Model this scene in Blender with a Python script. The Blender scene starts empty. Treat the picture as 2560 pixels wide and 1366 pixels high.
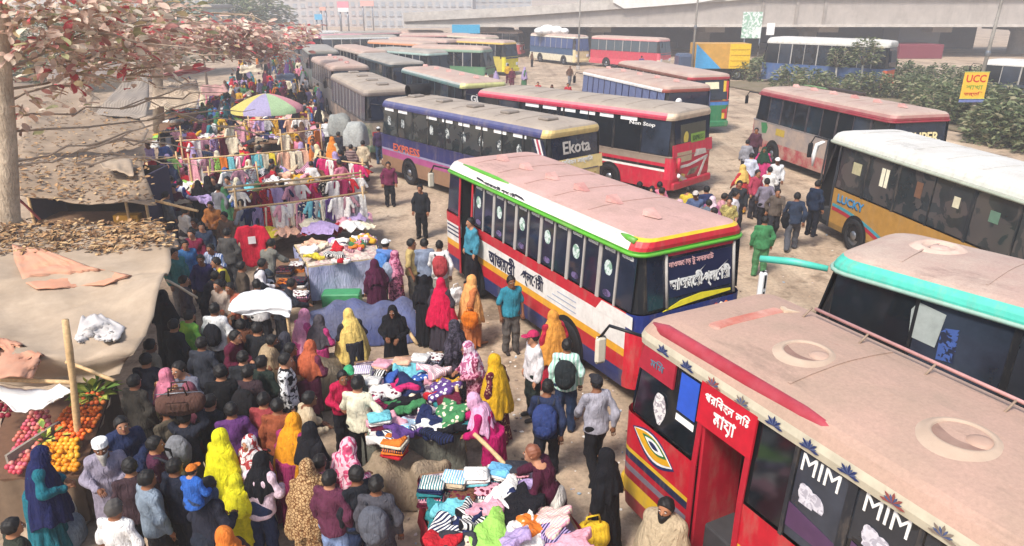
import bpy, math, random
import numpy as np
from mathutils import Vector, Matrix
R = math.radians
random.seed(7)
RNG = np.random.default_rng(7)
scene = bpy.context.scene
COL = scene.collection

# ------------------------------------------------------------------ camera, sky, sun, exposure
CAM_H, PITCH, FPX = 6.7, R(20.8), 1800.0            # eye height on the footbridge, downward tilt, focal length in photo pixels
cam_data = bpy.data.cameras.new('camera')
cam_data.sensor_width = 36.0
cam_data.lens = 36.0 * FPX / 2560.0
cam_data.clip_start, cam_data.clip_end = 0.1, 9000.0
cam = bpy.data.objects.new('camera', cam_data)
COL.objects.link(cam)
cam.location = (0, 0, CAM_H)
cam.rotation_euler = (math.pi / 2 - PITCH, 0, 0)
scene.camera = cam

SUN_EL, SUN_AZ = 52.0, 215.0                        # compass-like: from behind and to the left of the footbridge
world = bpy.data.worlds.new('World')
scene.world = world
world.use_nodes = True
wn = world.node_tree.nodes; wl = world.node_tree.links
sky = wn.new('ShaderNodeTexSky')
sky.sky_type = 'NISHITA'
sky.sun_disc = False
sky.sun_elevation = R(SUN_EL)
sky.sun_rotation = R(SUN_AZ)
sky.air_density, sky.dust_density, sky.ozone_density = 1.0, 2.5, 1.0
wn['Background'].inputs['Strength'].default_value = 0.105
wl.new(sky.outputs[0], wn['Background'].inputs['Color'])
sun_data = bpy.data.lights.new('sun', 'SUN')
sun_data.energy, sun_data.angle, sun_data.color = 2.5, R(13), (1.0, 0.95, 0.89)
sun = bpy.data.objects.new('sun', sun_data)
COL.objects.link(sun)
sun_dir = Vector((math.sin(R(SUN_AZ)) * math.cos(R(SUN_EL)), math.cos(R(SUN_AZ)) * math.cos(R(SUN_EL)), math.sin(R(SUN_EL))))
sun.rotation_euler = sun_dir.to_track_quat('Z', 'Y').to_euler()
scene.view_settings.view_transform = 'Standard'
scene.view_settings.look = 'None'
scene.view_settings.exposure = 0.95
scene.view_settings.gamma = 1.0
scene.cycles.use_denoising = True
scene.cycles.max_bounces = 6
scene.cycles.diffuse_bounces = 3
scene.cycles.glossy_bounces = 2
scene.cycles.transmission_bounces = 3
scene.cycles.volume_bounces = 1
scene.cycles.sample_clamp_indirect = 6.0

CP, SP = math.cos(PITCH), math.sin(PITCH)
def P(px, py, z=0.0):
    """photo pixel -> the point at height z on that sight line"""
    u, v = (px - 1280.0) / FPX, (683.0 - py) / FPX
    dx, dy, dz = u, CP + v * SP, -SP + v * CP
    t = (z - CAM_H) / dz
    return Vector((dx * t, dy * t, z))
def PY(px, py, y):
    """photo pixel -> the point on that sight line at forward distance y"""
    u, v = (px - 1280.0) / FPX, (683.0 - py) / FPX
    dx, dy, dz = u, CP + v * SP, -SP + v * CP
    t = y / dy
    return Vector((dx * t, y, CAM_H + dz * t))

# ------------------------------------------------------------------ materials
_mats = {}
def srgb(h):
    h = h.lstrip('#')
    c = [int(h[i:i + 2], 16) / 255.0 for i in (0, 2, 4)]
    return tuple(((x + 0.055) / 1.055) ** 2.4 if x > 0.04045 else x / 12.92 for x in c)
def mat(col, rough=0.75, kind='plain', col2=None, scale=8.0, var=0.14, bump=0.0, spec=0.35, metal=0.0, trans=0.0):
    """procedural material: flat paint, cloth, dust, stripes, dots, blotches ..., varied by noise; colours as hex"""
    key = (col, rough, kind, col2, scale, var, bump, spec, metal, trans)
    if key in _mats: return _mats[key]
    m = bpy.data.materials.new(kind + '_' + col.strip('#'))
    m.use_nodes = True
    nt = m.node_tree; N = nt.nodes; L = nt.links
    b = N['Principled BSDF']
    b.inputs['Roughness'].default_value = rough
    b.inputs['Specular IOR Level'].default_value = spec
    b.inputs['Metallic'].default_value = metal
    if trans: b.inputs['Transmission Weight'].default_value = trans
    c1 = (*srgb(col), 1)
    tc = N.new('ShaderNodeTexCoord')
    nz = N.new('ShaderNodeTexNoise'); nz.inputs['Scale'].default_value = scale; nz.inputs['Detail'].default_value = 5; nz.inputs['Roughness'].default_value = 0.65
    L.new(tc.outputs['Object'], nz.inputs['Vector'])
    def ramp(inp, p0, p1, a, c, const=False):
        r = N.new('ShaderNodeValToRGB')
        r.color_ramp.elements[0].position, r.color_ramp.elements[1].position = p0, p1
        r.color_ramp.elements[0].color, r.color_ramp.elements[1].color = a, c
        if const: r.color_ramp.interpolation = 'CONSTANT'
        L.new(inp, r.inputs[0]); return r.outputs[0]
    def shade(c, f): return (min(1, c[0] * f), min(1, c[1] * f), min(1, c[2] * f), 1)
    base = ramp(nz.outputs['Fac'], 0.3, 0.7, shade(c1, 1 - var), shade(c1, 1 + var))
    if col2:
        c2 = (*srgb(col2), 1)
        mx = N.new('ShaderNodeMix'); mx.data_type = 'RGBA'
        mx.inputs[7].default_value = c2
        L.new(base, mx.inputs[6])
        if kind == 'dust':
            n2 = N.new('ShaderNodeTexNoise'); n2.inputs['Scale'].default_value = scale * 0.22; n2.inputs['Detail'].default_value = 8; n2.inputs['Roughness'].default_value = 0.7
            L.new(tc.outputs['Object'], n2.inputs['Vector'])
            f = ramp(n2.outputs['Fac'], 0.38, 0.66, (0, 0, 0, 1), (1, 1, 1, 1))
        elif kind == 'stripes':
            w = N.new('ShaderNodeTexWave'); w.inputs['Scale'].default_value = scale; w.inputs['Distortion'].default_value = 0.6
            w.bands_direction = 'Z'
            L.new(tc.outputs['Object'], w.inputs['Vector'])
            f = ramp(w.outputs['Fac'], 0.45, 0.55, (0, 0, 0, 1), (1, 1, 1, 1))
        elif kind == 'stripesx':
            w = N.new('ShaderNodeTexWave'); w.inputs['Scale'].default_value = scale; w.inputs['Distortion'].default_value = 0.8
            w.bands_direction = 'X'
            L.new(tc.outputs['Object'], w.inputs['Vector'])
            f = ramp(w.outputs['Fac'], 0.45, 0.55, (0, 0, 0, 1), (1, 1, 1, 1))
        elif kind == 'dots':
            v = N.new('ShaderNodeTexVoronoi'); v.inputs['Scale'].default_value = scale
            L.new(tc.outputs['Object'], v.inputs['Vector'])
            f = ramp(v.outputs['Distance'], 0.33, 0.40, (1, 1, 1, 1), (0, 0, 0, 1))
        elif kind == 'cells':
            v = N.new('ShaderNodeTexVoronoi'); v.inputs['Scale'].default_value = scale; v.feature = 'DISTANCE_TO_EDGE'
            L.new(tc.outputs['Object'], v.inputs['Vector'])
            f = ramp(v.outputs['Distance'], 0.08, 0.14, (0, 0, 0, 1), (1, 1, 1, 1))
        elif kind == 'grime':                    # streaks of road dirt and rubbed patches
            mp = N.new('ShaderNodeMapping'); mp.inputs['Scale'].default_value = (1, 1, .3); L.new(tc.outputs['Object'], mp.inputs['Vector'])
            n2 = N.new('ShaderNodeTexNoise'); n2.inputs['Scale'].default_value = scale; n2.inputs['Detail'].default_value = 9; n2.inputs['Roughness'].default_value = .72
            L.new(mp.outputs[0], n2.inputs['Vector'])
            f = ramp(n2.outputs['Fac'], 0.50, 0.78, (0, 0, 0, 1), (.5, .5, .5, 1))
        else:                                    # blotch
            n2 = N.new('ShaderNodeTexNoise'); n2.inputs['Scale'].default_value = scale; n2.inputs['Detail'].default_value = 3
            n2.inputs['Distortion'].default_value = 1.2
            L.new(tc.outputs['Object'], n2.inputs['Vector'])
            f = ramp(n2.outputs['Fac'], 0.50, 0.53, (0, 0, 0, 1), (1, 1, 1, 1))
        L.new(f, mx.inputs[0])
        base = mx.outputs[2]
    L.new(base, b.inputs['Base Color'])
    if bump:
        bp = N.new('ShaderNodeBump'); bp.inputs['Strength'].default_value = bump; bp.inputs['Distance'].default_value = 0.02
        L.new(nz.outputs['Fac'], bp.inputs['Height']); L.new(bp.outputs[0], b.inputs['Normal'])
        if bump >= .7:                           # cloth: long hanging creases
            mp = N.new('ShaderNodeMapping'); mp.inputs['Scale'].default_value = (1, 1, .25); L.new(tc.outputs['Object'], mp.inputs['Vector'])
            n3 = N.new('ShaderNodeTexNoise'); n3.inputs['Scale'].default_value = 17; n3.inputs['Detail'].default_value = 3; n3.inputs['Distortion'].default_value = 1.0; L.new(mp.outputs[0], n3.inputs['Vector'])
            b2 = N.new('ShaderNodeBump'); b2.inputs['Strength'].default_value = .75; b2.inputs['Distance'].default_value = .05
            L.new(n3.outputs['Fac'], b2.inputs['Height']); L.new(bp.outputs[0], b2.inputs['Normal']); L.new(b2.outputs[0], b.inputs['Normal'])
    _mats[key] = m
    return m
def cloth(c, c2=None, kind='plain', scale=14.0): return mat(c, 0.9, kind, c2, scale, 0.22, 0.7, 0.15)
def paint(c, dusty=True):
    return mat(c, 0.42, 'dust', '#b09a88', 9.0, 0.08, 0.0, 0.4) if dusty == 2 else mat(c, 0.45, 'grime', '#94836f', 4.5, 0.14, 0.10, 0.4)
def leaf_mat(col):
    """thin leaf: lit from both sides"""
    m = bpy.data.materials.new('leaf_' + col.strip('#')); m.use_nodes = True
    N = m.node_tree.nodes; L = m.node_tree.links; b = N['Principled BSDF']
    tc = N.new('ShaderNodeTexCoord'); nz = N.new('ShaderNodeTexNoise'); nz.inputs['Scale'].default_value = 2.3
    L.new(tc.outputs['Object'], nz.inputs['Vector'])
    r = N.new('ShaderNodeValToRGB'); c = srgb(col)
    r.color_ramp.elements[0].position, r.color_ramp.elements[1].position = .32, .68
    r.color_ramp.elements[0].color = (c[0] * .72, c[1] * .70, c[2] * .66, 1); r.color_ramp.elements[1].color = (min(1, c[0] * 1.2), min(1, c[1] * 1.2), min(1, c[2] * 1.15), 1)
    L.new(nz.outputs['Fac'], r.inputs[0]); L.new(r.outputs[0], b.inputs['Base Color']); b.inputs['Roughness'].default_value = .6
    t = N.new('ShaderNodeBsdfTranslucent'); L.new(r.outputs[0], t.inputs['Color'])
    mx = N.new('ShaderNodeMixShader'); mx.inputs[0].default_value = .4
    L.new(b.outputs[0], mx.inputs[1]); L.new(t.outputs[0], mx.inputs[2]); L.new(mx.outputs[0], N['Material Output'].inputs['Surface'])
    return m
def roof_mat(col, col2):
    """dusty sheet-metal roof: settled dust, rain-washed patches, rust freckles, long scuffs"""
    key = ('roof', col, col2)
    if key in _mats: return _mats[key]
    m = bpy.data.materials.new('dusty_roof_' + col.strip('#')); m.use_nodes = True
    N = m.node_tree.nodes; L = m.node_tree.links; b = N['Principled BSDF']; b.inputs['Roughness'].default_value = .85
    tc = N.new('ShaderNodeTexCoord')
    def noise(sc, det=6, rg=.65, sx=1.0):
        mp = N.new('ShaderNodeMapping'); mp.inputs['Scale'].default_value = (sx, 1, 1); L.new(tc.outputs['Object'], mp.inputs['Vector'])
        n = N.new('ShaderNodeTexNoise'); n.inputs['Scale'].default_value = sc; n.inputs['Detail'].default_value = det; n.inputs['Roughness'].default_value = rg
        L.new(mp.outputs[0], n.inputs['Vector']); return n.outputs['Fac']
    def ramp(f, p0, c0, p1, c1):
        r = N.new('ShaderNodeValToRGB'); r.color_ramp.elements[0].position, r.color_ramp.elements[1].position = p0, p1
        r.color_ramp.elements[0].color, r.color_ramp.elements[1].color = (*c0, 1), (*c1, 1); L.new(f, r.inputs[0]); return r.outputs[0]
    def mix(f, a, c, mode='MIX'):
        x = N.new('ShaderNodeMix'); x.data_type = 'RGBA'; x.blend_type = mode
        if isinstance(f, float): x.inputs[0].default_value = f
        else: L.new(f, x.inputs[0])
        L.new(a, x.inputs[6])
        if isinstance(c, tuple): x.inputs[7].default_value = (*c, 1)
        else: L.new(c, x.inputs[7])
        return x.outputs[2]
    c1, c2 = srgb(col), srgb(col2)
    base = ramp(noise(1.1), .35, c2, .65, c1)
    base = mix(ramp(noise(2.2, 8, .75, .35), .56, (0, 0, 0), .70, (.75, .75, .75)), base, tuple(x * .62 for x in c2))
    base = mix(ramp(noise(5.5, 7, .8), .62, (0, 0, 0), .72, (.5, .5, .5)), base, (.30, .14, .09))
    base = mix(1.0, base, ramp(noise(26, 6, .8), .3, (.84, .84, .84), .7, (1.1, 1.1, 1.1)), 'MULTIPLY')
    L.new(base, b.inputs['Base Color'])
    bp = N.new('ShaderNodeBump'); bp.inputs['Strength'].default_value = .35; bp.inputs['Distance'].default_value = .03
    L.new(noise(2.6, 4), bp.inputs['Height']); L.new(bp.outputs[0], b.inputs['Normal'])
    _mats[key] = m; return m
GLASS = mat('#141a1f', 0.09, 'plain', None, 2.5, 0.35, 0.0, 0.6)
GLASSB = mat('#1d2433', 0.10, 'plain', None, 2.5, 0.35, 0.0, 0.6)
GLASSV = [GLASS, mat('#1d2730', .06, 'plain', None, 1.5, .5, 0, .8), mat('#262a30', .14, 'blotch', '#12161a', 1.8, .3, 0, .6), mat('#2c3440', .10, 'plain', None, 1.2, .5, 0, .7)]
DARK = mat('#0c0c0e', 0.8, 'plain', None, 5, 0.2)
RUBBER = mat('#1a1a1c', 0.85, 'plain', None, 12, 0.2)
STEEL = mat('#8d9094', 0.35, 'plain', None, 12, 0.15, 0.0, 0.5, 0.8)
CHROME = mat('#c8c8c8', 0.25, 'plain', None, 12, 0.1, 0.0, 0.5, 0.6)
WHITE = mat('#e6e4e0', 0.5, 'plain', None, 10, 0.05)
BLACKP = mat('#17181c', 0.45, 'plain', None, 10, 0.2)
BAMBOO = mat('#c2a173', 0.6, 'plain', None, 20, 0.25, 0.2)
WOOD = mat('#7d6048', 0.8, 'plain', None, 14, 0.3, 0.3)

# ------------------------------------------------------------------ objects
def tag(o, label=None, cat=None, group=None, kind=None):
    if label: o['label'] = label
    if cat: o['category'] = cat
    if group: o['group'] = group
    if kind: o['kind'] = kind
    return o
def empty(name, loc=(0, 0, 0), rz=0.0, parent=None):
    o = bpy.data.objects.new(name, None)
    COL.objects.link(o); o.location = loc; o.rotation_euler = (0, 0, rz)
    o.empty_display_size = 0.1
    if parent: o.parent = parent
    return o
def link(name, me, mats=None, parent=None, loc=None, rot=None, sc=None):
    """an object on (possibly shared) mesh data; its materials belong to the object"""
    o = bpy.data.objects.new(name, me)
    COL.objects.link(o)
    if parent: o.parent = parent
    if loc is not None: o.location = loc
    if rot is not None: o.rotation_euler = rot
    if sc is not None: o.scale = (sc, sc, sc) if isinstance(sc, (int, float)) else sc
    if mats is not None:
        if not isinstance(mats, (list, tuple)): mats = [mats]
        for i, m in enumerate(mats):
            if i < len(o.material_slots):
                o.material_slots[i].link = 'OBJECT'
                o.material_slots[i].material = m
    return o
class MB:
    """collects shapes into one mesh"""
    def __init__(s): s.v = []; s.f = []; s.m = []; s.sm = []
    def add(s, verts, faces, mi=0, smooth=False):
        k = len(s.v); s.v += [tuple(p) for p in verts]
        for f in faces:
            s.f.append(tuple(i + k for i in f)); s.m.append(mi); s.sm.append(smooth)
        return s
    def box(s, c, d, mi=0, rz=0.0, bev=0.0, M=None):
        x, y, z = (q / 2 for q in d)
        if bev > 0:
            b = min(bev, x * .9, y * .9, z * .9)
            return s._bevbox(c, (x, y, z), b, mi, rz, M)
        vs = [(sx * x, sy * y, sz * z) for sz in (-1, 1) for sy in (-1, 1) for sx in (-1, 1)]
        fs = [(0, 2, 3, 1), (4, 5, 7, 6), (0, 1, 5, 4), (2, 6, 7, 3), (0, 4, 6, 2), (1, 3, 7, 5)]
        return s.add(s._tf(vs, c, rz, M), fs, mi)
    def _tf(s, vs, c, rz, M):
        ca, sa = math.cos(rz), math.sin(rz)
        out = []
        for (x, y, z) in vs:
            p = Vector((x * ca - y * sa + c[0], x * sa + y * ca + c[1], z + c[2]))
            out.append(M @ p if M is not None else p)
        return out
    def _bevbox(s, c, h, b, mi, rz, M):
        x, y, z = h
        ring = [(x, y - b), (x - b, y), (-x + b, y), (-x, y - b), (-x, -y + b), (-x + b, -y), (x - b, -y), (x, -y + b)]
        vs = []
        for (zz, ins) in ((-z, b), (-z + b, 0), (z - b, 0), (z, b)):
            for (px, py) in ring:
                vs.append((px - math.copysign(ins * .7, px), py - math.copysign(ins * .7, py), zz))
        fs = [tuple(range(7, -1, -1)), tuple(range(24, 32))]
        for k in range(3):
            for i in range(8):
                j = (i + 1) % 8
                fs.append((k * 8 + i, k * 8 + j, k * 8 + 8 + j, k * 8 + 8 + i))
        return s.add(s._tf(vs, c, rz, M), fs, mi)
    def quad(s, a, b, c, d, mi=0): return s.add([a, b, c, d], [(0, 1, 2, 3)], mi)
    def slab(s, pts, n, t, mi=0):
        """polygon extruded by t along n (both faces closed)"""
        n = Vector(n).normalized(); k = len(pts)
        a = [Vector(p) for p in pts]; b = [p + n * t for p in a]
        fs = [tuple(range(k - 1, -1, -1)), tuple(range(k, 2 * k))]
        for i in range(k):
            j = (i + 1) % k; fs.append((i, j, k + j, k + i))
        return s.add(a + b, fs, mi)
    def tube(s, pts, r, mi=0, n=8, cap=True, smooth=True):
        pts = [Vector(p) for p in pts]
        rs = r if isinstance(r, (list, tuple)) else [r] * len(pts)
        vs = []; fs = []
        up = Vector((0, 0, 1))
        for i, p in enumerate(pts):
            t = (pts[min(i + 1, len(pts) - 1)] - pts[max(i - 1, 0)]).normalized()
            a = up if abs(t.dot(up)) < 0.95 else Vector((0, 1, 0))
            u = t.cross(a).normalized(); w = t.cross(u).normalized()
            for k in range(n):
                th = 2 * math.pi * k / n
                vs.append(p + (u * math.cos(th) + w * math.sin(th)) * rs[i])
        for i in range(len(pts) - 1):
            for k in range(n):
                j = (k + 1) % n
                fs.append((i * n + k, i * n + j, (i + 1) * n + j, (i + 1) * n + k))
        if cap:
            fs.append(tuple(range(n - 1, -1, -1))); fs.append(tuple((len(pts) - 1) * n + k for k in range(n)))
        return s.add(vs, fs, mi, smooth)
    def lathe(s, prof, c, mi=0, n=24, axis='z', smooth=True, M=None):
        vs = []; fs = []
        for (r, h) in prof:
            for k in range(n):
                th = 2 * math.pi * k / n
                x, y = r * math.cos(th), r * math.sin(th)
                p = (x, y, h) if axis == 'z' else ((x, h, y) if axis == 'y' else (h, x, y))
                p = Vector((p[0] + c[0], p[1] + c[1], p[2] + c[2]))
                vs.append(M @ p if M is not None else p)
        for i in range(len(prof) - 1):
            for k in range(n):
                j = (k + 1) % n
                fs.append((i * n + k, i * n + j, (i + 1) * n + j, (i + 1) * n + k))
        return s.add(vs, fs, mi, smooth)
    def ball(s, c, r, mi=0, n=10, m=6):
        r = r if isinstance(r, (list, tuple)) else (r, r, r)
        vs = [(c[0], c[1], c[2] - r[2])]
        for i in range(1, m):
            a = -math.pi / 2 + math.pi * i / m
            for k in range(n):
                th = 2 * math.pi * k / n
                vs.append((c[0] + r[0] * math.cos(a) * math.cos(th), c[1] + r[1] * math.cos(a) * math.sin(th), c[2] + r[2] * math.sin(a)))
        vs.append((c[0], c[1], c[2] + r[2]))
        fs = []
        for k in range(n):
            j = (k + 1) % n
            fs.append((0, 1 + j, 1 + k)); fs.append((len(vs) - 1, 1 + (m - 2) * n + k, 1 + (m - 2) * n + j))
            for i in range(m - 2):
                fs.append((1 + i * n + k, 1 + i * n + j, 1 + (i + 1) * n + j, 1 + (i + 1) * n + k))
        return s.add(vs, fs, mi, True)
    def mesh(s, name, mats=()):
        me = bpy.data.meshes.new(name)
        me.from_pydata(s.v, [], s.f)
        me.polygons.foreach_set('material_index', s.m)
        me.polygons.foreach_set('use_smooth', s.sm)
        nm = max(s.m) + 1 if s.m else 1
        mats = mats if isinstance(mats, (list, tuple)) else [mats]
        for i in range(max(nm, len(mats))): me.materials.append(mats[i] if i < len(mats) else None)
        me.update()
        return me
    def build(s, name, mats, parent=None, loc=None, rot=None):
        o = bpy.data.objects.new(name, s.mesh(name, mats))
        COL.objects.link(o)
        if parent: o.parent = parent
        if loc is not None: o.location = loc
        if rot is not None: o.rotation_euler = rot
        return o
_textcache = {}
def text_mesh(body, bold=0.0):
    """flat lettering, 1 unit high, centred, in the XY plane, 6 mm-ish thick once scaled"""
    key = (body, bold)
    if key in _textcache: return _textcache[key]
    c = bpy.data.curves.new('lettering', 'FONT'); c.body = body; c.size = 1.0
    c.align_x = 'CENTER'; c.align_y = 'CENTER'; c.resolution_u = 2; c.offset = bold; c.extrude = 0.012
    o = bpy.data.objects.new('lettering', c); COL.objects.link(o)
    bpy.context.view_layer.update()
    dg = bpy.context.evaluated_depsgraph_get()
    me = bpy.data.meshes.new_from_object(o.evaluated_get(dg))
    bpy.data.objects.remove(o)
    co = np.empty(len(me.vertices) * 3, np.float32); me.vertices.foreach_get('co', co)
    co = co.reshape(-1, 3)
    if len(co):
        lo, hi = co.min(0), co.max(0)
        co[:, :2] -= (lo[:2] + hi[:2]) / 2
        co[:, :2] /= max(hi[1] - lo[1], 1e-3)
        me.vertices.foreach_set('co', co.ravel()); me.update()
        w = (hi[0] - lo[0]) / max(hi[1] - lo[1], 1e-3)
    else: w = 1
    if not me.materials: me.materials.append(None)
    _textcache[key] = (me, w)
    return me, w
def lettering(body, parent, center, xdir, ydir, height, width, m, bold=0.0, name='lettering'):
    """text on a surface: xdir reading direction, ydir up, both in the parent's space"""
    me, w = text_mesh(body, bold)
    x = Vector(xdir).normalized(); y = Vector(ydir).normalized(); n = x.cross(y).normalized()
    o = link(name, me, m, parent)
    M = Matrix.Identity(4)
    sx = width / max(w, 1e-3)
    for i in range(3):
        M[i][0] = x[i] * sx; M[i][1] = y[i] * height; M[i][2] = n[i] * 0.4; M[i][3] = center[i]
    o.matrix_local = M
    return o
# ------------------------------------------------------------------ ground
def ground_material():
    m = bpy.data.materials.new('dusty_asphalt'); m.use_nodes = True
    nt = m.node_tree; N = nt.nodes; L = nt.links; b = N['Principled BSDF']
    tc = N.new('ShaderNodeTexCoord')
    def noise(sc, det=6, rg=0.65):
        n = N.new('ShaderNodeTexNoise'); n.inputs['Scale'].default_value = sc; n.inputs['Detail'].default_value = det; n.inputs['Roughness'].default_value = rg
        L.new(tc.outputs['Object'], n.inputs['Vector']); return n.outputs['Fac']
    def ramp(f, stops):
        r = N.new('ShaderNodeValToRGB'); e = r.color_ramp.elements
        e[0].position, e[0].color = stops[0][0], (*stops[0][1], 1)
        e[1].position, e[1].color = stops[-1][0], (*stops[-1][1], 1)
        for p, c in stops[1:-1]:
            q = e.new(p); q.color = (*c, 1)
        L.new(f, r.inputs[0]); return r.outputs[0]
    big = ramp(noise(0.35), [(0.3, srgb('#94806a')), (0.5, srgb('#b19b83')), (0.72, srgb('#cbb79c'))])
    fine = ramp(noise(9.0, 8, 0.75), [(0.3, (0.55, 0.55, 0.55)), (0.52, (0.95, 0.95, 0.95)), (0.75, (1.25, 1.2, 1.15))])
    stain = ramp(noise(1.3, 5), [(0.36, (0.56, 0.53, 0.50)), (0.47, (1, 1, 1)), (0.6, (1, 1, 1))])
    def mul(a, c):
        x = N.new('ShaderNodeMix'); x.data_type = 'RGBA'; x.blend_type = 'MULTIPLY'; x.inputs[0].default_value = 1
        L.new(a, x.inputs[6]); L.new(c, x.inputs[7]); return x.outputs[2]
    # worn wheel tracks running up the yard
    mp = N.new('ShaderNodeMapping'); mp.inputs['Rotation'].default_value = (0, 0, R(-28)); mp.inputs['Scale'].default_value = (1.6, .06, 1); L.new(tc.outputs['Object'], mp.inputs['Vector'])
    tn = N.new('ShaderNodeTexNoise'); tn.inputs['Scale'].default_value = 1.0; tn.inputs['Detail'].default_value = 4; L.new(mp.outputs[0], tn.inputs['Vector'])
    track = ramp(tn.outputs['Fac'], [(0.36, (0.78, 0.76, 0.74)), (0.50, (1, 1, 1)), (0.66, (1.08, 1.06, 1.04))])
    spots_n = ramp(noise(0.9, 3), [(0.26, (0.35, 0.33, 0.32)), (0.31, (1, 1, 1)), (0.6, (1, 1, 1))])
    L.new(mul(mul(mul(mul(big, fine), stain), track), spots_n), b.inputs['Base Color'])
    b.inputs['Roughness'].default_value = 0.92
    bp = N.new('ShaderNodeBump'); bp.inputs['Strength'].default_value = 0.5; bp.inputs['Distance'].default_value = 0.03
    L.new(noise(6.0, 9, 0.8), bp.inputs['Height']); L.new(bp.outputs[0], b.inputs['Normal'])
    return m
g = MB()
g.quad((-4000, -60, 0), (4000, -60, 0), (4000, 7000, 0), (-4000, 7000, 0))
tag(g.build('ground', ground_material()), 'dusty worn asphalt of the bus terminal yard', None, None, 'structure')

# scraps of paper, plastic and stones trodden into the yard
litter_cols = ['#d8d2c8', '#b9ac9c', '#e6e2da', '#8c7b6c', '#5d524a', '#c8b8b0', '#9fb0bd', '#c0a58b']
lm = MB(); rnd = random.Random(3)
for i in range(700):
    px, py = rnd.uniform(900, 2100), 400 + 960 * rnd.random() ** 0.8
    c = P(px, py, 0.006); s = rnd.uniform(0.008, 0.035); a = rnd.uniform(0, 6.3)
    k = rnd.randint(4, 6)
    pts = [c + Vector((math.cos(a + 6.283 * j / k) * s * rnd.uniform(.6, 1.4), math.sin(a + 6.283 * j / k) * s * rnd.uniform(.6, 1.4), 0)) for j in range(k)]
    lm.slab(pts, (rnd.uniform(-.2, .2), rnd.uniform(-.2, .2), 1), rnd.uniform(.004, .02), rnd.randrange(len(litter_cols)))
tag(lm.build('litter', [mat(c, 0.8) for c in litter_cols]), 'scattered paper and plastic scraps trodden into the dusty yard', None, None, 'stuff')

# ------------------------------------------------------------------ viaduct behind the yard
CONC = mat('#a8a098', 0.85, 'grime', '#6f6962', 0.9, 0.12, 0.2)
CONC2 = mat('#9a938b', 0.85, 'dust', '#8a8178', 4.0, 0.10, 0.2)
CONCL = mat('#c7c0b6', 0.85, 'dust', '#a9a299', 4.0, 0.08)
VY = 92.0
def vx(px, py, y=VY): return PY(px, py, y)
fly = empty('viaduct', (20, VY + 8, 0))
tag(fly, 'long grey concrete road viaduct on piers beyond the bushes', 'viaduct')
def fly_part(name, mb, m): o = mb.build(name, m, fly); o.location = -fly.location; return o
zl = vx(1900, 62).z                                     # soffit height
# girder face: tapering ramp on one side, full depth on the other
x0, xr, x1 = vx(1010, 55).x, vx(1740, 40).x, 110.0
m_ = MB()
prof = [(x0, 0.35), (vx(1280, 40).x, 0.95), (xr, 2.4), (xr + 8, 3.0), (x1, 3.0)]
for i in range(len(prof) - 1):
    (xa, ha), (xb, hb) = prof[i], prof[i + 1]
    m_.slab([(xa, VY, zl), (xb, VY, zl), (xb, VY, zl + hb), (xa, VY, zl + ha)], (0, 1, 0), 17.0)
fly_part('girder', m_, CONC)
m_ = MB()
for i in range(len(prof) - 1):
    (xa, ha), (xb, hb) = prof[i], prof[i + 1]
    m_.slab([(xa, VY - .45, zl + ha + .005), (xb, VY - .45, zl + hb + .005), (xb, VY - .45, zl + hb + 1.0), (xa, VY - .45, zl + ha + 1.0)], (0, 1, 0), .5)
fly_part('parapet', m_, CONCL)
m_ = MB(); m_.box(((x0 + x1) / 2, VY - .25, zl - .12), (x1 - x0, .5, .28))
fly_part('soffit_lip', m_, CONCL)
for i, px in enumerate((1905, 1990, 2060)):
    m_ = MB(); c = vx(px, 40); m_.box((c.x, VY - .08, zl + 1.4), (.35, .14, 2.7)); fly_part('downpipe', m_, CONC2)
for x in range(-6, 100, 14):
    m_ = MB(); m_.lathe([(1.1, 0), (1.1, zl - 1.2), (2.2, zl - .1)], (x + 3, VY + 8, 0), 0, 18); fly_part('pier', m_, CONC2)
    m_ = MB(); m_.box((x + 3, VY + 8.0, zl - .55), (2.4, 13, .8)); fly_part('pier_cap', m_, CONC2)
m_ = MB()
pts = [(1532, 6), (1560, 22), (1640, 16), (1740, 8), (1812, -4)]
for i in range(len(pts) - 1):
    a, b_ = vx(*pts[i], VY - .6), vx(*pts[i + 1], VY - .6)
    m_.slab([a, b_, b_ + Vector((0, 0, 2.2)), a + Vector((0, 0, 2.2))], (0, -1, 0), .06)
bn = m_.build('banner', mat('#dcdad4', 0.7, 'plain', None, 1.5, 0.1))
tag(bn, 'long white sheet hung along the top of the viaduct', 'banner')
# dark backdrop, its colour standing in for the deck's shade, and parked goods
m_ = MB()
m_.box((34, VY + 17.6, 2.1), (66, .3, 4.2))
tag(m_.build('shade_backdrop', mat('#4b4f57', .9, 'dust', '#3a3d44', 3.0, .2)), 'dark backdrop wall coloured as the shade under the viaduct', 'wall')
def far_box(name, label, cat, pa, pb, y, depth, cols, z0=0.0):
    """a boxy far thing spanning photo x from pa to pb; its top at pa's y"""
    a, b_ = PY(pa[0], pa[1], y), PY(pb[0], pb[1], y)
    m_ = MB(); m_.box(((a.x + b_.x) / 2, y + depth / 2, (z0 + a.z) / 2), (b_.x - a.x, depth, a.z - z0), bev=.06)
    return tag(m_.build(name, cols), label, cat)
far_box('container', 'maroon steel container in the shade under the viaduct', 'container', (2252, 112), (2362, 112), 90.5, 5, mat('#7d2c3c', .6, 'stripesx', '#6a2433', 5))
far_box('kiosk', 'grey shuttered kiosk standing under the viaduct on the maroon container', 'kiosk', (2250, 66), (2355, 66), 96, 4, mat('#777a7e', .7, 'stripesx', '#62656a', 6))
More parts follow.
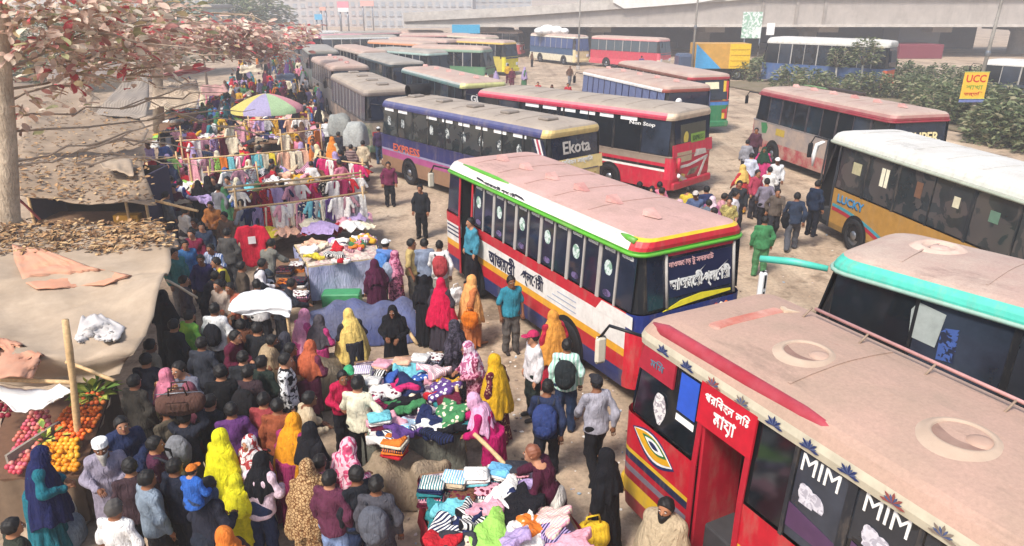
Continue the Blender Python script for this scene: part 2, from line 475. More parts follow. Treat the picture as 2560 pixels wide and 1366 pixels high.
# billboard with lettering on posts in front of the girder
bb = empty('billboard', PY(1900, 150, 86)); tag(bb, 'weathered white hoarding with green print on a steel frame before the viaduct', 'billboard')
def bbp(name, mb, m): o = mb.build(name, m, bb); o.location = -bb.location; return o
a, b_ = PY(1852, 96, 85.5), PY(1908, 30, 85.5)
m_ = MB(); m_.box(((a.x + b_.x) / 2, 85.5, (a.z + b_.z) / 2), (b_.x - a.x, .12, b_.z - a.z)); bbp('board', m_, mat('#d5dcd8', .7, 'blotch', '#8fb39c', 2.2))
a2, b2 = PY(1915, 88, 85.4), PY(1938, 58, 85.4)
m_ = MB(); m_.box(((a2.x + b2.x) / 2, 85.4, (a2.z + b2.z) / 2), (b2.x - a2.x, .12, b2.z - a2.z)); bbp('small_board', m_, WHITE)
for px in (1862, 1900, 1928):
    m_ = MB(); c = PY(px, 90, 85.65); m_.tube([(c.x, 85.65, 0), (c.x, 85.65, c.z + 1)], .08); bbp('post', m_, STEEL)

# ------------------------------------------------------------------ lamp posts
def lamp_post(px, py, z_top, label, r=.07, lean=0.0):
    c = P(px, py, 0)
    e = empty('lamp_post', c); tag(e, label, 'pole')
    m_ = MB(); m_.tube([(0, 0, 0), (lean * .5, 0, z_top * .5), (lean, 0, z_top)], [r * 1.25, r, r * .7], 0, 10); m_.build('shaft', mat('#8d8880', .6, 'dust', '#6d675f', 6), e)
    m_ = MB(); m_.box((0, 0, .2), (.34, .34, .4), bev=.04); m_.build('base', CONC, e)
    m_ = MB(); m_.lathe([(r * 1.4, z_top * .46), (r * 1.5, z_top * .47), (r * 1.5, z_top * .48), (r * 1.3, z_top * .49)], (lean * .47, 0, 0), 0, 10); m_.build('collar', STEEL, e)
    return e
lp = lamp_post(2418, 330, 8.6, 'tall grey lamp post carrying the yellow signboard', .09, .35)
lamp_post(1727, 205, 9.5, 'slim grey lamp post beside the yellow and blue truck body', .09)
lamp_post(1445, 175, 7.0, 'thin pole standing among the far parked coaches', .08)
sg = PY(2436, 215, lp.location.y - .14)
se = empty('signboard', sg); tag(se, 'yellow square signboard lettered in red, tied to the lamp post', 'sign')
sw = 64 / 1800 * 38 * .95; sh = 66 / 1800 * 38
m_ = MB(); m_.box((0, 0, .02), (sw, .05, sh), bev=.012); m_.build('panel', mat('#e3b437', .6, 'plain', None, 3, .08), se)
m_ = MB(); m_.box((0, -.004, -sh * .52 - .06), (sw * 1.02, .05, .14), bev=.01); m_.build('lower_strip', mat('#6d78a8', .6), se)
m_ = MB()
for (cx, cz, w, h) in ((0, sh / 2 + .01, sw, .025), (0, -sh / 2 + .04, sw, .025)): m_.box((cx, -.008, cz), (w + .03, .06, h))
m_.build('frame', mat('#c9d06a', .6), se)
lettering('UCC', se, (0, -.032, sh * .27), (1, 0, 0), (0, 0, 1), sh * .28, sw * .8, mat('#c02818', .6), .02)
lettering('শাখা', se, (0, -.032, -sh * .05), (1, 0, 0), (0, 0, 1), sh * .16, sw * .7, mat('#7d9a2c', .6), .01)
lettering('ভর্তি', se, (0, -.032, -sh * .30), (1, 0, 0), (0, 0, 1), sh * .18, sw * .75, mat('#c02818', .6), .01)

# ------------------------------------------------------------------ far city in the haze
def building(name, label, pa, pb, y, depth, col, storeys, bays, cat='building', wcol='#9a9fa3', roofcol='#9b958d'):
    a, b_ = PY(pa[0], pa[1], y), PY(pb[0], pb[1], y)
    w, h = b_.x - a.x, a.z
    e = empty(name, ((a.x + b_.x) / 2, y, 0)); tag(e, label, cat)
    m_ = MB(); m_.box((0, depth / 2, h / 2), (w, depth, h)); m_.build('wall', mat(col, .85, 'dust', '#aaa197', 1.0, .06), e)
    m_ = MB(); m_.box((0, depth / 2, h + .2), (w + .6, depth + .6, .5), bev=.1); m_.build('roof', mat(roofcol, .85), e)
    for s in range(storeys):
        for k in range(bays):
            x = -w / 2 + (k + .5) * w / bays; z = (s + .55) * h / storeys
            m_ = MB(); m_.box((x, -.02, z), (w / bays * .5, .12, h / storeys * .45)); wo = m_.build('window', mat(wcol, .3), e)
            m_ = MB(); m_.box((x, -.12, z - h / storeys * .26), (w / bays * .6, .24, .12)); m_.build('sill', mat(col, .8), wo)
    return e
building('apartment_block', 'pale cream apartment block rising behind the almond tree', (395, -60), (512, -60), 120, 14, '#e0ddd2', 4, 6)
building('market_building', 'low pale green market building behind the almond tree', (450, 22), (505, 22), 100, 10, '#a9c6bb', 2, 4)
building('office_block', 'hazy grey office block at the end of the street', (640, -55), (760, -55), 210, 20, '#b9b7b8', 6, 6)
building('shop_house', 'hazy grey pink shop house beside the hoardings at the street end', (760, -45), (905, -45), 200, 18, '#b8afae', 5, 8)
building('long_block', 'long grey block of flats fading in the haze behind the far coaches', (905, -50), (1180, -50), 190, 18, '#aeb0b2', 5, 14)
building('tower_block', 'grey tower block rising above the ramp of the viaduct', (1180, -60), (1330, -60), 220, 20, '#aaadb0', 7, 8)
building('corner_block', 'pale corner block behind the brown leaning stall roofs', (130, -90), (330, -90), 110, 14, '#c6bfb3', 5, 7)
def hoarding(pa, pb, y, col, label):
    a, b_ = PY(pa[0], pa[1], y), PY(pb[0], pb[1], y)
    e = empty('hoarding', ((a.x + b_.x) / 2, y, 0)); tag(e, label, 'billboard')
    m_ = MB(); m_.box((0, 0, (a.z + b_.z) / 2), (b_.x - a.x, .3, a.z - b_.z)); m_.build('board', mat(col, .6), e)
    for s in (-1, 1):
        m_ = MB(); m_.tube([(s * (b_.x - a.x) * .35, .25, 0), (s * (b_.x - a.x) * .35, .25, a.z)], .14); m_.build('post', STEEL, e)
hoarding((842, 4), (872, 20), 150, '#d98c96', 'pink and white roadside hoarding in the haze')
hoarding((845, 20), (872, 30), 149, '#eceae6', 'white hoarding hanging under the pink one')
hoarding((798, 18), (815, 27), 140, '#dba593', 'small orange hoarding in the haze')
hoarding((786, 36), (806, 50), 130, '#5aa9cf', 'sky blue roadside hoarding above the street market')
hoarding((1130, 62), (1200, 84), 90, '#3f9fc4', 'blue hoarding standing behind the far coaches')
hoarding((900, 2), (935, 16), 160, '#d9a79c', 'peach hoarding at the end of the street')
# ------------------------------------------------------------------ buses
def ring(L2, W2, rc, ins, insf, insr, n=4, xs=()):
    """rounded rectangle, counter-clockwise from the rear-left corner; insets per side; extra points on the left side at xs"""
    xf, xr, y = L2 - insf, -L2 + insr, W2 - ins
    r = max(.04, min(rc, y * .9))
    pts, side = [], []
    def arc(cx, cy, a0, tag_):
        for k in range(n + 1):
            a = a0 + math.pi / 2 * k / n
            pts.append((cx + r * math.cos(a), cy + r * math.sin(a))); side.append(tag_ if k < n else None)
    arc(xf - r, -y + r, -math.pi / 2, 'F'); side[-1] = 'F'
    arc(xf - r, y - r, 0, 'F'); side[-1] = 'L'
    for x in sorted(xs, reverse=True): pts.append((x, y)); side.append('L')
    arc(xr + r, y - r, math.pi / 2, 'B'); side[-1] = 'B'
    arc(xr + r, -y + r, math.pi, 'B'); side[-1] = 'R'
    return pts, side
def lookup(bands, z):
    for zt, c in bands:
        if z < zt: return c
    return bands[-1][1]
def make_wheel(parent, x, y, r=.47, w=.26, mats=(RUBBER, STEEL)):
    s = 1 if y > 0 else -1
    e = empty('wheel', (x, y, r), 0, parent)
    m_ = MB(); m_.lathe([(r * .60, -w / 2), (r * .92, -w / 2), (r, -w * .36), (r, w * .36), (r * .92, w / 2), (r * .60, w / 2), (r * .60, -w / 2)], (0, 0, 0), 0, 24, 'y'); m_.build('tyre', mats[0], e)
    m_ = MB(); m_.lathe([(r * .61, -w * .3), (r * .61, w * .42 * s), (r * .52, w * .30 * s), (r * .30, w * .18 * s), (r * .26, w * .48 * s), (.001, w * .52 * s)], (0, 0, 0), 0, 20, 'y'); m_.build('rim', mats[1], e)
CREAM = mat('#c4bca8', .5, 'plain', None, 8, .1)
# Buses are laid out in round working dimensions (belt zb, window top zg) and then set to their real proportions by set_size():
# plan scaled by KP, belt and window-top heights moved to BUS[root] = (zb, zg, real belt, real window top)
KP = .915
BUS = {}
def real_z(k, z):
    zb0, zw0, zb1, zw1 = k
    if z <= zb0: return .36 + (z - .40) * (zb1 - .36) / (zb0 - .40)
    if z <= zw0: return zb1 + (z - zb0) * (zw1 - zb1) / (zw0 - zb0)
    return zw1 + (z - zw0)
def work_z(k, z):
    zb0, zw0, zb1, zw1 = k
    if z <= zb1: return .40 + (z - .36) * (zb0 - .40) / (zb1 - .36)
    if z <= zw1: return zb0 + (z - zb1) * (zw0 - zb0) / (zw1 - zb1)
    return zw0 + (z - zw1)
def set_size(root):
    k = BUS[root.name]
    for o in root.children_recursive:
        if o.name.startswith(('tyre', 'rim')): continue
        if o.type == 'EMPTY': o.location.x *= KP; o.location.y *= KP; continue
        M = o.matrix_local.copy()
        if o.data.users == 1 and all(abs(M[i][j] - (i == j)) < 1e-6 for i in range(4) for j in range(4)):
            n = len(o.data.vertices); co = np.empty(n * 3, np.float32); o.data.vertices.foreach_get('co', co); co = co.reshape(-1, 3)
            co[:, :2] *= KP
            if not o.name.startswith('wheel_arch'): co[:, 2] = [real_z(k, float(z)) for z in co[:, 2]]
            o.data.vertices.foreach_set('co', co.ravel()); o.data.update()
        else:
            z = M[2][3]; f = (real_z(k, z + .05) - real_z(k, z - .05)) / .1
            for j in range(3):
                M[0][j] *= KP; M[1][j] *= KP; M[2][j] *= f
            M[0][3] *= KP; M[1][3] *= KP; M[2][3] = real_z(k, z); o.matrix_local = M
def loc_px(root, px, py, z):
    q = P(px, py, z) - root.location; q = Matrix.Rotation(-root.rotation_euler[2], 3, 'Z') @ q
    return Vector((q.x / KP, q.y / KP, work_z(BUS[root.name], z)))
def side_px(root, W, zb, zw, px, py, o=.0):
    """where the sight line through a photo pixel meets a bus's left flank, in the bus's working space"""
    zb0, zw0, zb, zw = BUS[root.name]; W = W * KP; t = .07 * KP
    Rm = Matrix.Rotation(-root.rotation_euler[2], 3, 'Z'); a = Rm @ (Vector((0, 0, CAM_H)) - root.location); b = Rm @ (P(px, py, 0) - root.location); d = b - a
    n = Vector((0, 1, t / (zw - zb))); k = W / 2 + t * zb / (zw - zb)
    p = a + d * ((k - n.dot(a)) / n.dot(d))
    if p.z < zb: p = a + d * ((W / 2 - a.y) / d.y)
    return Vector((p.x / KP, p.y / KP + o, work_z(BUS[root.name], p.z)))
CREAM = mat('#c4bca8', .5, 'plain', None, 8, .1)
def bus(label, pf, pr, zg, side, roof, win='#15181c', W=2.4, H=2.86, L=None, anchor='f', rear=None, front=None, pillar='#9a9690', npane=9,
        door=None, glass=GLASS, group=None, detail=2, rearwin=True, vents=None, gutter=None, rake=.28, rc=.3, zb=1.36, ref='L', cat='bus', mirrors=True, name='bus', tint=None, dust=1, wheels=None, mircol=None, turn=0.0, mside=(1, -1), zg1=2.82, zb1=1.72, skip_seams=(), pane_px=()):
    """pf, pr: photo pixels of the front and rear ends of the window-top line (height zg) on its left side (ref 'L') or right side"""
    a, b = P(pf[0], pf[1], zg1), P(pr[0], pr[1], zg1)
    d = (a - b); d.z = 0
    Lm = d.length; d.normalize()
    if turn: d = Matrix.Rotation(R(turn), 3, 'Z') @ d
    if L is None: L = Lm / KP
    if anchor == 'f': b = a - d * L * KP
    else: a = b + d * L * KP
    nrm = Vector((-d.y, d.x, 0))                           # left of the heading
    tw = .07                                               # side lean at window top
    c = (a + b) / 2 - nrm * (W / 2 - tw) * KP * (1 if ref == 'L' else -1)
    root = empty(name, (c.x, c.y, 0), math.atan2(d.y, d.x))
    tag(root, label, cat, group); BUS[root.name] = (zb, zg, zb1, zg1)
    L2, W2 = L / 2, W / 2
    rear = rear or side; front = front or side
    zw = zg                                                 # top of the windows
    zs = .40
    brk = sorted({zs, .52, zb} | {z for bl in (side, rear, front) for z, _ in bl if zs < z < zb})
    xs = [L2 - door[0], L2 - door[0] - door[1]] if door else []
    def lev(z):
        if z <= .52: return (.02 if z < .5 else 0, .03, .03)
        if z <= zb: return (0, .0, 0)
        f = (z - zb) / (zw - zb)
        return (tw * f, rake * f, .14 * f)
    cols = []
    def ci(h):
        if h not in cols: cols.append(h)
        return cols.index(h)
    m_ = MB(); prev = None
    def inhole(i, p, z): return door and abs((p[0] + i) / 2 - (xs[0] + xs[1]) / 2) < door[1] / 2 - .01 and z < zw - .05
    for k, z in enumerate(brk):
        i_, f_, r_ = lev(z)
        pts, sd = ring(L2, W2, rc, i_, f_, r_, 4, xs)
        n = len(pts)
        if prev is not None:
            zm = (prev[1] + z) / 2
            vs = [(p[0], p[1], prev[1]) for p in prev[0]] + [(p[0], p[1], z) for p in pts]
            for i in range(n):
                j = (i + 1) % n
                bl = {'L': side, 'R': side, 'F': front, 'B': rear}[sd[i]]
                if sd[i] == 'L' and door and abs((pts[i][0] + pts[j][0]) / 2 - (xs[0] + xs[1]) / 2) < door[1] / 2 - .01 and abs(pts[i][0] - pts[j][0]) < door[1] + .05: continue
                m_.add([vs[i], vs[j], vs[n + j], vs[n + i]], [(0, 1, 2, 3)], ci(lookup(bl, zm)))
        prev = (pts, z)
    # floor pan
    p0, _ = ring(L2, W2, rc, .02, .03, .03, 4, xs)
    m_.add([(p[0], p[1], zs) for p in p0], [tuple(range(len(p0) - 1, -1, -1))], ci('#101012'))
    m_.build('body', [DARK if h == '#101012' else paint(h, dust) for h in cols], root)
    # recessed window band
    wb = MB(); rec = .045
    for (za, zc) in ((zb, zw),):
        pa, sd = ring(L2, W2, rc, lev(za)[0] + rec, lev(za)[1] + rec, lev(za)[2] + rec, 4, xs)
        pc, _ = ring(L2, W2, rc, lev(zc)[0] + rec, lev(zc)[1] + rec, lev(zc)[2] + rec, 4, xs)
        n = len(pa)
        for i in range(n):
            j = (i + 1) % n
            if sd[i] == 'L' and door and abs((pa[i][0] + pa[j][0]) / 2 - (xs[0] + xs[1]) / 2) < door[1] / 2 - .01 and abs(pa[i][0] - pa[j][0]) < door[1] + .05: continue
            wb.add([(pa[i][0], pa[i][1], za), (pa[j][0], pa[j][1], za), (pc[j][0], pc[j][1], zc), (pc[i][0], pc[i][1], zc)], [(0, 1, 2, 3)], 0)
    wb.build('window_band', paint(win, 0), root)
    # beltline sill
    sb = MB(); pa, _ = ring(L2, W2, rc, -.012, -.012, -.012, 4)
    def sill_ring(z0, z1, o):
        po, _ = ring(L2, W2, rc, o, o, o, 4); pi, _ = ring(L2, W2, rc, .06, .06, .06, 4); n = len(po)
        vs = [(p[0], p[1], z0) for p in po] + [(p[0], p[1], z1) for p in po] + [(p[0], p[1], z1 + .004) for p in pi]
        fs = []
        for i in range(n):
            j = (i + 1) % n; fs += [(i, j, n + j, n + i), (n + i, n + j, 2 * n + j, 2 * n + i)]
        sb.add(vs, fs)
    # (sill ring is broken at the door by the door frame in front of it)
    if not door: sill_ring(zb - .03, zb, -.012); sb.build('belt_rail', paint(lookup(side, zb - .01), 0), root)
    # roof
    hh = H - zw
    rl = [(zw - .03, tw - .035, rake - .06, .12), (zw + .05, tw - .045, rake - .06, .09), (zw + hh * .34, tw - .02, rake - .03, .08), (zw + hh * .60, tw + .04, rake + .03, .10), (zw + hh * .74, tw + .12, rake + .12, .14),
          (zw + hh * .85, tw + .30, rake + .32, .30), (zw + hh * .94, tw + .62, rake + .8, .8), (H, W2 - .12, rake + 1.4, 1.4)]
    rcols = []
    def rci(h):
        if h not in rcols: rcols.append(h)
        return rcols.index(h)
    rm = MB(); prev = None
    for (z, i_, f_, r_) in rl:
        pts, sd = ring(L2, W2, rc, i_, f_, r_, 4)
        n = len(pts)
        if prev is not None:
            zm = (prev[1] + z) / 2
            for i in range(n):
                j = (i + 1) % n
                rel = (zm - zw) / hh
                bl = roof if sd[i] != 'B' else (roof if len(roof) < 2 or not isinstance(roof[0][1], tuple) else roof)
                colr = None
                for zt, cc in bl:
                    if rel < zt: colr = cc; break
                colr = colr or bl[-1][1]
                if isinstance(colr, tuple): colr = colr[0] if sd[i] in 'LRF' else colr[1]
                rm.add([(prev[0][i][0], prev[0][i][1], prev[1]), (prev[0][j][0], prev[0][j][1], prev[1]), (pts[j][0], pts[j][1], z), (pts[i][0], pts[i][1], z)], [(0, 1, 2, 3)], rci(colr), rel > .6)
        prev = (pts, z)
    rm.add([(p[0], p[1], H) for p in prev[0]], [tuple(range(len(prev[0])))], rci(roof[-1][1]), True)
    rm.build('roof', [roof_mat(h, dustcol(h)) if h in DUSTY else paint(h, 0) for h in rcols], root)
    if detail > 1:
        zs_ = zw + hh * .94
        for k in range(int(L / 1.25)):
            x = L2 - rake - 1.0 - k * 1.25
            if x < -L2 + .9: break
            sm = MB(); yy = [W2 - tw - .30, W2 - tw - .62, .12, -.12, -W2 + tw + .62, -W2 + tw + .30]; zz = [zw + hh * .85, zs_, H, H, zs_, zw + hh * .85]
            for i in range(5): sm.slab([(x - .018, yy[i], zz[i] + .002), (x + .018, yy[i], zz[i] + .002), (x + .018, yy[i + 1], zz[i + 1] + .002), (x - .018, yy[i + 1], zz[i + 1] + .002)][::-1], (0, 0, 1), .010)
            if x in skip_seams or any(abs(x - q) < .62 for q in skip_seams): continue
            sm.build('roof_seam', roof_mat(roof[-1][1], dustcol(roof[-1][1])), root)
    if gutter:
        gm = MB(); po, _ = ring(L2, W2, rc, tw - .06, rake - .08, .085, 4)
        loop = [(p[0], p[1], zw - .01) for p in po]; loop.append(loop[0])
        gm.tube(loop, .035, 0, 6, False); gm.build('gutter_rail', paint(gutter, 0), root)
    def sidept(x, f, o=0.0, s=1):                           # point on the window plane, f from 0 (belt) to 1 (top)
        return Vector((x, s * (W2 - tw * f + o), zb + (zw - zb) * f))
    # panes and pillars on both sides
    xa, xb = L2 - rake - .12, -L2 + .16
    for s in (1, -1):
        x_start = xa - (door[0] + door[1] + .02 - rake if (door and s == 1) else 0)
        if door and s == 1 and door[0] > .9:                # small window ahead of the door
            p = MB(); x1_, x0_ = L2 - rake * .5 - .15, xs[0] + .06
            p.slab([sidept(x0_, .05, -.03), sidept(x1_, .05, -.03), sidept(x1_ - .1, .95, -.03), sidept(x0_, .95, -.03)], (0, s, .09), .02); p.build('window_pane', glass, root)
        x_start = (xs[1] - .05) if (door and s == 1) else xa
        npn = npane
        w = (x_start - xb) / npn
        edges = [x_start - k * w for k in range(npn + 1)]
        if pane_px and s == 1:
            edges = [x_start] + [side_px(root, W, zb, zg, *q).x for q in pane_px]
            while edges[-1] - .75 > xb: edges.append(edges[-1] - .75)
            edges[-1] = xb; npn = len(edges) - 1
        for k in range(npn):
            if detail == 0: break
            x1_, x0_ = edges[k], edges[k + 1]
            p = MB(); g_ = .035 if detail > 1 else .04
            q = [sidept(x0_ + g_, .03, -.032, s), sidept(x1_ - g_, .03, -.032, s), sidept(x1_ - g_, .96, -.032, s), sidept(x0_ + g_, .96, -.032, s)]
            p.slab(q if s > 0 else q[::-1], (0, s, .09), .016); p.build('window_pane', GLASSV[(k * 7 + k // 3) % 4] if glass is GLASS else glass, root)
            if k:
                p = MB(); hw = .05 if k % 2 == 0 else .025
                q = [sidept(x1_ - hw, -.01, -.02, s), sidept(x1_ + hw, -.01, -.02, s), sidept(x1_ + hw, 1.01, -.02, s), sidept(x1_ - hw, 1.01, -.02, s)]
                p.slab(q if s > 0 else q[::-1], (0, s, .09), .025); p.build('pillar', paint(pillar, 0), root)
        if detail == 0:
            p = MB(); q = [sidept(xb, .05, -.032, s), sidept(x_start, .05, -.032, s), sidept(x_start, .95, -.032, s), sidept(xb, .95, -.032, s)]
            p.slab(q if s > 0 else q[::-1], (0, s, .09), .016); p.build('window_pane', glass, root)
    # windscreen and rear window
    def endpt(y, f, o, front_):
        x = (L2 - rake * f + o) if front_ else (-L2 + .14 * f - o)
        return Vector((x, y, zb + (zw - zb) * f))
    for (ya, yb) in ((-W2 + rc * .8, -.03), (.03, W2 - rc * .8)):
        p = MB(); p.slab([endpt(ya, -.12, -.02, 1), endpt(yb, -.12, -.02, 1), endpt(yb, .96, -.02, 1), endpt(ya, .96, -.02, 1)], (1, 0, .25), .03); p.build('windscreen', glass, root)
    if rearwin:
        p = MB(); ya, yb = -W2 + rc * .9, W2 - rc * .9; f0 = .06 if rearwin is True else rearwin
        if f0 > .1:
            pr_ = MB(); pr_.slab([endpt(yb + .2, -.02, -.02, 0), endpt(ya - .2, -.02, -.02, 0), endpt(ya - .2, f0 - .02, -.02, 0), endpt(yb + .2, f0 - .02, -.02, 0)], (-1, 0, .12), .03); pr_.build('tail_panel', paint(lookup(rear, 1.5), 0), root)
        p.slab([endpt(yb, f0, -.03, 0), endpt(ya, f0, -.03, 0), endpt(ya, .95, -.03, 0), endpt(yb, .95, -.03, 0)], (-1, 0, .12), .022); p.build('rear_window', GLASSB, root)
    # wheels in dark arches
    for wx in (wheels or (L2 - L * .22, -L2 + L * .26)):
        for s in (1, -1):
            p = MB(); r = .60; k = 14
            arc = [(wx + r * math.cos(math.pi * q / k), s * (W2 + .004), .44 + r * math.sin(math.pi * q / k)) for q in range(k + 1)]
            arc = [(wx + r, s * (W2 + .004), .36)] + arc + [(wx - r, s * (W2 + .004), .36)]
            p.slab(arc if s < 0 else arc[::-1], (0, s, 0), .008); p.build('wheel_arch', DARK, root)
            make_wheel(root, wx, s * (W2 - .10))
    # bumpers, lights, plate
    for s in (1, -1):
        p = MB(); p.box((s * (L2 + .03), 0, .52), (.14, W - .2, .22), bev=.04); p.build('bumper', paint(lookup(rear if s < 0 else front, .6), 0), root)
    for sy in (1, -1):
        p = MB(); p.box((-L2 - .008, sy * (W2 - .42), .98), (.03, .26, .13), bev=.01); p.build('tail_light', mat('#a03024', .3), root)
        p = MB(); p.box((L2 + .008, sy * (W2 - .42), .88), (.04, .34, .2), bev=.015); p.build('headlight', mat('#d9dce0', .15), root)
    if door:
        dx = (xs[0] + xs[1]) / 2; dcol = door[2]
        p = MB(); dp = .75
        y0 = W2 - .02
        # stairwell: side walls, back, steps
        p.quad((xs[0], y0, .4), (xs[0], y0 - dp, .4), (xs[0], y0 - dp - .02, zw), (xs[0], y0 - tw, zw), 0)
        p.quad((xs[1], y0 - dp, .4), (xs[1], y0, .4), (xs[1], y0 - tw, zw), (xs[1], y0 - dp - .02, zw), 0)
        p.quad((xs[1], y0 - dp, .4), (xs[0], y0 - dp, .4), (xs[0], y0 - dp, zw), (xs[1], y0 - dp, zw), 0)
        p.quad((xs[1], y0, .42), (xs[0], y0, .42), (xs[0], y0 - dp, .42), (xs[1], y0 - dp, .42), 1)
        p.quad((xs[1], y0 - tw, zw - .01), (xs[0], y0 - tw, zw - .01), (xs[0], y0 - dp, zw - .01), (xs[1], y0 - dp, zw - .01), 0)
        p.build('stairwell', [mat('#2a1418' if door[3] else '#17181b', .8), DARK], root)
        p = MB(); p.box((dx, y0 - .45, .60), (door[1] - .02, .5, .36), bev=.02); p.build('step', mat('#3a3a3c', .7), root)
        for x in xs:
            p = MB()
            p.slab([(x - .04, W2 + .002, .4), (x + .04, W2 + .002, .4), (x + .04, W2 + .002, zb), (x - .04, W2 + .002, zb)], (0, 1, 0), .02)
            p.slab([sidept(x - .04, 0, .002), sidept(x + .04, 0, .002), sidept(x + .04, 1, .002), sidept(x - .04, 1, .002)], (0, 1, .09), .02)
            p.build('door_frame', paint(dcol, 0), root)
        if door[3]:
            p = MB(); p.box((xs[0] - .05, y0 - .36, 1.35), (.05, .7, 1.8), bev=.015); p.build('door', paint(dcol, 0), root)
        else:
            p = MB(); p.tube([(xs[1] + .1, y0 - .05, .9), (xs[1] + .1, y0 - .12, 2.1)], .018); p.build('grab_rail', STEEL, root)
    # roof vents
    if vents:
        kind, n, cy = vents
        for k in range(n):
            x = L2 - rake - 1.1 - k * (L - rake - 2.0) / max(1, n - 1) * (.96)
            if kind == 'scoop':
                p = MB(); p.add([(x, cy - .16, H + .002), (x, cy + .16, H + .002), (x - .34, cy + .05, H), (x - .34, cy - .05, H), (x + .02, cy - .13, H + .11), (x + .02, cy + .13, H + .11)],
                                [(0, 1, 5, 4), (4, 5, 2, 3), (0, 4, 3), (1, 2, 5), (0, 3, 2, 1)]); p.build('roof_vent', mat(DUST1, .85, 'dust', '#a8706a', 6), root)
            elif kind == 'crater':
                p = MB(); p.lathe([(.50, -.05), (.40, .005), (.33, .035), (.28, .04), (.25, .02), (.24, -.005), (.001, -.006)], (x, cy, H - .01), 0, 32); p.build('roof_vent', mat('#c9b3a2', .85, 'dust', '#b08f80', 6, .1, .2), root)
                p = MB(); p.lathe([(.16, 0), (.15, .02), (.08, .03), (.001, .03)], (x - .03, cy + .03, H - .012), 0, 20); p.build('vent_cap', mat('#c2a597', .85), root)
            elif kind == 'hatch':
                p = MB(); p.box((x, cy, H + .03), (.5, .55, .09), bev=.03); p.build('roof_hatch', mat('#8e857b', .8, 'dust', '#74695f', 8), root)
    if mirrors and detail > 0:
        for s in mside:
            p = MB(); p.tube([(L2 - rake * .8, s * (W2 - .15), zw - .02), (L2 + .25, s * (W2 + .12), zw + .02), (L2 + .38, s * (W2 + .16), zw - .18)], .022, 0, 6); p.build('mirror_arm', BLACKP, root)
            p = MB(); p.box((L2 + .38, s * (W2 + .16), zw - .38), (.08, .18, .40), bev=.04); p.build('mirror', mircol or BLACKP, root)
    return root, L, W
DUST1, DUST2, DUST3, DUSTW, DUSTG, DUST4 = '#c09a90', '#a79a8a', '#b39f90', '#cbc9c3', '#a09a90', '#b0907f'
DUSTY = {DUST1, DUST2, DUST3, DUSTW, DUSTG, DUST4}
def dustcol(h): return {DUST1: '#ad8c80', DUST2: '#94877a', DUST3: '#a88c80', DUSTW: '#b9b5ac', DUSTG: '#8a837a', DUST4: '#a18876'}[h]
def on_side(root, L, W, zb, zw, x, f, o=.004):
    """point on a bus's left side: below the belt f<0 gives metres under it"""
    if f < 0: return Vector((x, W / 2 + o, zb + f))
    return Vector((x, W / 2 - .07 * f + o, zb + (zw - zb) * f))
def decal(root, pts, m, name='painted_emblem', n=(0, 1, 0), t=.005):
    p = MB(); p.slab(pts, n, t); return p.build(name, m, root)

# --- crimson minibus, closest to the footbridge ("MIM")
mim, Lm, Wm = bus('crimson minibus with MIM on its windows and a dusty cratered roof', (1578, 829), (2396, 1366), 2.45,
    side=[(.55, '#8e1626'), (.70, '#c9a227'), (.78, '#8e1626'), (.84, '#6e6570'), (.90, '#a01428'), (.97, '#1b2440'), (1.01, '#c9a227'), (3, '#ad1426')],
    roof=[(.30, '#b8b09a'), (.34, '#b8b09a'), (2, DUST4)], pillar='#20242a', npane=6, wheels=(-.6, -3.0), mircol=CREAM, door=(1.55, .80, '#a3172a', True), L=8.2, W=2.40, H=2.83, rake=.20, rc=.22, pane_px=((1988, 1150), (2128, 1242), (2300, 1352)), zb1=1.78, skip_seams=(2.3, -.1),
    win='#101318', mirrors=True, mside=(1,))
L2, W2 = Lm / 2, Wm / 2
zb, zw = 1.36, 2.45
wt = mat('#e2e0da', .5); bl = mat('#22305c', .5)
for (tx, ty, sx, sy, qx, qy) in ((2050, 1183, 2026, 1262, 2020, 1330), (2215, 1290, 2190, 1372, 2185, 1440)):
    lettering('MIM', mim, side_px(mim, Wm, zb, zw, tx, ty, -.010), (-1, 0, 0), (0, -.09, 1), .19, .46, wt, .0)
    c = side_px(mim, Wm, zb, zw, sx, sy, -.012)
    for (ox, oz, r_) in ((.08, .05, .10), (-.03, .0, .12), (.07, -.06, .09), (.12, .11, .05)):
        decal(mim, [c + Vector((ox + r_ * math.cos(t), -.0005 * r_ * 100, oz + r_ * 1.1 * math.sin(t))) for t in [6.283 * q / 12 for q in range(12)]], mat('#c9c6cc', .5, 'blotch', '#a5a1aa', 12), 'window_sticker')
    c = side_px(mim, Wm, zb, zw, qx, qy, -.012)
    decal(mim, [c + Vector((-.36, 0, -.12)), c + Vector((.3, 0, -.12)), c + Vector((.3, -.01, .16)), c + Vector((-.36, -.01, .05))], mat('#4b3350', .3), 'window_sticker')
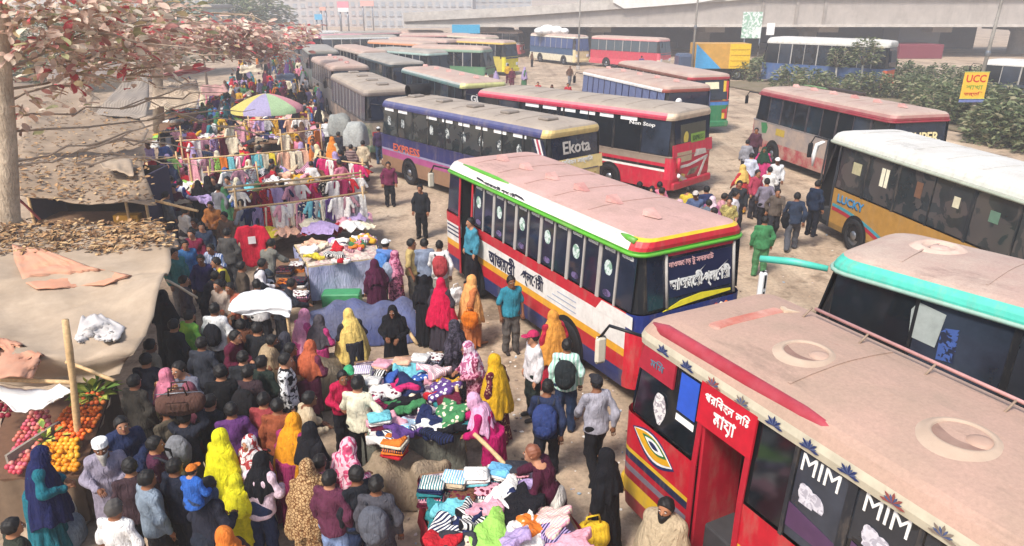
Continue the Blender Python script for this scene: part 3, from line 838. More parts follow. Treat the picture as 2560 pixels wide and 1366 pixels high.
# header over the door and over the front window
hd = mat('#b3172a', .4)
xd0, xd1 = L2 - 1.50, L2 - 2.40
decal(mim, [on_side(mim, Lm, Wm, zb, zw, xd1, .52, .012), on_side(mim, Lm, Wm, zb, zw, xd0, .52, .012), on_side(mim, Lm, Wm, zb, zw, xd0, 1.0, .012), on_side(mim, Lm, Wm, zb, zw, xd1, 1.0, .012)], hd, 'door_header', (0, 1, .09), .03)
lettering('পরিবহন লিঃ', mim, on_side(mim, Lm, Wm, zb, zw, (xd0 + xd1) / 2, .88, .046), (-1, 0, 0), (0, -.09, 1), .14, .72, wt, .01)
lettering('মায়া', mim, on_side(mim, Lm, Wm, zb, zw, (xd0 + xd1) / 2, .68, .046), (-1, 0, 0), (0, -.09, 1), .20, .36, wt, .02)
decal(mim, [on_side(mim, Lm, Wm, zb, zw, L2 - 1.0, .66, .0), on_side(mim, Lm, Wm, zb, zw, L2 - .26, .66, .0), on_side(mim, Lm, Wm, zb, zw, L2 - .36, 1.0, .0), on_side(mim, Lm, Wm, zb, zw, L2 - 1.0, 1.0, .0)], mat('#9c2434', .45), 'window_visor', (0, 1, .09), .03)
lettering('মিম', mim, on_side(mim, Lm, Wm, zb, zw, L2 - .66, .83, .034), (-1, 0, 0), (0, -.09, 1), .12, .28, mat('#4f6f80', .5))
decal(mim, [on_side(mim, Lm, Wm, zb, zw, L2 - 1.44, .46, .0), on_side(mim, Lm, Wm, zb, zw, L2 - 1.10, .46, .0), on_side(mim, Lm, Wm, zb, zw, L2 - 1.10, .92, .0), on_side(mim, Lm, Wm, zb, zw, L2 - 1.44, .92, .0)], mat('#2c52b4', .4), 'window_sticker', (0, 1, .09), .006)
decal(mim, [on_side(mim, Lm, Wm, zb, zw, L2 - 1.44, .34, .0), on_side(mim, Lm, Wm, zb, zw, L2 - 1.10, .34, .0), on_side(mim, Lm, Wm, zb, zw, L2 - 1.10, .42, .0), on_side(mim, Lm, Wm, zb, zw, L2 - 1.44, .42, .0)], wt, 'window_sticker', (0, 1, .09), .006)
c = on_side(mim, Lm, Wm, zb, zw, L2 - .78, .32, .0)
decal(mim, [c + Vector((-.10 * math.cos(t) * (1 + .3 * math.cos(2 * t)), 0, .24 * math.sin(t) * (1 + .15 * math.sin(3 * t)))) for t in [6.283 * q / 14 for q in range(14)]], mat('#d8d4d0', .5, 'blotch', '#9a9296', 14), 'window_sticker')
# painted eye on the front quarter: nested leaf shapes
def leaf(cx, cz, w, h, dy, rot=0.0, n=9):
    up = [(w * (-1 + 2 * i / n), h * math.sin(math.pi * i / n) * .8) for i in range(n + 1)]
    lo = [(w * (1 - 2 * i / n), -h * math.sin(math.pi * i / n)) for i in range(1, n)]
    out = []
    for (x, z) in up + lo:
        xr = x * math.cos(rot) - z * math.sin(rot); zr = x * math.sin(rot) + z * math.cos(rot)
        out.append(Vector((cx - xr, W2 + dy, cz + zr)))
    return out
ex, ez = L2 - .74, 1.13
ex, ez = L2 - .74, 1.20
for (w, h, dy, colr, dx, dz) in ((.50, .25, .003, '#1f2c55', 0, 0), (.46, .205, .009, '#d8d6d0', .0, .01), (.43, .17, .015, '#d09a22', .0, .02), (.29, .105, .021, '#2d6a3c', -.05, .06), (.22, .075, .027, '#e0ddd6', -.05, .06), (.12, .042, .033, '#20284c', -.04, .06)):
    decal(mim, leaf(ex + dx, ez + dz * .6, w * .92, h * .62, dy, -.12), mat(colr, .4))
# flowers along the gutter band
for k in range(13):
    x = L2 - .75 - k * .47
    colr = ('#22305c', '#22305c', '#8c4a44', '#7d7064', '#22305c')[k % 5]
    for q in range(9):
        a_ = math.pi * q / 8.0; c = Vector((x, 0, 2.475)); rr_ = .125 if q % 2 == 0 else .095
        pt = [c, c + Vector((-rr_ * .7 * math.cos(a_ - .16), 0, rr_ * .62 * math.sin(a_ - .16))), c + Vector((-rr_ * math.cos(a_), 0, rr_ * .85 * math.sin(a_))), c + Vector((-rr_ * .7 * math.cos(a_ + .16), 0, rr_ * .62 * math.sin(a_ + .16)))]
        decal(mim, [Vector((p.x, W2 - .022, p.z)) for p in pt], mat(colr if q % 2 == 0 else '#4a5578', .5), 'painted_flower', (0, 1, 0), .006)
# red cove strip over the front half, roof rail, craters, peeling front patch
p = MB(); p.tube([(L2 - .35 - .25 * i, W2 - .17 - .003 * i, 2.655) for i in range(14)], [.04] + [.095] * 10 + [.08, .05, .02], 0, 12); p.build('cove_strip', mat('#96222e', .5, 'dust', '#a8505a', 4), mim)
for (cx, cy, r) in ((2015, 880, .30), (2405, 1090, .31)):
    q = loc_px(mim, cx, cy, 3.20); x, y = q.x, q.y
    p = MB(); p.lathe([(r * 1.5, -.035), (r * 1.2, .004), (r * 1.0, .026), (r * .94, .036), (r * .86, .036), (r * .82, .024), (r * .78, -.012)], (x, y, 2.812), 0, 40); p.build('roof_vent', mat('#b5a08c', .85, 'dust', '#a8917e', 4, .1, .2), mim)
    p = MB(); p.lathe([(r * .86, .012), (.001, .004)], (x, y, 2.813), 0, 30); p.build('vent_floor', mat('#7d5f54', .9, 'dust', '#9a7f70', 5, .2, .3), mim)  # darker floor colour stands in for shade in the recess, with dirt patches
    p = MB(); p.lathe([(r * .45, -.02), (r * .42, .035), (r * .2, .05), (.001, .05)], (x - .14, y - .08, 2.792), 0, 24); p.build('vent_cap', mat('#b89c8a', .85, 'dust', '#a98a78', 5), mim)
p = MB()
yr = W2 - .07 - 1.74 / KP
p.tube([(L2 - 1.35, yr, 2.90), (L2 - 4.0, yr, 2.895), (L2 - 7.6, yr, 2.90)], .020, 0, 6); p.build('roof_rail', mat('#b98a84', .6), mim)
for k in range(8):
    p = MB(); x = L2 - 1.3 - k * .86; p.tube([(x, yr, 2.90), (x + .02, yr + .14, 2.78)], .014, 0, 6); p.build('rail_post', mat('#8e7a68', .6), mim)
p = MB(); p.box((L2 - 1.0, .05, 2.765), (.22, 1.2, .10), bev=.04); p.build('roof_ridge', mat('#b06a5a', .8, 'dust', '#c4a394', 6), mim)
p = MB(); p.slab([(L2 - .90, -.80, 2.70), (L2 - 1.15, -.85, 2.71), (L2 - 1.1, -.5, 2.79), (L2 - .95, -.58, 2.78)], (0, -.2, 1), .05); p.build('roof_patch', mat('#d6bfa2', .85), mim)

# --- white, red and blue bus with a green gutter
agb, La, Wa = bus('white red and navy bus with green gutter and dusty pink roof', (1110, 419), (1609, 647), 2.45,
    side=[(.62, '#26305c'), (.80, '#b01f2c'), (.90, '#d79c28'), (1.20, '#d9d4cc'), (3, '#b3202e')],
    rear=[(1.12, '#c01c30'), (1.30, '#1e2f72'), (3, '#1e2f72')], roof=[(.10, '#4c9a28'), (.55, ('#dcd6ce', '#c02030')), (.68, ('#cfc0b6', '#d6b32a')), (2, DUST1)], pillar='#a59f98', npane=12,
    door=(1.05, .72, '#b3202e', False), W=2.70, H=2.79, zb1=1.78, mircol=CREAM, glass=GLASSB, gutter='#57a22e', vents=('scoop', 6, .25))
L2, W2 = La / 2, Wa / 2
navy = mat('#20264a', .45)
lettering('আজমেরী', agb, (L2 - 3.35, W2 + .008, 1.05), (-1, 0, 0), (0, 0, 1), .28, 1.3, mat('#1b2038', .5), .02)
lettering('গ্লোরী', agb, (L2 - 4.75, W2 + .008, 1.05), (-1, 0, 0), (0, 0, 1), .28, 1.0, mat('#1b2038', .5), .02)
for k in range(3): decal(agb, [(L2 - .98, W2 + .004, 1.00 + .07 * k), (L2 - .28, W2 + .004, 1.00 + .07 * k), (L2 - .28, W2 + .004, 1.025 + .07 * k), (L2 - .98, W2 + .004, 1.025 + .07 * k)], mat('#3a3d55', .5), 'painted_line')
for k in range(3): decal(agb, [(-L2 + 1.9 + .0, W2 + .004, .96 + .075 * k), (-L2 + 3.0 - .2 * k, W2 + .004, .96 + .075 * k), (-L2 + 3.0 - .2 * k, W2 + .004, .972 + .075 * k), (-L2 + 1.9, W2 + .004, .972 + .075 * k)], mat('#9aa0b0', .5), 'painted_line')
# white quarter where the red band stops, at the tail
decal(agb, [(-L2 + .1, W2 + .003, 1.19), (-L2 + 1.25, W2 + .003, 1.19), (-L2 + 1.05, W2 + .003, 1.345), (-L2 + .1, W2 + .003, 1.345)], mat('#d9d4cc', .45), 'painted_quarter')
lettering('আজমেরী গ্লোরী', agb, (L2 - 3.2, W2 - .030, 2.54), (-1, 0, 0), (0, -.12, 1), .10, 1.5, mat('#2a2c38', .5), .01)
for xx in (L2 - 2.25, L2 - 4.15): decal(agb, [(xx - .22, W2 - .036, 2.53), (xx + .22, W2 - .036, 2.56), (xx + .22, W2 - .042, 2.60), (xx - .1, W2 - .042, 2.58)], mat('#2a2c38', .5), 'painted_arrow', (0, 1, .1), .006)
x_start = L2 - 1.05 - .72 - .05; w_ = (x_start - (-L2 + .16)) / 12
for k in range(12):
    x = x_start - (k + .5) * w_
    lettering('আজমেরী', agb, on_side(agb, La, Wa, 1.36, 2.45, x, .90, -.012), (-1, 0, 0), (0, -.09, 1), .075, w_ * .62, wt, .02)
    if k % 2 == 0:
        c = on_side(agb, La, Wa, 1.36, 2.45, x, .58, -.012)
        decal(agb, [c + Vector((-.12 * math.cos(t), 0, .15 * math.sin(t))) for t in [6.283 * q / 14 for q in range(14)]], mat('#ccd6d0', .5, 'blotch', '#7fa08c', 10), 'window_sticker')
        c = on_side(agb, La, Wa, 1.36, 2.45, x - .02, .14, -.012)
        decal(agb, [c + Vector((-.13 * math.cos(t), 0, .07 * math.sin(t))) for t in [6.283 * q / 10 for q in range(10)]], mat('#6f5f86', .5, 'blotch', '#3d3350', 10), 'window_sticker')
# tail: dark window panel with big white lettering, yellow blade stripe, lights, chrome blade
def rp(y, z, o=.0):
    f = max(0, (z - 1.36) / (2.45 - 1.36)); return Vector((-L2 + .14 * f - o, y, z))
decal(agb, [rp(.62, 1.58, -.004), rp(-.98, 1.58, -.004), rp(-.98, 2.28, -.004), rp(.62, 2.28, -.004)], mat('#1b2140', .3), 'rear_banner', (-1, 0, .12), .008)
lettering('আজমেরী গ্লোরী', agb, rp(-.18, 1.84, .014), (0, -1, 0), (.12, 0, 1), .42, 1.52, wt, .04)
lettering('নাওজোড় টু সদরঘাট', agb, rp(.05, 2.18, .014), (0, -1, 0), (.12, 0, 1), .16, 1.1, mat('#d9a7a4', .5), .01)
decal(agb, [rp(.62, 2.34, .012), rp(-1.02, 2.34, .012), rp(-1.02, 2.43, .012), rp(.62, 2.43, .012)], mat('#c02638', .45), 'rear_header', (-1, 0, .12), .008)
for yy in (.66, -1.02):
    p = MB(); p.tube([rp(yy, 1.42, .02), rp(yy, 2.38, .02)], .03, 0, 6); p.build('rear_pillar', mat('#a59f98', .6), agb)
decal(agb, [rp(.75, 1.36, .004), rp(.0, 1.42, .004), rp(-.95, 1.46, .004), rp(-.95, 1.50, .004), rp(-.2, 1.55, .004), rp(.3, 1.50, .004)][::1], mat('#d9c92e', .45), 'painted_stripe', (-1, 0, 0), .012)
for sy in (1, -1):
    for k in range(3):
        p = MB(); p.lathe([(.055, 0), (.055, .02), (.001, .03)], (0, 0, 0), 0, 14, 'x'); o = p.build('tail_lamp', mat(('#c2602c', '#d9c8b0', '#a03024')[k], .25), agb, (-L2 - .012, sy * .72 + .13 * (k - 1), 1.25), (0, 0, math.pi))
decal(agb, [rp(.75, .96, .004), rp(.2, .92, .004), rp(-.9, 1.0, .004), rp(-1.0, 1.09, .004), rp(-.2, 1.05, .004), rp(.70, 1.05, .004)], CHROME, 'bumper_blade', (-1, 0, 0), .03)
p = MB(); p.tube([(L2 - 1.0 - .6 * i, W2 - .18, 2.685) for i in range(5)], [.02, .05, .05, .05, .02], 0, 8); p.build('green_cove', paint('#57a22e', 0), agb)
p = MB(); p.tube([(-L2 + .3 + .25 * i, W2 - .12 - .02 * i, 2.655) for i in range(3)], [.06, .06, .02], 0, 8); p.build('green_corner', paint('#57a22e', 0), agb)

# --- bus with a turquoise roof edge
teal, Lt, Wt = bus('bus with turquoise roof edge, pale dusty roof and unbroken black windows', (2034, 659), (2560, 814), 2.45,
    side=[(.7, '#2f3a44'), (1.2, '#55b5a6'), (3, '#23272b')], roof=[(.52, '#4cb9a4'), (2, DUST3)], pillar='#16181b', npane=6, L=8.8, W=2.4, H=2.80, glass=GLASS, gutter='#8fae9f', vents=('crater', 3, -.25), rc=.4, mirrors=False)
L2, W2 = Lt / 2, Wt / 2
decal(teal, [on_side(teal, Lt, Wt, 1.36, 2.45, L2 - 2.15, .38, -.013), on_side(teal, Lt, Wt, 1.36, 2.45, L2 - 1.75, .42, -.013), on_side(teal, Lt, Wt, 1.36, 2.45, L2 - 1.70, .78, -.013), on_side(teal, Lt, Wt, 1.36, 2.45, L2 - 1.78, .90, -.013), on_side(teal, Lt, Wt, 1.36, 2.45, L2 - 2.2, .84, -.013)], mat('#9ba29d', .3), 'curtain')
decal(teal, [on_side(teal, Lt, Wt, 1.36, 2.45, L2 - 2.45, .26, -.013), on_side(teal, Lt, Wt, 1.36, 2.45, L2 - 2.2, .24, -.013), on_side(teal, Lt, Wt, 1.36, 2.45, L2 - 2.18, .66, -.013), on_side(teal, Lt, Wt, 1.36, 2.45, L2 - 2.42, .7, -.013)], mat('#3c5590', .6, 'blotch', '#1e2438', 9), 'curtain')
A_, B_, M_ = Vector((L2 - .22, W2 - .16, 2.40)), loc_px(teal, 1900, 647, 2.75), loc_px(teal, 1905, 712, 2.35)
p = MB(); p.tube([A_, (A_ + B_) / 2 + Vector((0, 0, .03)), B_], [.05, .065, .055], 0, 8); p.build('mirror_arm', paint('#4cb9a4', 0), teal)
p = MB(); p.box(M_, (.10, .20, .46), bev=.05); mo = p.build('mirror', WHITE, teal)
p = MB(); p.box(M_ + Vector((-.054, 0, .06)), (.012, .04, .22)); p.box(M_ + Vector((-.054, 0, -.14)), (.012, .04, .06)); p.build('mirror_mark', BLACKP, mo)

# --- ochre coach with a white roof
och, Lo, Wo = bus('ochre coach with bright white roof, blue lettering and wide side windows', (2062, 346), (2560, 505), 2.6,
    side=[(.55, '#8a6a34'), (3, '#a97e3a')], roof=[(.55, '#cfcfc2'), (2, DUSTW)], pillar='#20262a', npane=7, W=2.5, H=2.98, L=11.0, glass=mat('#2b3133', .12, 'blotch', '#4a4644', 1.6, .3, 0, .6), rake=.35, door=(.25, .75, '#2a3036', False), gutter='#9da392', zb=1.45, zb1=1.55)
L2, W2 = Lo / 2, Wo / 2
for (z0, z1, colr) in ((.98, 1.06, '#3f8f9c'), (.88, .97, '#a62436')):
    pts = []
    n = 12
    up = [(L2 - 1.1 - i * .34, z1 - .0016 * i * i * 3.2) for i in range(n + 1)]; lo = [(x, z - (z1 - z0)) for x, z in up]
    for i in range(n):
        decal(och, [(up[i + 1][0], W2 + .004, up[i + 1][1]), (up[i][0], W2 + .004, up[i][1]), (lo[i][0], W2 + .004, lo[i][1]), (lo[i + 1][0], W2 + .004, lo[i + 1][1])][::-1], mat(colr, .45), 'painted_stripe', (0, 1, 0), .004)
lettering('LUCKY', och, (L2 - 2.0, W2 + .008, 1.24), (-1, 0, 0), (0, 0, 1), .21, 1.35, mat('#3a86b4', .4), .02)
lettering('LUCKY', och, (L2 - 1.98, W2 + .003, 1.215), (-1, 0, 0), (0, 0, 1), .21, 1.35, mat('#1b2238', .4), .02)
for i, (dx, f0, f1, w, colr) in enumerate(((1.75, .45, .70, .42, '#b0a884'), (3.1, .40, .78, .16, '#e6e0c4'), (3.3, .40, .78, .14, '#e6e0c4'), (4.6, .45, .75, .25, '#6f4f3c'), (6.0, .52, .72, .22, '#cfc6a8'), (7.2, .5, .7, .3, '#5d7a66'), (8.5, .45, .7, .3, '#8a5a50'))):
    decal(och, [on_side(och, Lo, Wo, 1.45, 2.6, L2 - dx - w, f0, -.012), on_side(och, Lo, Wo, 1.45, 2.6, L2 - dx, f0, -.012), on_side(och, Lo, Wo, 1.45, 2.6, L2 - dx, f1, -.012), on_side(och, Lo, Wo, 1.45, 2.6, L2 - dx - w, f1, -.012)], mat(colr, .5), 'window_sticker', (0, 1, .09), .005)
for s in range(2):
    p = MB(); p.tube([(L2 - .12 + .10 * s, W2 - .02, 2.52), (L2 + .12 + .08 * s, W2 + .06, 2.40), (L2 + .22 + .06 * s, W2 + .08, 2.1), (L2 + .24, W2 + .08, 1.8)], [.02, .05, .055, .03], 0, 8); p.build('mirror_horn', WHITE, och)

# --- maroon and grey coach
mar, Lr, Wr = bus('maroon coach with weathered grey flank, green patch and tan dusty roof', (1890, 232), (2235, 308), 2.6,
    side=[(.80, '#9c2738'), (1.5, '#8d8480'), (3, '#8d8480')], rear=[(1.2, '#8d6a5e'), (3, '#b06a50')], roof=[(.4, '#8f3a40'), (.5, '#a87a72'), (2, DUST3)], pillar='#3a3438', npane=9, W=2.75, H=2.96, gutter='#8f2c38', vents=('scoop', 6, .1), front=[(3, '#a8283a')], dust=2)
L2, W2 = Lr / 2, Wr / 2
decal(mar, [(L2 - 1.4, W2 + .004, 1.02), (L2 - 1.05, W2 + .004, 1.0), (L2 - .9, W2 + .004, 1.3), (L2 - 1.35, W2 + .004, 1.34), (L2 - 1.5, W2 + .004, 1.2)], mat('#3d7a4a', .6), 'painted_patch')
decal(mar, [(L2 - 2.9, W2 + .004, 1.05), (L2 - 2.2, W2 + .004, 1.05), (L2 - 2.2, W2 + .004, 1.25), (L2 - 2.9, W2 + .004, 1.25)], mat('#b59a3c', .6), 'painted_patch')
lettering('SUPER', mar, (-L2 - .02, -.1, 2.0), (0, -1, 0), (.12, 0, 1), .4, 1.3, mat('#e0cf9a', .5), .02)
decal(mar, [(L2 - .9, -W2 + .3, 2.92), (L2 - 2.6, -W2 + .3, 2.92), (L2 - 2.6, -W2 + .75, 2.965), (L2 - .9, -W2 + .75, 2.965)], mat('#6f8f60', .7), 'roof_sheet', (0, 0, 1), .03)
p = MB(); p.box((L2 - 3.6, -W2 + .45, 2.97), (2.4, .3, .14), bev=.03); p.build('roof_box', mat('#3a3230', .8), mar)

# --- crimson coach with a long black window band
crm, Lc, Wc = bus('crimson coach with long black windows and a battered red and white tail', (1155, 243), (1690, 303), 2.6,
    side=[(.95, '#b81f38'), (1.02, '#e0dcd4'), (1.10, '#1d1a1c'), (1.2, '#b81f38'), (1.45, '#8f7f70'), (3, '#8f7f70')], rear=[(.72, '#b02036'), (1.35, '#c42640'), (3, '#c42640')],
    roof=[(.36, ('#b33048', '#cdb79c')), (.6, ('#cf7a80', '#cdb79c')), (2, DUST2)], pillar='#15181c', npane=8, W=2.95, H=2.95, turn=-5, L=11.3, anchor='r', gutter=None, zb=1.40, rearwin=.34, zb1=1.55)
L2, W2 = Lc / 2, Wc / 2
for k in range(6): decal(crm, [on_side(crm, Lc, Wc, 1.4, 2.6, L2 - 4.3 - k * 1.05, .86, -.012), on_side(crm, Lc, Wc, 1.4, 2.6, L2 - 3.5 - k * 1.05, .86, -.012), on_side(crm, Lc, Wc, 1.4, 2.6, L2 - 3.5 - k * 1.05, .97, -.012), on_side(crm, Lc, Wc, 1.4, 2.6, L2 - 4.3 - k * 1.05, .97, -.012)], WHITE, 'window_sticker', (0, 1, .09), .005)
lettering('Non Stop', crm, on_side(crm, Lc, Wc, 1.4, 2.6, -L2 + 1.5, .80, -.010), (-1, 0, 0), (0, -.09, 1), .16, 1.2, wt, .01)
def tailpt(y, z, o=.006): return Vector((-L2 - o + (.14 * max(0, (z - 1.4) / 1.2)), y, z))
decal(crm, [tailpt(.85, 1.62, -.01), tailpt(-.95, 1.62, -.01), tailpt(-.95, 2.4, -.01), tailpt(.85, 2.4, -.01)], mat('#4c4a3c', .5), 'rear_banner', (-1, 0, .12), .008)
decal(crm, [tailpt(.15, 1.75, .006), tailpt(-.85, 1.75, .006), tailpt(-.85, 2.05, .006), tailpt(.15, 2.05, .006)], mat('#7d9c3e', .5), 'rear_sticker', (-1, 0, .12), .008)
c = tailpt(.5, 1.95, .006)
decal(crm, [c + Vector((0, -.16 * math.cos(t), .22 * math.sin(t))) for t in [6.283 * q / 14 for q in range(14)]], mat('#d0bb52', .5), 'rear_sticker', (-1, 0, .12), .008)
lettering('EXPRESS', crm, tailpt(-.35, 1.9, .02), (0, -1, 0), (.12, 0, 1), .16, .8, mat('#25401c', .5))
for (pts, colr) in (([(1.0, .9), (.25, .62), (-.45, .62), (-.95, 1.22), (-1.1, 1.22), (-.55, .50), (.3, .48), (1.05, .82)], '#e0dcd6'), ([(1.05, 1.02), (.2, 1.02), (-1.1, 1.16), (-1.1, 1.24), (.2, 1.10), (1.05, 1.10)], '#e0dcd6'), ([(.95, .5), (.55, .5), (.45, .8), (.75, .86)], '#d9b63c'), ([(-.1, 1.28), (-1.0, 1.30), (-.9, 1.46), (-.2, 1.5)], '#d8d0c6'), ([(1.12, 1.2), (.1, 1.2), (.1, 1.5), (1.12, 1.52)], '#c0ac84'), ([(.35, .75), (-.2, .75), (-.5, .95), (.1, .92)], '#1d1a1c')):
    decal(crm, [tailpt(y, z) for y, z in pts], mat(colr, .5, 'dust', '#a89880', 6), 'painted_swoosh', (-1, 0, 0), .012)
p = MB(); p.tube([tailpt(1.05, .95, .06), tailpt(1.05, 1.35, .06)], .07, 0, 8); p.build('tail_post', paint('#b81f38', 0), crm)
p = MB(); p.ball((0, 0, 0), .07); p.build('tail_lamp', WHITE, crm, tailpt(1.05, .82, .09))

# --- navy coach with a cream tail
nav, Ln, Wn = bus('navy coach with pink brown skirt and cream tail lettered in white', (945, 262), (1375, 348), 2.6,
    side=[(.80, '#8a6a52'), (.98, '#9c4a78'), (1.04, '#8a86a0'), (1.22, '#2c2f5e'), (3, '#2a2c58')], rear=[(3, '#d9bf80')], roof=[(.36, ('#3f4270', '#d3b878')), (.55, ('#5a5c80', '#d3b878')), (2, DUST2)],
    pillar='#1a1f22', npane=9, W=2.70, H=2.95, L=10.8, anchor='r', vents=('hatch', 5, .2), zb=1.42, rearwin=.36, glass=mat('#20282a', .12, 'blotch', '#3a3d3c', 1.3, .3, 0, .6))
L2, W2 = Ln / 2, Wn / 2
for k in range(9):
    x = L2 - .9 - k * 1.05
    if k == 2: continue
    decal(nav, [on_side(nav, Ln, Wn, 1.42, 2.6, x - .34, .86, -.012), on_side(nav, Ln, Wn, 1.42, 2.6, x + .34, .86, -.012), on_side(nav, Ln, Wn, 1.42, 2.6, x + .34, .96, -.012), on_side(nav, Ln, Wn, 1.42, 2.6, x - .34, .96, -.012)], WHITE, 'window_sticker', (0, 1, .09), .005)
    c = on_side(nav, Ln, Wn, 1.42, 2.6, x, .50, -.012)
    decal(nav, [c + Vector((-.13 * math.cos(t), 0, .22 * math.sin(t))) for t in [6.283 * q / 12 for q in range(12)]], mat('#b8bcb8', .5, 'blotch', '#40484c', 9), 'window_sticker')
lettering('EXPRESS', nav, (L2 - 2.2, W2 + .008, 1.12), (-1, 0, 0), (.0, 0, 1), .22, 2.0, mat('#c05a3c', .5), .02)
def tailpt(y, z, o=.006): return Vector((-L2 - o + (.14 * max(0, (z - 1.4) / 1.2)), y, z))
for k, colr in enumerate(('#1c2238', '#d8d4d2', '#b0324c', '#d8d4d2', '#1c2238')):
    x = -L2 + .78 - .16 * k * .62
    decal(nav, [(x - .55, W2 - .02, 1.42 + .0), (x - .42, W2 - .02, 1.42), (x + .10, W2 - .085, 2.5), (x - .03, W2 - .085, 2.5)], mat(colr, .45), 'painted_stripe', (0, 1, 0), .03)
lettering('Ekota', nav, tailpt(-.05, 2.20, .02), (0, -1, 0), (.12, 0, 1), .42, 1.3, mat('#b9b2a8', .5), .02)
lettering('পরিবহন সার্ভিস', nav, tailpt(0, 1.72, .02), (0, -1, 0), (.12, 0, 1), .24, 1.6, wt, .02)
lettering('CCC', nav, tailpt(-.72, 1.22, .01), (0, -1, 0), (0, 0, 1), .16, .5, mat('#a8884c', .5), .0)
decal(nav, [tailpt(.25, .70), tailpt(-.2, .78), tailpt(-.7, .95), tailpt(-.75, .86), tailpt(-.4, .74), tailpt(.2, .62)], mat('#22366c', .5), 'painted_swoosh', (-1, 0, 0), .008)
for k in range(3):
    p = MB(); p.ball((0, 0, 0), (.03, .08, .08)); p.build('tail_lamp', mat(('#6a4a20', '#c8b890', '#6a4a20')[k], .3), nav, tailpt(.85 - .2 * k, 1.2, .0))
p = MB(); p.lathe([(.20, -.5), (.26, -.5), (.26, .5), (.20, .5)], (L2 - 1.0, -.15, 3.14), 0, 20, 'y'); p.build('spare_tyre', RUBBER, nav)

# --- the queue of older coaches along the market
GQ = 'older coaches queued nose to tail beside the market'
bus('grey brown coach with curtained windows behind the navy coach', (818, 192), (913, 241), 2.5, side=[(.8, '#5c5450'), (3, '#4c4a4c')], rear=[(3, '#3f5a48')], roof=[(.3, '#8a7f78'), (2, DUST2)], pillar='#8a8684', npane=10, W=2.6, H=2.84, group=GQ, glass=mat('#3a3a40', .2, 'stripesx', '#6a6670', 3.5), anchor='r', L=9.2, vents=('hatch', 4, .1), dust=2)
bus('pink roofed grey coach queued ahead of the brown one', (771, 148), (828, 178), 2.5, side=[(.8, '#6a6664'), (3, '#77726f')], roof=[(.3, '#a08c84'), (2, DUST3)], pillar='#8a8684', npane=9, W=2.6, H=2.84, group=GQ, glass=mat('#45454a', .2), anchor='r', L=9.4, detail=1, vents=('scoop', 4, 0))
bus('pale grey roofed coach at the head of the queue', (758, 124), (772, 136), 2.5, side=[(.8, '#6a6a66'), (3, '#5d6462')], roof=[(.3, '#8f938c'), (2, DUSTG)], pillar='#8a8684', npane=8, W=2.6, H=2.84, group=GQ, anchor='r', L=9.0, detail=1)
g11, L11, W11 = bus('pink roofed coach with yellow green tail hood behind the crimson coach', (977, 173), (1158, 222), 2.5, side=[(.8, '#2f5a56'), (3, '#34505a')], rear=[(1.3, '#d7d08a'), (3, '#d7d2a0')], roof=[(.3, ('#5f7a78', '#cfcf8c')), (.5, ('#a8aaa2', '#cfcf8c')), (2, DUST3)], pillar='#2c3a40', npane=10, W=2.65, H=2.84, L=10.5, anchor='r', detail=1, vents=('scoop', 5, 0))
lettering('GLAMITY', g11, (-L11 / 2 - .01, 0, 2.0), (0, -1, 0), (.12, 0, 1), .4, 1.7, wt, .03)
bus('white roofed coach with dark side standing beyond the pink roofed one', (876, 138), (977, 168), 2.5, side=[(.8, '#4a5a5c'), (3, '#3f4c50')], rear=[(3, '#5a6a70')], roof=[(.3, '#3f4c50'), (2, DUSTG)], pillar='#2c3a40', npane=9, W=2.6, H=2.84, L=10, anchor='r', detail=1)
bus('cream roofed coach with a yellow tail panel far up the yard', (846, 124), (905, 138), 2.5, side=[(3, '#6a6a66')], rear=[(3, '#d7cf8a')], roof=[(.3, '#b8a89a'), (2, DUST3)], npane=8, L=10, anchor='r', detail=1)
b17, L17, W17 = bus('blue curtained coach with dark round-lamped tail and turquoise blade', (1462, 186), (1667, 232), 2.5, side=[(.8, '#3f6f9c'), (3, '#45506c')], rear=[(1.15, '#3fa8c8'), (3, '#6f6862')], roof=[(.3, ('#e0ddd8', '#a8584c')), (2, DUST3)], pillar='#2a3150', npane=13, W=2.75, H=2.84, L=10.4, anchor='r', glass=mat('#3d466c', .3, 'stripesx', '#7c86a8', 2.6), detail=2, mirrors=True, vents=('scoop', 5, .1))
p = MB(); p.lathe([(.18, 0), (.18, .03), (.001, .04)], (0, 0, 0), 0, 16, 'x'); p.build('round_lamp', WHITE, b17, (-L17 / 2 - .02, .62, 2.05), (0, 0, math.pi))
b18, L18, W18 = bus('coach with red, yellow and green striped tail beside the blue curtained one', (1512, 157), (1728, 201), 2.5, side=[(3, '#7a4438')], rear=[(1.2, '#2f7a50'), (1.6, '#3f7ab8'), (3, '#b83a3c')], roof=[(.3, ('#7a4a3c', '#b8404a')), (2, DUST3)], npane=10, W=2.75, H=2.84, L=10.6, anchor='r', detail=1)
for (ya, yb, colr) in ((-.85, -1.02, '#d7b43a'), (-1.02, -1.18, '#b8383c')):
    decal(b18, [(-L18 / 2 - .01, ya, .7), (-L18 / 2 - .01, yb, .7), (-L18 / 2 - .01 + .12, yb, 2.4), (-L18 / 2 - .01 + .12, ya, 2.4)], mat(colr, .5), 'painted_stripe', (-1, 0, 0), .01)
decal(b18, [(-L18 / 2, .35, 2.0), (-L18 / 2, -.5, 2.0), (-L18 / 2 + .1, -.5, 2.35), (-L18 / 2 + .1, .35, 2.35)], mat('#d9d2b0', .5), 'rear_sticker', (-1, 0, 0), .04)

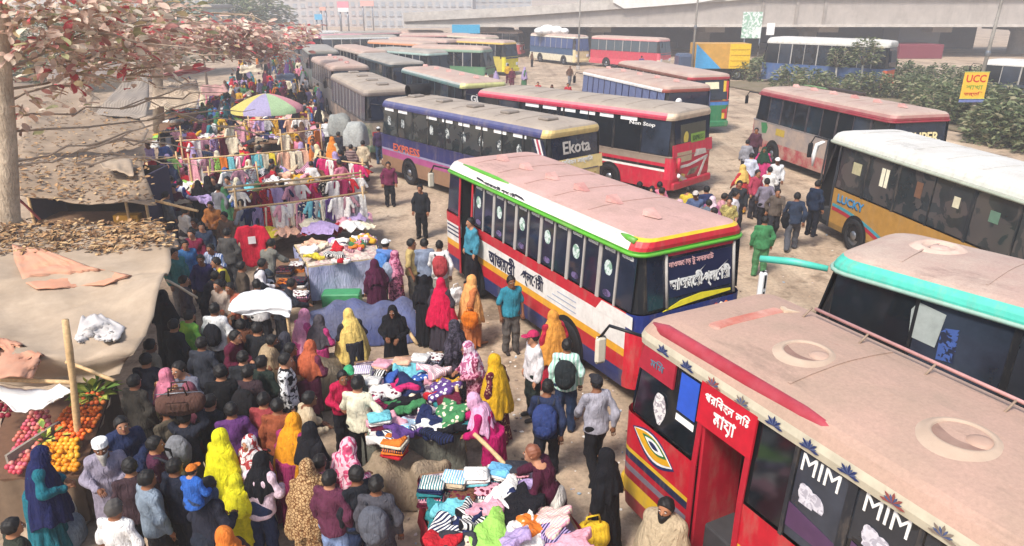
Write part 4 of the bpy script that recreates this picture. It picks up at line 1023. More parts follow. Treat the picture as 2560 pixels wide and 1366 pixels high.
# --- coaches parked side-on far across the yard, noses to the open side (right side visible)
GF = 'coaches parked far across the yard'
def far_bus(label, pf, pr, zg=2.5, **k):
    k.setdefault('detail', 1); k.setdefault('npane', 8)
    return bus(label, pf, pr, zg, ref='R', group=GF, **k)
far_bus('cream nosed coach with blue curtained windows and a white load on its roof', (1438, 97), (1310, 88), side=[(.9, '#cfc8b0'), (3, '#2f4f70')], front=[(3, '#d6c79a')], roof=[(.4, '#d6cfc0'), (2, DUST3)], L=9.5, glass=mat('#46557c', .3), W=2.4)
far_bus('pink red coach with white swirls parked beside the lamp post', (1652, 105), (1502, 98), side=[(.8, '#c9505e'), (3, '#b83a4c')], front=[(.9, '#d6c8b0'), (3, '#d05a68')], roof=[(.4, '#c98a88'), (2, DUST3)], L=9.8, glass=mat('#4a545a', .3), W=2.4)
far_bus('yellow and orange fronted bus far across the yard', (1215, 98), (1150, 94), side=[(3, '#8a8a78')], front=[(1.5, '#d9cf3c'), (2.0, '#d8784a'), (3, '#c8b87a')], roof=[(.4, '#c9c0a8'), (2, DUST3)], L=8.5, W=2.4)
gb, Lg, Wg = far_bus('green sided town bus standing across the yard', (1212, 132), (1085, 128), zg=2.4, side=[(.9, '#8a6a58'), (1.5, '#5d8a66'), (3, '#6f927a')], roof=[(.4, '#7f9a84'), (2, DUST3)], L=7.5, W=2.3)
far_bus('faded grey coach with brown roof far across the yard', (1120, 108), (1030, 104), side=[(3, '#8a8486')], roof=[(.4, '#b0948a'), (2, DUST3)], L=9, W=2.4)
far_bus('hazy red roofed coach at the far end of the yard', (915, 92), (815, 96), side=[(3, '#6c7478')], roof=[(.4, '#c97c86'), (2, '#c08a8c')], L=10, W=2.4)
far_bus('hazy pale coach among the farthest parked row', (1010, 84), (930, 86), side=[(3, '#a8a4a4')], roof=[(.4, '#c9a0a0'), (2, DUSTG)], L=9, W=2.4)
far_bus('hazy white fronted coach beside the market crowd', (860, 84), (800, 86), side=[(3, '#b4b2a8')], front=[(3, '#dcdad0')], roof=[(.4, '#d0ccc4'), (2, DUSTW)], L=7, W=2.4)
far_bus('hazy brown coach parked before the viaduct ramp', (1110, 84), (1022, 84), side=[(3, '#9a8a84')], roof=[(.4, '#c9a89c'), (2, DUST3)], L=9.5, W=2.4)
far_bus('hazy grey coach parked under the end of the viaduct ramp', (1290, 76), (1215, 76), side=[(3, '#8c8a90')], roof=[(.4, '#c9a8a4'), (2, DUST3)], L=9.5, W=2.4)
far_bus('orange roofed bus wedged between the far coaches', (1060, 116), (985, 112), side=[(3, '#7c6a62')], front=[(3, '#c98a5a')], roof=[(.4, '#c9865c'), (2, DUST3)], L=8.5, W=2.4)
far_bus('yellow fronted coach beside the green town bus', (1262, 112), (1222, 110), side=[(3, '#b8a84c')], front=[(1.4, '#d8cc30'), (1.9, '#d97848'), (3, '#cdbf7c')], roof=[(.4, '#d0b05c'), (2, DUST3)], L=7.5, W=2.4)
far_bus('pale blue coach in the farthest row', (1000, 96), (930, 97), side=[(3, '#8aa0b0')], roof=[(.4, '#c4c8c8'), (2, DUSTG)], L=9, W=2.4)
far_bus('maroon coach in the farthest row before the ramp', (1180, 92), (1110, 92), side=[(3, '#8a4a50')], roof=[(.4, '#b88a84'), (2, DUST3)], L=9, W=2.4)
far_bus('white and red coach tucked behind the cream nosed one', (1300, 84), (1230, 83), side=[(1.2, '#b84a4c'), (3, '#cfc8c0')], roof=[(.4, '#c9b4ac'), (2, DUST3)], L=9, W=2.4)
far_bus('faded teal coach beside the queue', (1075, 140), (1000, 134), side=[(3, '#5f8a88')], roof=[(.4, '#9ab0a8'), (2, DUSTG)], L=8, W=2.4)
u, Lu, Wu = bus('blue and orange tailed bus waiting under the viaduct', (1945, 124), (2225, 137), 2.5, side=[(3, '#3f5a86')], rear=[(1.3, '#d8643c'), (3, '#3f80b4')], roof=[(.4, '#c8c6be'), (2, DUSTW)], L=11, anchor='r', detail=1, npane=9, ref='L', group=GF)
decal(u, [(-Lu / 2 - .01, .7, 1.7), (-Lu / 2 - .01, -.7, 1.7), (-Lu / 2 + .08, -.7, 2.3), (-Lu / 2 + .08, .7, 2.3)], mat('#1d2330', .4), 'rear_banner', (-1, 0, 0), .05)
lettering('নিউ', u, (-Lu / 2 - .07, 0, 2.0), (0, -1, 0), (.12, 0, 1), .42, 1.0, mat('#d89a3c', .5), .03)
bus('white roofed bus behind the bushes under the viaduct', (2446, 160), (2640, 172), 2.5, side=[(3, '#3a4450')], roof=[(.4, '#d6d4ce'), (2, DUSTW)], L=10, detail=1, npane=8, group=GF)
# load on the cream nosed coach
m_ = MB(); c = P(1375, 80, 3.3)
for i, (dx, r) in enumerate(((-1.2, .5), (-.3, .75), (.7, .65), (1.6, .45))): m_.ball((c.x + dx, c.y, 3.2 + r * .35), (r * 1.2, .9, r * .8), 0, 14, 8)
tag(m_.build('roof_load', mat('#e2e0dc', .8, 'plain', None, 3, .06, .4)), 'white wrapped load on the roof of the cream nosed coach', 'load')

# --- truck with a painted box body
a, b_ = P(1737, 172, 1.0), P(1872, 172, 1.0)
tr = empty('truck', ((a.x + b_.x) / 2, a.y + 1.2, 0)); tag(tr, 'box truck painted blue, orange and yellow behind the bushes', 'truck')
w = b_.x - a.x
zt = PY(1800, 110, a.y).z
xs_ = -w / 2 + w * .62
m_ = MB(); m_.box((0, 0, (1.0 + zt) / 2), (w, 2.4, zt - 1.0)); m_.build('box_body', mat('#c9963c', .5, 'dust', '#b58a3c', 4), tr)
m_ = MB(); m_.slab([(-w / 2, -1.203, 1.0), (-w / 2 + w * .48, -1.203, 1.0), (-w / 2, -1.203, zt)], (0, -1, 0), .012); m_.build('blue_panel', mat('#3f94c4', .5), tr)
m_ = MB(); m_.slab([(xs_, -1.203, 1.0), (w / 2, -1.203, 1.0), (w / 2, -1.203, zt), (xs_, -1.203, zt)], (0, -1, 0), .012); m_.build('yellow_panel', mat('#e0b820', .5), tr)
for k in range(4):
    m_ = MB(); m_.box((xs_ + (w / 2 - xs_) / 2, -1.225, 1.2 + k * (zt - 1.2) / 4), ((w / 2 - xs_) * .9, .03, .06)); m_.build('rib', mat('#c79a18', .5), tr)
for x in (-w * .3, w * .3):
    for y in (-1, 1): make_wheel(tr, x, y)
m_ = MB(); m_.box((0, 0, .75), (w, 1.6, .45)); m_.build('chassis', DARK, tr)
m_ = MB(); m_.box((-w / 2 - .75, 0, 1.35), (1.3, 2.2, 1.7), bev=.2); m_.build('cab', mat('#3d4a60', .4), tr)
for o in [o for o in COL.objects if o.name in BUS]: set_size(o)
# ------------------------------------------------------------------ people: smooth bodies and clothes grown from distance fields
def cone_d(p, a, b, ra, rb):
    a = np.asarray(a, np.float32); b = np.asarray(b, np.float32)
    ab = b - a; l2 = max(float(ab @ ab), 1e-8)
    t = np.clip(((p - a) @ ab) / l2, 0, 1)
    return np.linalg.norm(p - a - t[..., None] * ab, axis=-1) - (ra + (rb - ra) * t)
def ell_d(p, c, r):
    c = np.asarray(c, np.float32); r = np.asarray(r, np.float32)
    q = (p - c) / r
    k0 = np.linalg.norm(q, axis=-1); k1 = np.linalg.norm(q / r, axis=-1)
    return k0 * (k0 - 1.0) / np.maximum(k1, 1e-6)
def smin(a, b, k):
    h = np.clip(.5 + .5 * (b - a) / k, 0, 1)
    return b + (a - b) * h - k * h * (1 - h)
def nets(fn, lo, hi, vox):
    """surface nets on a regular grid: verts, quads"""
    lo = np.asarray(lo, np.float32); hi = np.asarray(hi, np.float32)
    n = np.maximum(np.ceil((hi - lo) / vox).astype(int) + 1, 3)
    ax = [lo[i] + vox * np.arange(n[i], dtype=np.float32) for i in range(3)]
    g_ = np.stack(np.meshgrid(*ax, indexing='ij'), -1)
    d = fn(g_).astype(np.float32)
    ins = d < 0
    c = [(i, j, k) for i in (0, 1) for j in (0, 1) for k in (0, 1)]
    cnt = np.zeros(tuple(n - 1), np.int8)
    for (i, j, k) in c: cnt += ins[i:n[0] - 1 + i, j:n[1] - 1 + j, k:n[2] - 1 + k]
    act = (cnt > 0) & (cnt < 8)
    idx = -np.ones(act.shape, np.int64); cells = np.argwhere(act)
    idx[act] = np.arange(len(cells))
    acc = np.zeros((len(cells), 3), np.float32); num = np.zeros(len(cells), np.float32)
    for e0 in c:
        for axis in range(3):
            if e0[axis]: continue
            e1 = list(e0); e1[axis] = 1
            d0 = d[cells[:, 0] + e0[0], cells[:, 1] + e0[1], cells[:, 2] + e0[2]]
            d1 = d[cells[:, 0] + e1[0], cells[:, 1] + e1[1], cells[:, 2] + e1[2]]
            m = (d0 < 0) != (d1 < 0)
            t = np.where(m, d0 / np.where(np.abs(d0 - d1) < 1e-9, 1, d0 - d1), 0)
            pos = np.tile(np.asarray(e0, np.float32), (len(cells), 1)); pos[:, axis] += t
            acc += np.where(m[:, None], pos, 0); num += m
    v = lo + vox * (cells + acc / np.maximum(num, 1)[:, None])
    quads = []
    for axis in range(3):
        o = [0, 0, 0]; o[axis] = 1
        sl0 = tuple(slice(0, n[i] - o[i]) for i in range(3)); sl1 = tuple(slice(o[i], n[i]) for i in range(3))
        cr = ins[sl0] != ins[sl1]
        E = np.argwhere(cr); u, w = (axis + 1) % 3, (axis + 2) % 3
        ok = (E[:, u] > 0) & (E[:, w] > 0) & (E[:, u] < n[u] - 1) & (E[:, w] < n[w] - 1)
        E = E[ok]; f = ins[E[:, 0], E[:, 1], E[:, 2]]
        def at(du, dw):
            q = E.copy(); q[:, u] += du; q[:, w] += dw; return idx[q[:, 0], q[:, 1], q[:, 2]]
        a_, b_, c_, d_ = at(-1, -1), at(0, -1), at(0, 0), at(-1, 0)
        Q = np.stack([a_, b_, c_, d_], 1); Q[~f] = Q[~f][:, ::-1]
        quads.append(Q)
    Q = np.concatenate(quads); Q = Q[(Q >= 0).all(1)]
    return v, Q
def nets_mesh(name, fn, lo, hi, vox, extra=None, nslots=1):
    v, q = nets(fn, lo, hi, vox)
    me = bpy.data.meshes.new(name)
    verts = v.tolist(); faces = q.tolist(); mi = [0] * len(faces)
    if extra is not None:
        k = len(verts); verts += [tuple(p) for p in extra.v]
        faces += [[i + k for i in f] for f in extra.f]; mi += extra.m
    me.from_pydata(verts, [], faces)
    me.polygons.foreach_set('use_smooth', [True] * len(faces))
    me.polygons.foreach_set('material_index', mi)
    for _ in range(nslots): me.materials.append(None)
    me.update(); return me

# skeleton for a 1.65 m figure facing +Y; x to its right hand
POSES = {
 # name: (lean, right elbow, right hand, left elbow, left hand, right knee, right ankle, left knee, left ankle)
 'stand': (0, (.25, -.03, 1.10), (.24, .06, .86), (-.25, -.03, 1.10), (-.24, .06, .86), (.10, .02, .47), (.11, -.02, .07), (-.10, .02, .47), (-.11, .0, .07)),
 'walk': (.04, (.25, -.13, 1.12), (.24, -.10, .88), (-.25, .10, 1.11), (-.22, .24, .93), (.10, .17, .50), (.10, .20, .08), (-.10, -.02, .46), (-.10, -.27, .12)),
 'browse': (.10, (.25, .05, 1.11), (.13, .27, 1.05), (-.25, .04, 1.11), (-.12, .27, 1.02), (.10, .03, .47), (.11, 0, .07), (-.10, .02, .47), (-.12, -.04, .07)),
 'reach': (.22, (.27, .20, 1.15), (.20, .46, 1.05), (-.26, .12, 1.10), (-.16, .34, .98), (.11, .06, .47), (.12, .06, .07), (-.10, -.02, .46), (-.12, -.12, .08)),
 'hip': (0, (.36, -.08, 1.12), (.20, .05, .98), (-.27, .06, 1.11), (-.20, .28, 1.08), (.11, .02, .47), (.13, 0, .07), (-.11, .02, .47), (-.13, 0, .07)),
 'carry': (.03, (.31, .08, 1.46), (.16, .06, 1.68), (-.31, .08, 1.46), (-.16, .06, 1.68), (.10, .05, .48), (.10, .02, .07), (-.10, .0, .46), (-.11, -.06, .07)),
 'sit': (.06, (.25, .06, 1.10), (.12, .26, 1.00), (-.25, .06, 1.10), (-.12, .26, 1.00), (.11, .40, .86), (.11, .38, .44), (-.11, .40, .86), (-.11, .38, .44)),
}
SH, HIP, NECK, HEAD = 1.335, .87, 1.42, 1.535
def joints(pose):
    lean, re, rh, le, lh, rk, ra, lk, la = POSES[pose]
    def up(p):
        p = np.array(p, np.float32)
        return p + np.array([0, lean * max(0, (p[2] - HIP)) / .5, -lean * .12 * max(0, p[2] - HIP) / .5], np.float32)
    J = dict(rs=up((.160, -.01, SH)), ls=up((-.160, -.01, SH)), re=up(re), rh=up(rh), le=up(le), lh=up(lh),
             rhip=np.array((.085, 0, HIP)), lhip=np.array((-.085, 0, HIP)), rk=np.array(rk), ra=np.array(ra), lk=np.array(lk), la=np.array(la),
             pel=np.array((0, 0, .92)), chest=up((0, .0, 1.22)), neck=up((0, -.005, NECK)), head=up((0, .022, HEAD)))
    return J
def head_d(p, J, g=0.0):
    h = J['head']
    d = ell_d(p, h + (0, -.008, .02), (.077 + g, .094 + g, .098 + g))
    return smin(d, ell_d(p, h + (0, .018, -.035), (.058 + g, .07 + g, .082 + g)), .03)
def body_field(J):
    def fn(p):
        h = J['head']
        d = head_d(p, J)
        d = smin(d, cone_d(p, h + (0, .088, .012), h + (0, .106, -.020), .011, .016), .012)        # nose
        d = smin(d, cone_d(p, h + (-.045, .074, .024), h + (.045, .074, .024), .010, .010), .012)   # brow
        d = smin(d, ell_d(p, h + (0, .07, -.095), (.028, .026, .022)), .02)                        # chin
        for s in (-1, 1): d = smin(d, ell_d(p, h + (s * .082, -.012, -.005), (.010, .020, .032)), .006)   # ears
        d = smin(d, cone_d(p, J['neck'] - (0, 0, .03), h + (0, -.02, -.06), .056, .050), .03)
        t = smin(ell_d(p, J['chest'], (.140, .085, .20)), ell_d(p, J['pel'] + (0, 0, .0), (.13, .085, .15)), .10)
        for s in 'rl': t = smin(t, cone_d(p, J['neck'] + (0, -.01, -.03), J[s + 's'], .05, .046), .05)
        d = smin(d, t, .04)
        for s in 'rl':
            d = smin(d, cone_d(p, J[s + 's'], J[s + 'e'], .046, .038), .03)
            w = J[s + 'h']
            d = smin(d, cone_d(p, J[s + 'e'], w, .040, .027), .02)
            dv = (w - J[s + 'e']); dv = dv / np.linalg.norm(dv)
            d = smin(d, cone_d(p, w, w + dv * .075, .028, .034), .012)
            d = smin(d, cone_d(p, J[s + 'hip'], J[s + 'k'], .088, .058), .05)
            d = smin(d, cone_d(p, J[s + 'k'], J[s + 'a'], .058, .038), .03)
            a = J[s + 'a']
            d = smin(d, cone_d(p, a + (0, -.03, -.035), a + (0, .16, -.045), .036, .030), .02)
        return d
    return fn
def fingers(J):
    m = MB()
    for s, sg in (('r', 1), ('l', -1)):
        w = Vector(J[s + 'h']); dv = (w - Vector(J[s + 'e'])).normalized()
        side = Vector((1, 0, 0)); side = (side - dv * side.dot(dv)).normalized(); nrm = dv.cross(side).normalized()
        palm = w + dv * .085
        for k, ln in enumerate((.062, .072, .068, .052)):
            b = palm + side * (-.030 + .020 * k)
            cur = nrm * (.3 if nrm.y < 0 else -.3)
            m.tube([b - dv * .02, b + dv * ln * .5, b + dv * ln * .8 + cur * .05, b + dv * ln + cur * .11], [.0105, .0095, .0088, .006], 0, 6)
        b = w + dv * .025 - side * sg * .022
        m.tube([b, b - side * sg * .026 + dv * .03, b - side * sg * .03 + dv * .062], [.012, .0105, .007], 0, 6)
    h = Vector(J['head'])
    for sx in (-1, 1):
        m.ball((h.x + sx * .031, h.y + .0835, h.z + .002), (.0135, .007, .0072), 1, 8, 5)
        m.ball((h.x + sx * .031, h.y + .0885, h.z + .001), (.0062, .005, .006), 2, 6, 4)
        m.ball((h.x + sx * .033, h.y + .084, h.z + .024), (.021, .008, .005), 2, 8, 4)
    m.ball((h.x, h.y + .0865, h.z - .062), (.024, .009, .008), 3, 8, 4)
    return m
def fold(p, c, A, n, z0, z1, ph=0.0):
    th = np.arctan2(p[..., 1] - c[1], p[..., 0] - c[0])
    w = np.clip((z1 - p[..., 2]) / max(z1 - z0, .01), 0, 1)
    return A * w * (np.sin(n * th + ph + 5 * p[..., 2]) + .6 * np.sin((n * 1.7) * th + 2 * ph - 7 * p[..., 2]))
def wr(p, A=.009, f=23.0):
    return A * (np.sin(f * p[..., 2] + 9 * p[..., 0] + 3 * np.sin(11 * p[..., 1])) + np.sin(.7 * f * p[..., 0] - 13 * p[..., 2] + 2))
# garments, each a closed field over the body
def f_shirt(J, hem=.82, g=.016, sleeve=1.0, loose=.048):
    def fn(p):
        q = p * np.array((1, 1.38, 1), np.float32)
        lo_, hi_ = np.array((0, 0, hem - .08)), J['chest'] * np.array((1, 1.38, 1))
        t = smin(cone_d(q, lo_, hi_, .150 + g + loose, .148 + g), ell_d(p, J['chest'] + (0, 0, .03), (.165 + g, .108 + g, .16)), .05)
        for s in 'rl':
            t = smin(t, cone_d(p, J['neck'] + (0, -.01, -.03), J[s + 's'], .052 + g * .5, .046 + g), .05)
            t = smin(t, cone_d(p, J[s + 's'], J[s + 'e'], .048 + g, .042 + g), .03)
            e = J[s + 'e']; w = e + (J[s + 'h'] - e) * (.92 if sleeve >= 1 else 0.05)
            if sleeve >= 1: t = smin(t, cone_d(p, e, w, .042 + g, .034 + g), .03)
        t = t + wr(p)
        t = np.maximum(t, hem - p[..., 2] + .012 * np.sin(9 * p[..., 0] + 5 * p[..., 1]))
        return np.maximum(t, -(ell_d(p, J['neck'] + (0, .04, .035), (.062, .07, .06))))
    return fn
def f_trousers(J, g=.018):
    def fn(p):
        t = ell_d(p, J['pel'] + (0, 0, -.03), (.148 + g, .100 + g, .15))
        t = smin(t, cone_d(p, J['pel'], J['pel'] + (J['chest'] - J['pel']) * .6, .12, .105), .05)
        for s in 'rl':
            t = smin(t, cone_d(p, J[s + 'hip'], J[s + 'k'], .092 + g, .068 + g), .05)
            t = smin(t, cone_d(p, J[s + 'k'], J[s + 'a'] + (0, 0, -.01), .068 + g, .055 + g), .03)
        return t + wr(p, .006, 31)
    return fn
def f_shoe(J, s):
    a = J[s + 'a']
    return lambda p: np.maximum(cone_d(p, a + (0, -.035, -.03), a + (0, .165, -.042), .047, .040), .004 - p[..., 2])
def f_hair(J, long=False):
    def fn(p):
        h = J['head']
        d = head_d(p, J, .014) + .006 * np.sin(70 * p[..., 0] + 2 * np.sin(40 * p[..., 2])) * np.sin(60 * p[..., 1] + 50 * p[..., 2])
        face = (p[..., 1] - h[1]) * .86 - (p[..., 2] - h[2]) * .62 - .022
        d = np.maximum(d, face)
        d = np.maximum(d, h[2] - .040 + .35 * np.maximum(0, p[..., 1] - h[1] + .03) - p[..., 2])
        if long: d = smin(d, cone_d(p, h + (0, -.09, -.02), h + (0, -.10, -.20), .05, .03), .04)
        return d
    return fn
def f_beard(J):
    def fn(p):
        h = J['head']
        d = smin(head_d(p, J, .012), cone_d(p, h + (0, .07, -.09), h + (0, .085, -.19), .05, .025), .03)
        return np.maximum(np.maximum(d, p[..., 2] - h[2] + .045), h[1] + .02 - p[..., 1])
    return fn
def f_cap(J, brim=True):
    def fn(p):
        h = J['head']
        d = np.maximum(head_d(p, J, .020), h[2] + .045 - p[..., 2])
        if brim: d = np.minimum(d, ell_d(p, h + (0, .12, .048), (.075, .085, .010)))
        else: d = np.minimum(d, np.maximum(np.linalg.norm((p - (h + (0, -.008, 0)))[..., :2] / np.array((.94, 1.08), np.float32), axis=-1) - .098, np.abs(p[..., 2] - h[2] - .085) - .045))
        return d
    return fn
def f_robe(J, hem=.06, wid=.27, g=.02, folds=.019):
    def fn(p):
        s = f_shirt(J, .8, g, 1.0, .02)(p)
        rr = .19 + (wid - .19) * np.clip((1.0 - p[..., 2]) / .95, 0, 1)
        cx = J['pel']
        r = np.sqrt((p[..., 0] / 1.06) ** 2 + ((p[..., 1]) / .86) ** 2) - rr
        r = np.maximum(r * .85, np.maximum(hem - p[..., 2], p[..., 2] - 1.02))
        return smin(s, r, .09) + fold(p, (0, 0), folds, 9, .1, 1.1)
    return fn
def f_kameez(J, hem=.42, wid=.24):
    return f_robe(J, hem, wid, .018, .015)
def f_scarf(J, drop=1.08, wide=.25, open_=True, dfront=0.0):
    def fn(p):
        h = J['head']
        d = head_d(p, J, .020)
        d = smin(d, cone_d(p, h + (0, -.02, -.05), J['neck'], .088, .098), .05)
        c = J['chest']
        z = p[..., 2]
        tt = np.clip((J['neck'][2] + .04 - z) / max(J['neck'][2] - drop, .05), 0, 1)
        rr = .08 + (wide - .08) * np.sqrt(tt)
        ctr = J['neck'] + (c - J['neck']) * .6
        r = np.sqrt(((p[..., 0] - ctr[0]) / 1.08) ** 2 + ((p[..., 1] - ctr[1]) / .80) ** 2) - rr
        r = np.maximum(r * .8, np.maximum(drop + .05 * np.sin(3.1 * np.arctan2(p[..., 1], p[..., 0]) + 1) + dfront * p[..., 1] - z, z - J['neck'][2] - .05))
        d = smin(d, r, .06) + fold(p, ctr, .013, 8, drop, J['neck'][2] + .1, 1.0) + .5 * wr(p, .005)
        if open_: d = np.maximum(d, -ell_d(p, h + (0, .105, -.012), (.056, .075, .082)))
        return d
    return fn
def f_shawl(J, hem=.55, wide=.365):
    def fn(p):
        z = p[..., 2]; c = J['chest']
        tt = np.clip((J['neck'][2] + .03 - z) / max(J['neck'][2] - hem, .05), 0, 1)
        rr = .09 + (wide - .09) * tt ** .42
        r = np.sqrt(((p[..., 0] - c[0] * tt) / 1.05) ** 2 + ((p[..., 1] - c[1] * (1 - .6 * tt)) / .78) ** 2) - rr
        r = np.maximum(r * .8, np.maximum(hem + .04 * np.sin(5 * p[..., 0]) - z, z - J['neck'][2] - .03))
        d = smin(r, cone_d(p, J['rs'], J['ls'], .09, .09), .06)
        return d + fold(p, (0, 0), .018, 7, hem, 1.45, .5)
    return fn
LO, HI = (-.50, -.46, 0.0), (.50, .62, 1.80)
def garment(name, fn, vox, lo=None, hi=None):
    return nets_mesh(name, fn, lo or LO, hi or HI, vox)
_lib = {}
def person_meshes(kind, pose, q):
    """meshes for one kind of figure in one pose at quality q (0 far, 1 near)"""
    key = (kind, pose, q)
    if key in _lib: return _lib[key]
    J = joints(pose); vb, vc, vh = (.0165, .017, .0105) if q else (.034, .034, .026)
    h = J['head']
    hb = (tuple(h - (.17, .2, .30)), tuple(h + (.17, .22, .16)))
    if ('body', pose, q) not in _lib:
        _lib[('body', pose, q)] = nets_mesh('body', body_field(J), LO, HI, vb, fingers(J) if q else None, 4)
    parts = [('body', _lib[('body', pose, q)])]
    def G(name, tagk, fn, v=vc, lo=None, hi=None):
        k = (tagk, pose, q)
        if k not in _lib: _lib[k] = garment(name, fn, v, lo, hi)
        parts.append((name, _lib[k]))
    def shoes():
        for s in 'rl': G('shoe', 'shoe' + s, f_shoe(J, s), vc, tuple(J[s + 'a'] - (.09, .13, .12)), tuple(J[s + 'a'] + (.09, .25, .08)))
    if kind in ('man', 'manshort', 'mancap', 'mantopi'):
        G('shirt', 'shirt' if kind != 'manshort' else 'tee', f_shirt(J, .80, .018) if kind != 'manshort' else f_shirt(J, .82, .016, 0))
        G('trousers', 'trousers', f_trousers(J)); shoes()
        G('hair', 'hair', f_hair(J), vh, *hb)
        if kind == 'mancap': G('cap', 'cap', f_cap(J), vh, *hb)
    elif kind == 'elder':
        G('robe', 'trobe', f_kameez(J, .30, .25)); G('trousers', 'trousers', f_trousers(J)); shoes()
        G('beard', 'beard', f_beard(J), vh, *hb); G('cap', 'topi', f_cap(J, False), vh, *hb)
    elif kind == 'wrap':
        G('shawl', 'shawl', f_shawl(J)); G('trousers', 'trousers', f_trousers(J)); shoes()
        G('hair', 'hair', f_hair(J), vh, *hb); G('beard', 'beard', f_beard(J), vh, *hb)
    elif kind == 'burqa':
        G('robe', 'robe', f_robe(J)); G('headscarf', 'scarf', f_scarf(J, 1.05, .25), vc if not q else .0145, (-.4, -.4, .8), (.4, .6, 1.75))
    elif kind == 'hijab':
        G('dress', 'kameez', f_kameez(J)); G('trousers', 'trousers', f_trousers(J)); shoes()
        G('headscarf', 'scarf', f_scarf(J, 1.05, .25), vc if not q else .0145, (-.4, -.4, .8), (.4, .6, 1.75))
    elif kind == 'shawlw':
        G('dress', 'robe', f_robe(J)); G('headscarf', 'bigscarf', f_scarf(J, .62, .325), vc if not q else .0145, (-.45, -.4, .4), (.45, .6, 1.75))
    elif kind == 'girl':
        G('sweater', 'shirt', f_shirt(J, .80, .018)); G('trousers', 'trousers', f_trousers(J)); shoes()
        G('headscarf', 'shortscarf', f_scarf(J, 1.12, .22, True, .35), vc if not q else .0145, (-.4, -.4, .8), (.4, .6, 1.75))
    _lib[key] = parts
    return parts
SKINS = [mat(c, .6, 'plain', None, 20, .08, 0, .3) for c in ('#8a5a3e', '#9c6a4a', '#744a32', '#a9775a')]
EYE, IRIS, LIP = mat('#d8d0c8', .3), mat('#1a1210', .4), mat('#7d4238', .5)
HAIRM = mat('#14110f', .6, 'plain', None, 40, .3)
GREYH = mat('#9a948c', .8, 'plain', None, 40, .25)
def as_mat(c):
    if not isinstance(c, str): return c
    if ':' in c:                                         # 'dots:#aabbcc:#ddeeff:30'
        k, a, b, s = c.split(':'); return cloth(a, b, k, float(s))
    return cloth(c)
_pc = [0]
def person(px, py, kind, pose, face, cols, label, h=1.62, z0=0.0, group=None, q=None, hair=None, name='person'):
    """px, py: photo pixel of the top of the head; face: degrees, 0 looks away from the camera, 90 to the picture's right, 180 to the camera"""
    c = P(px, py, z0 + h)
    if q is None: q = 1 if c.y < 27 else 0
    _pc[0] += 1; i = _pc[0]
    root = empty(name, (c.x, c.y, z0), -R(face))
    s = h / 1.65; root.scale = (s * (1 + .04 * math.sin(i * 3.1)), s, s)
    tag(root, label, 'person', group)
    cols = [as_mat(x) for x in cols]; k = 0
    skin = SKINS[i % 4]
    for (nm, me) in person_meshes(kind, pose, q):
        if nm == 'body': ms = [skin, EYE, IRIS, LIP]
        elif nm == 'hair': ms = [hair or HAIRM]
        elif nm == 'beard': ms = [GREYH if kind == 'elder' else HAIRM]
        elif nm == 'shoe': ms = [mat('#2a2320', .6)]
        elif nm in ('headscarf', 'cap') and len(cols) > 1: ms = [cols[-1]]
        else: ms = [cols[min(k, len(cols) - 1)]]; k += 1
        link(nm, me, ms, root)
    return root
_bagmesh = {}
def backpack(p, col, label, dy=-.17, z=1.13, sc=1.0, kindname='backpack'):
    """a backpack on a person's back (or chest): body, pocket, straps"""
    if 'bp' not in _bagmesh:
        b = lambda q: np.maximum(ell_d(q, (0, -.02, 0), (.19, .13, .26)), np.maximum(np.abs(q[..., 0]) - .16, np.abs(q[..., 2]) - .235)) + wr(q, .004)
        _bagmesh['bp'] = nets_mesh('bag_body', b, (-.25, -.2, -.32), (.25, .16, .32), .016)
        b2 = lambda q: ell_d(q, (0, -.10, -.08), (.12, .07, .11)) + wr(q, .003)
        _bagmesh['pk'] = nets_mesh('pocket', b2, (-.2, -.2, -.25), (.2, .05, .1), .015)
        m = MB()
        for s in (-1, 1): m.tube([(s * .10, .08, .20), (s * .11, .16, .25), (s * .125, .28, .17), (s * .13, .30, 0), (s * .13, .16, -.14), (s * .12, .07, -.17)], .018, 0, 6)
        _bagmesh['st'] = m.mesh('strap', [None])
    e = empty(kindname); tag(e, label, 'bag')
    e.rotation_euler = p.rotation_euler
    s = p.scale[2]
    e.location = p.matrix_basis @ Vector((0, dy, z)) if False else Vector(p.location) + Matrix.Rotation(p.rotation_euler[2], 3, 'Z') @ Vector((0, dy * s, z * s))
    e.scale = (s * sc,) * 3
    link('bag_body', _bagmesh['bp'], as_mat(col), e); link('pocket', _bagmesh['pk'], as_mat(col), e); link('strap', _bagmesh['st'], mat('#20222a', .8), e)
    return e
def handbag(loc, col, label, sc=1.0, rz=0.0, name='shopping_bag'):
    if 'hb' not in _bagmesh:
        b = lambda q: np.maximum(ell_d(q, (0, 0, -.04), (.19, .10, .24)), q[..., 2] - .14) + wr(q, .008, 30)
        _bagmesh['hb'] = nets_mesh('bag_body', b, (-.25, -.16, -.32), (.25, .16, .2), .016)
        m = MB(); m.tube([(-.09, 0, .12), (-.06, 0, .24), (.06, 0, .24), (.09, 0, .12)], .011, 0, 6); _bagmesh['hd'] = m.mesh('handle', [None])
    e = empty(name, loc, rz); tag(e, label, 'bag'); e.scale = (sc,) * 3
    link('bag_body', _bagmesh['hb'], as_mat(col), e); link('handle', _bagmesh['hd'], as_mat(col), e)
    return e
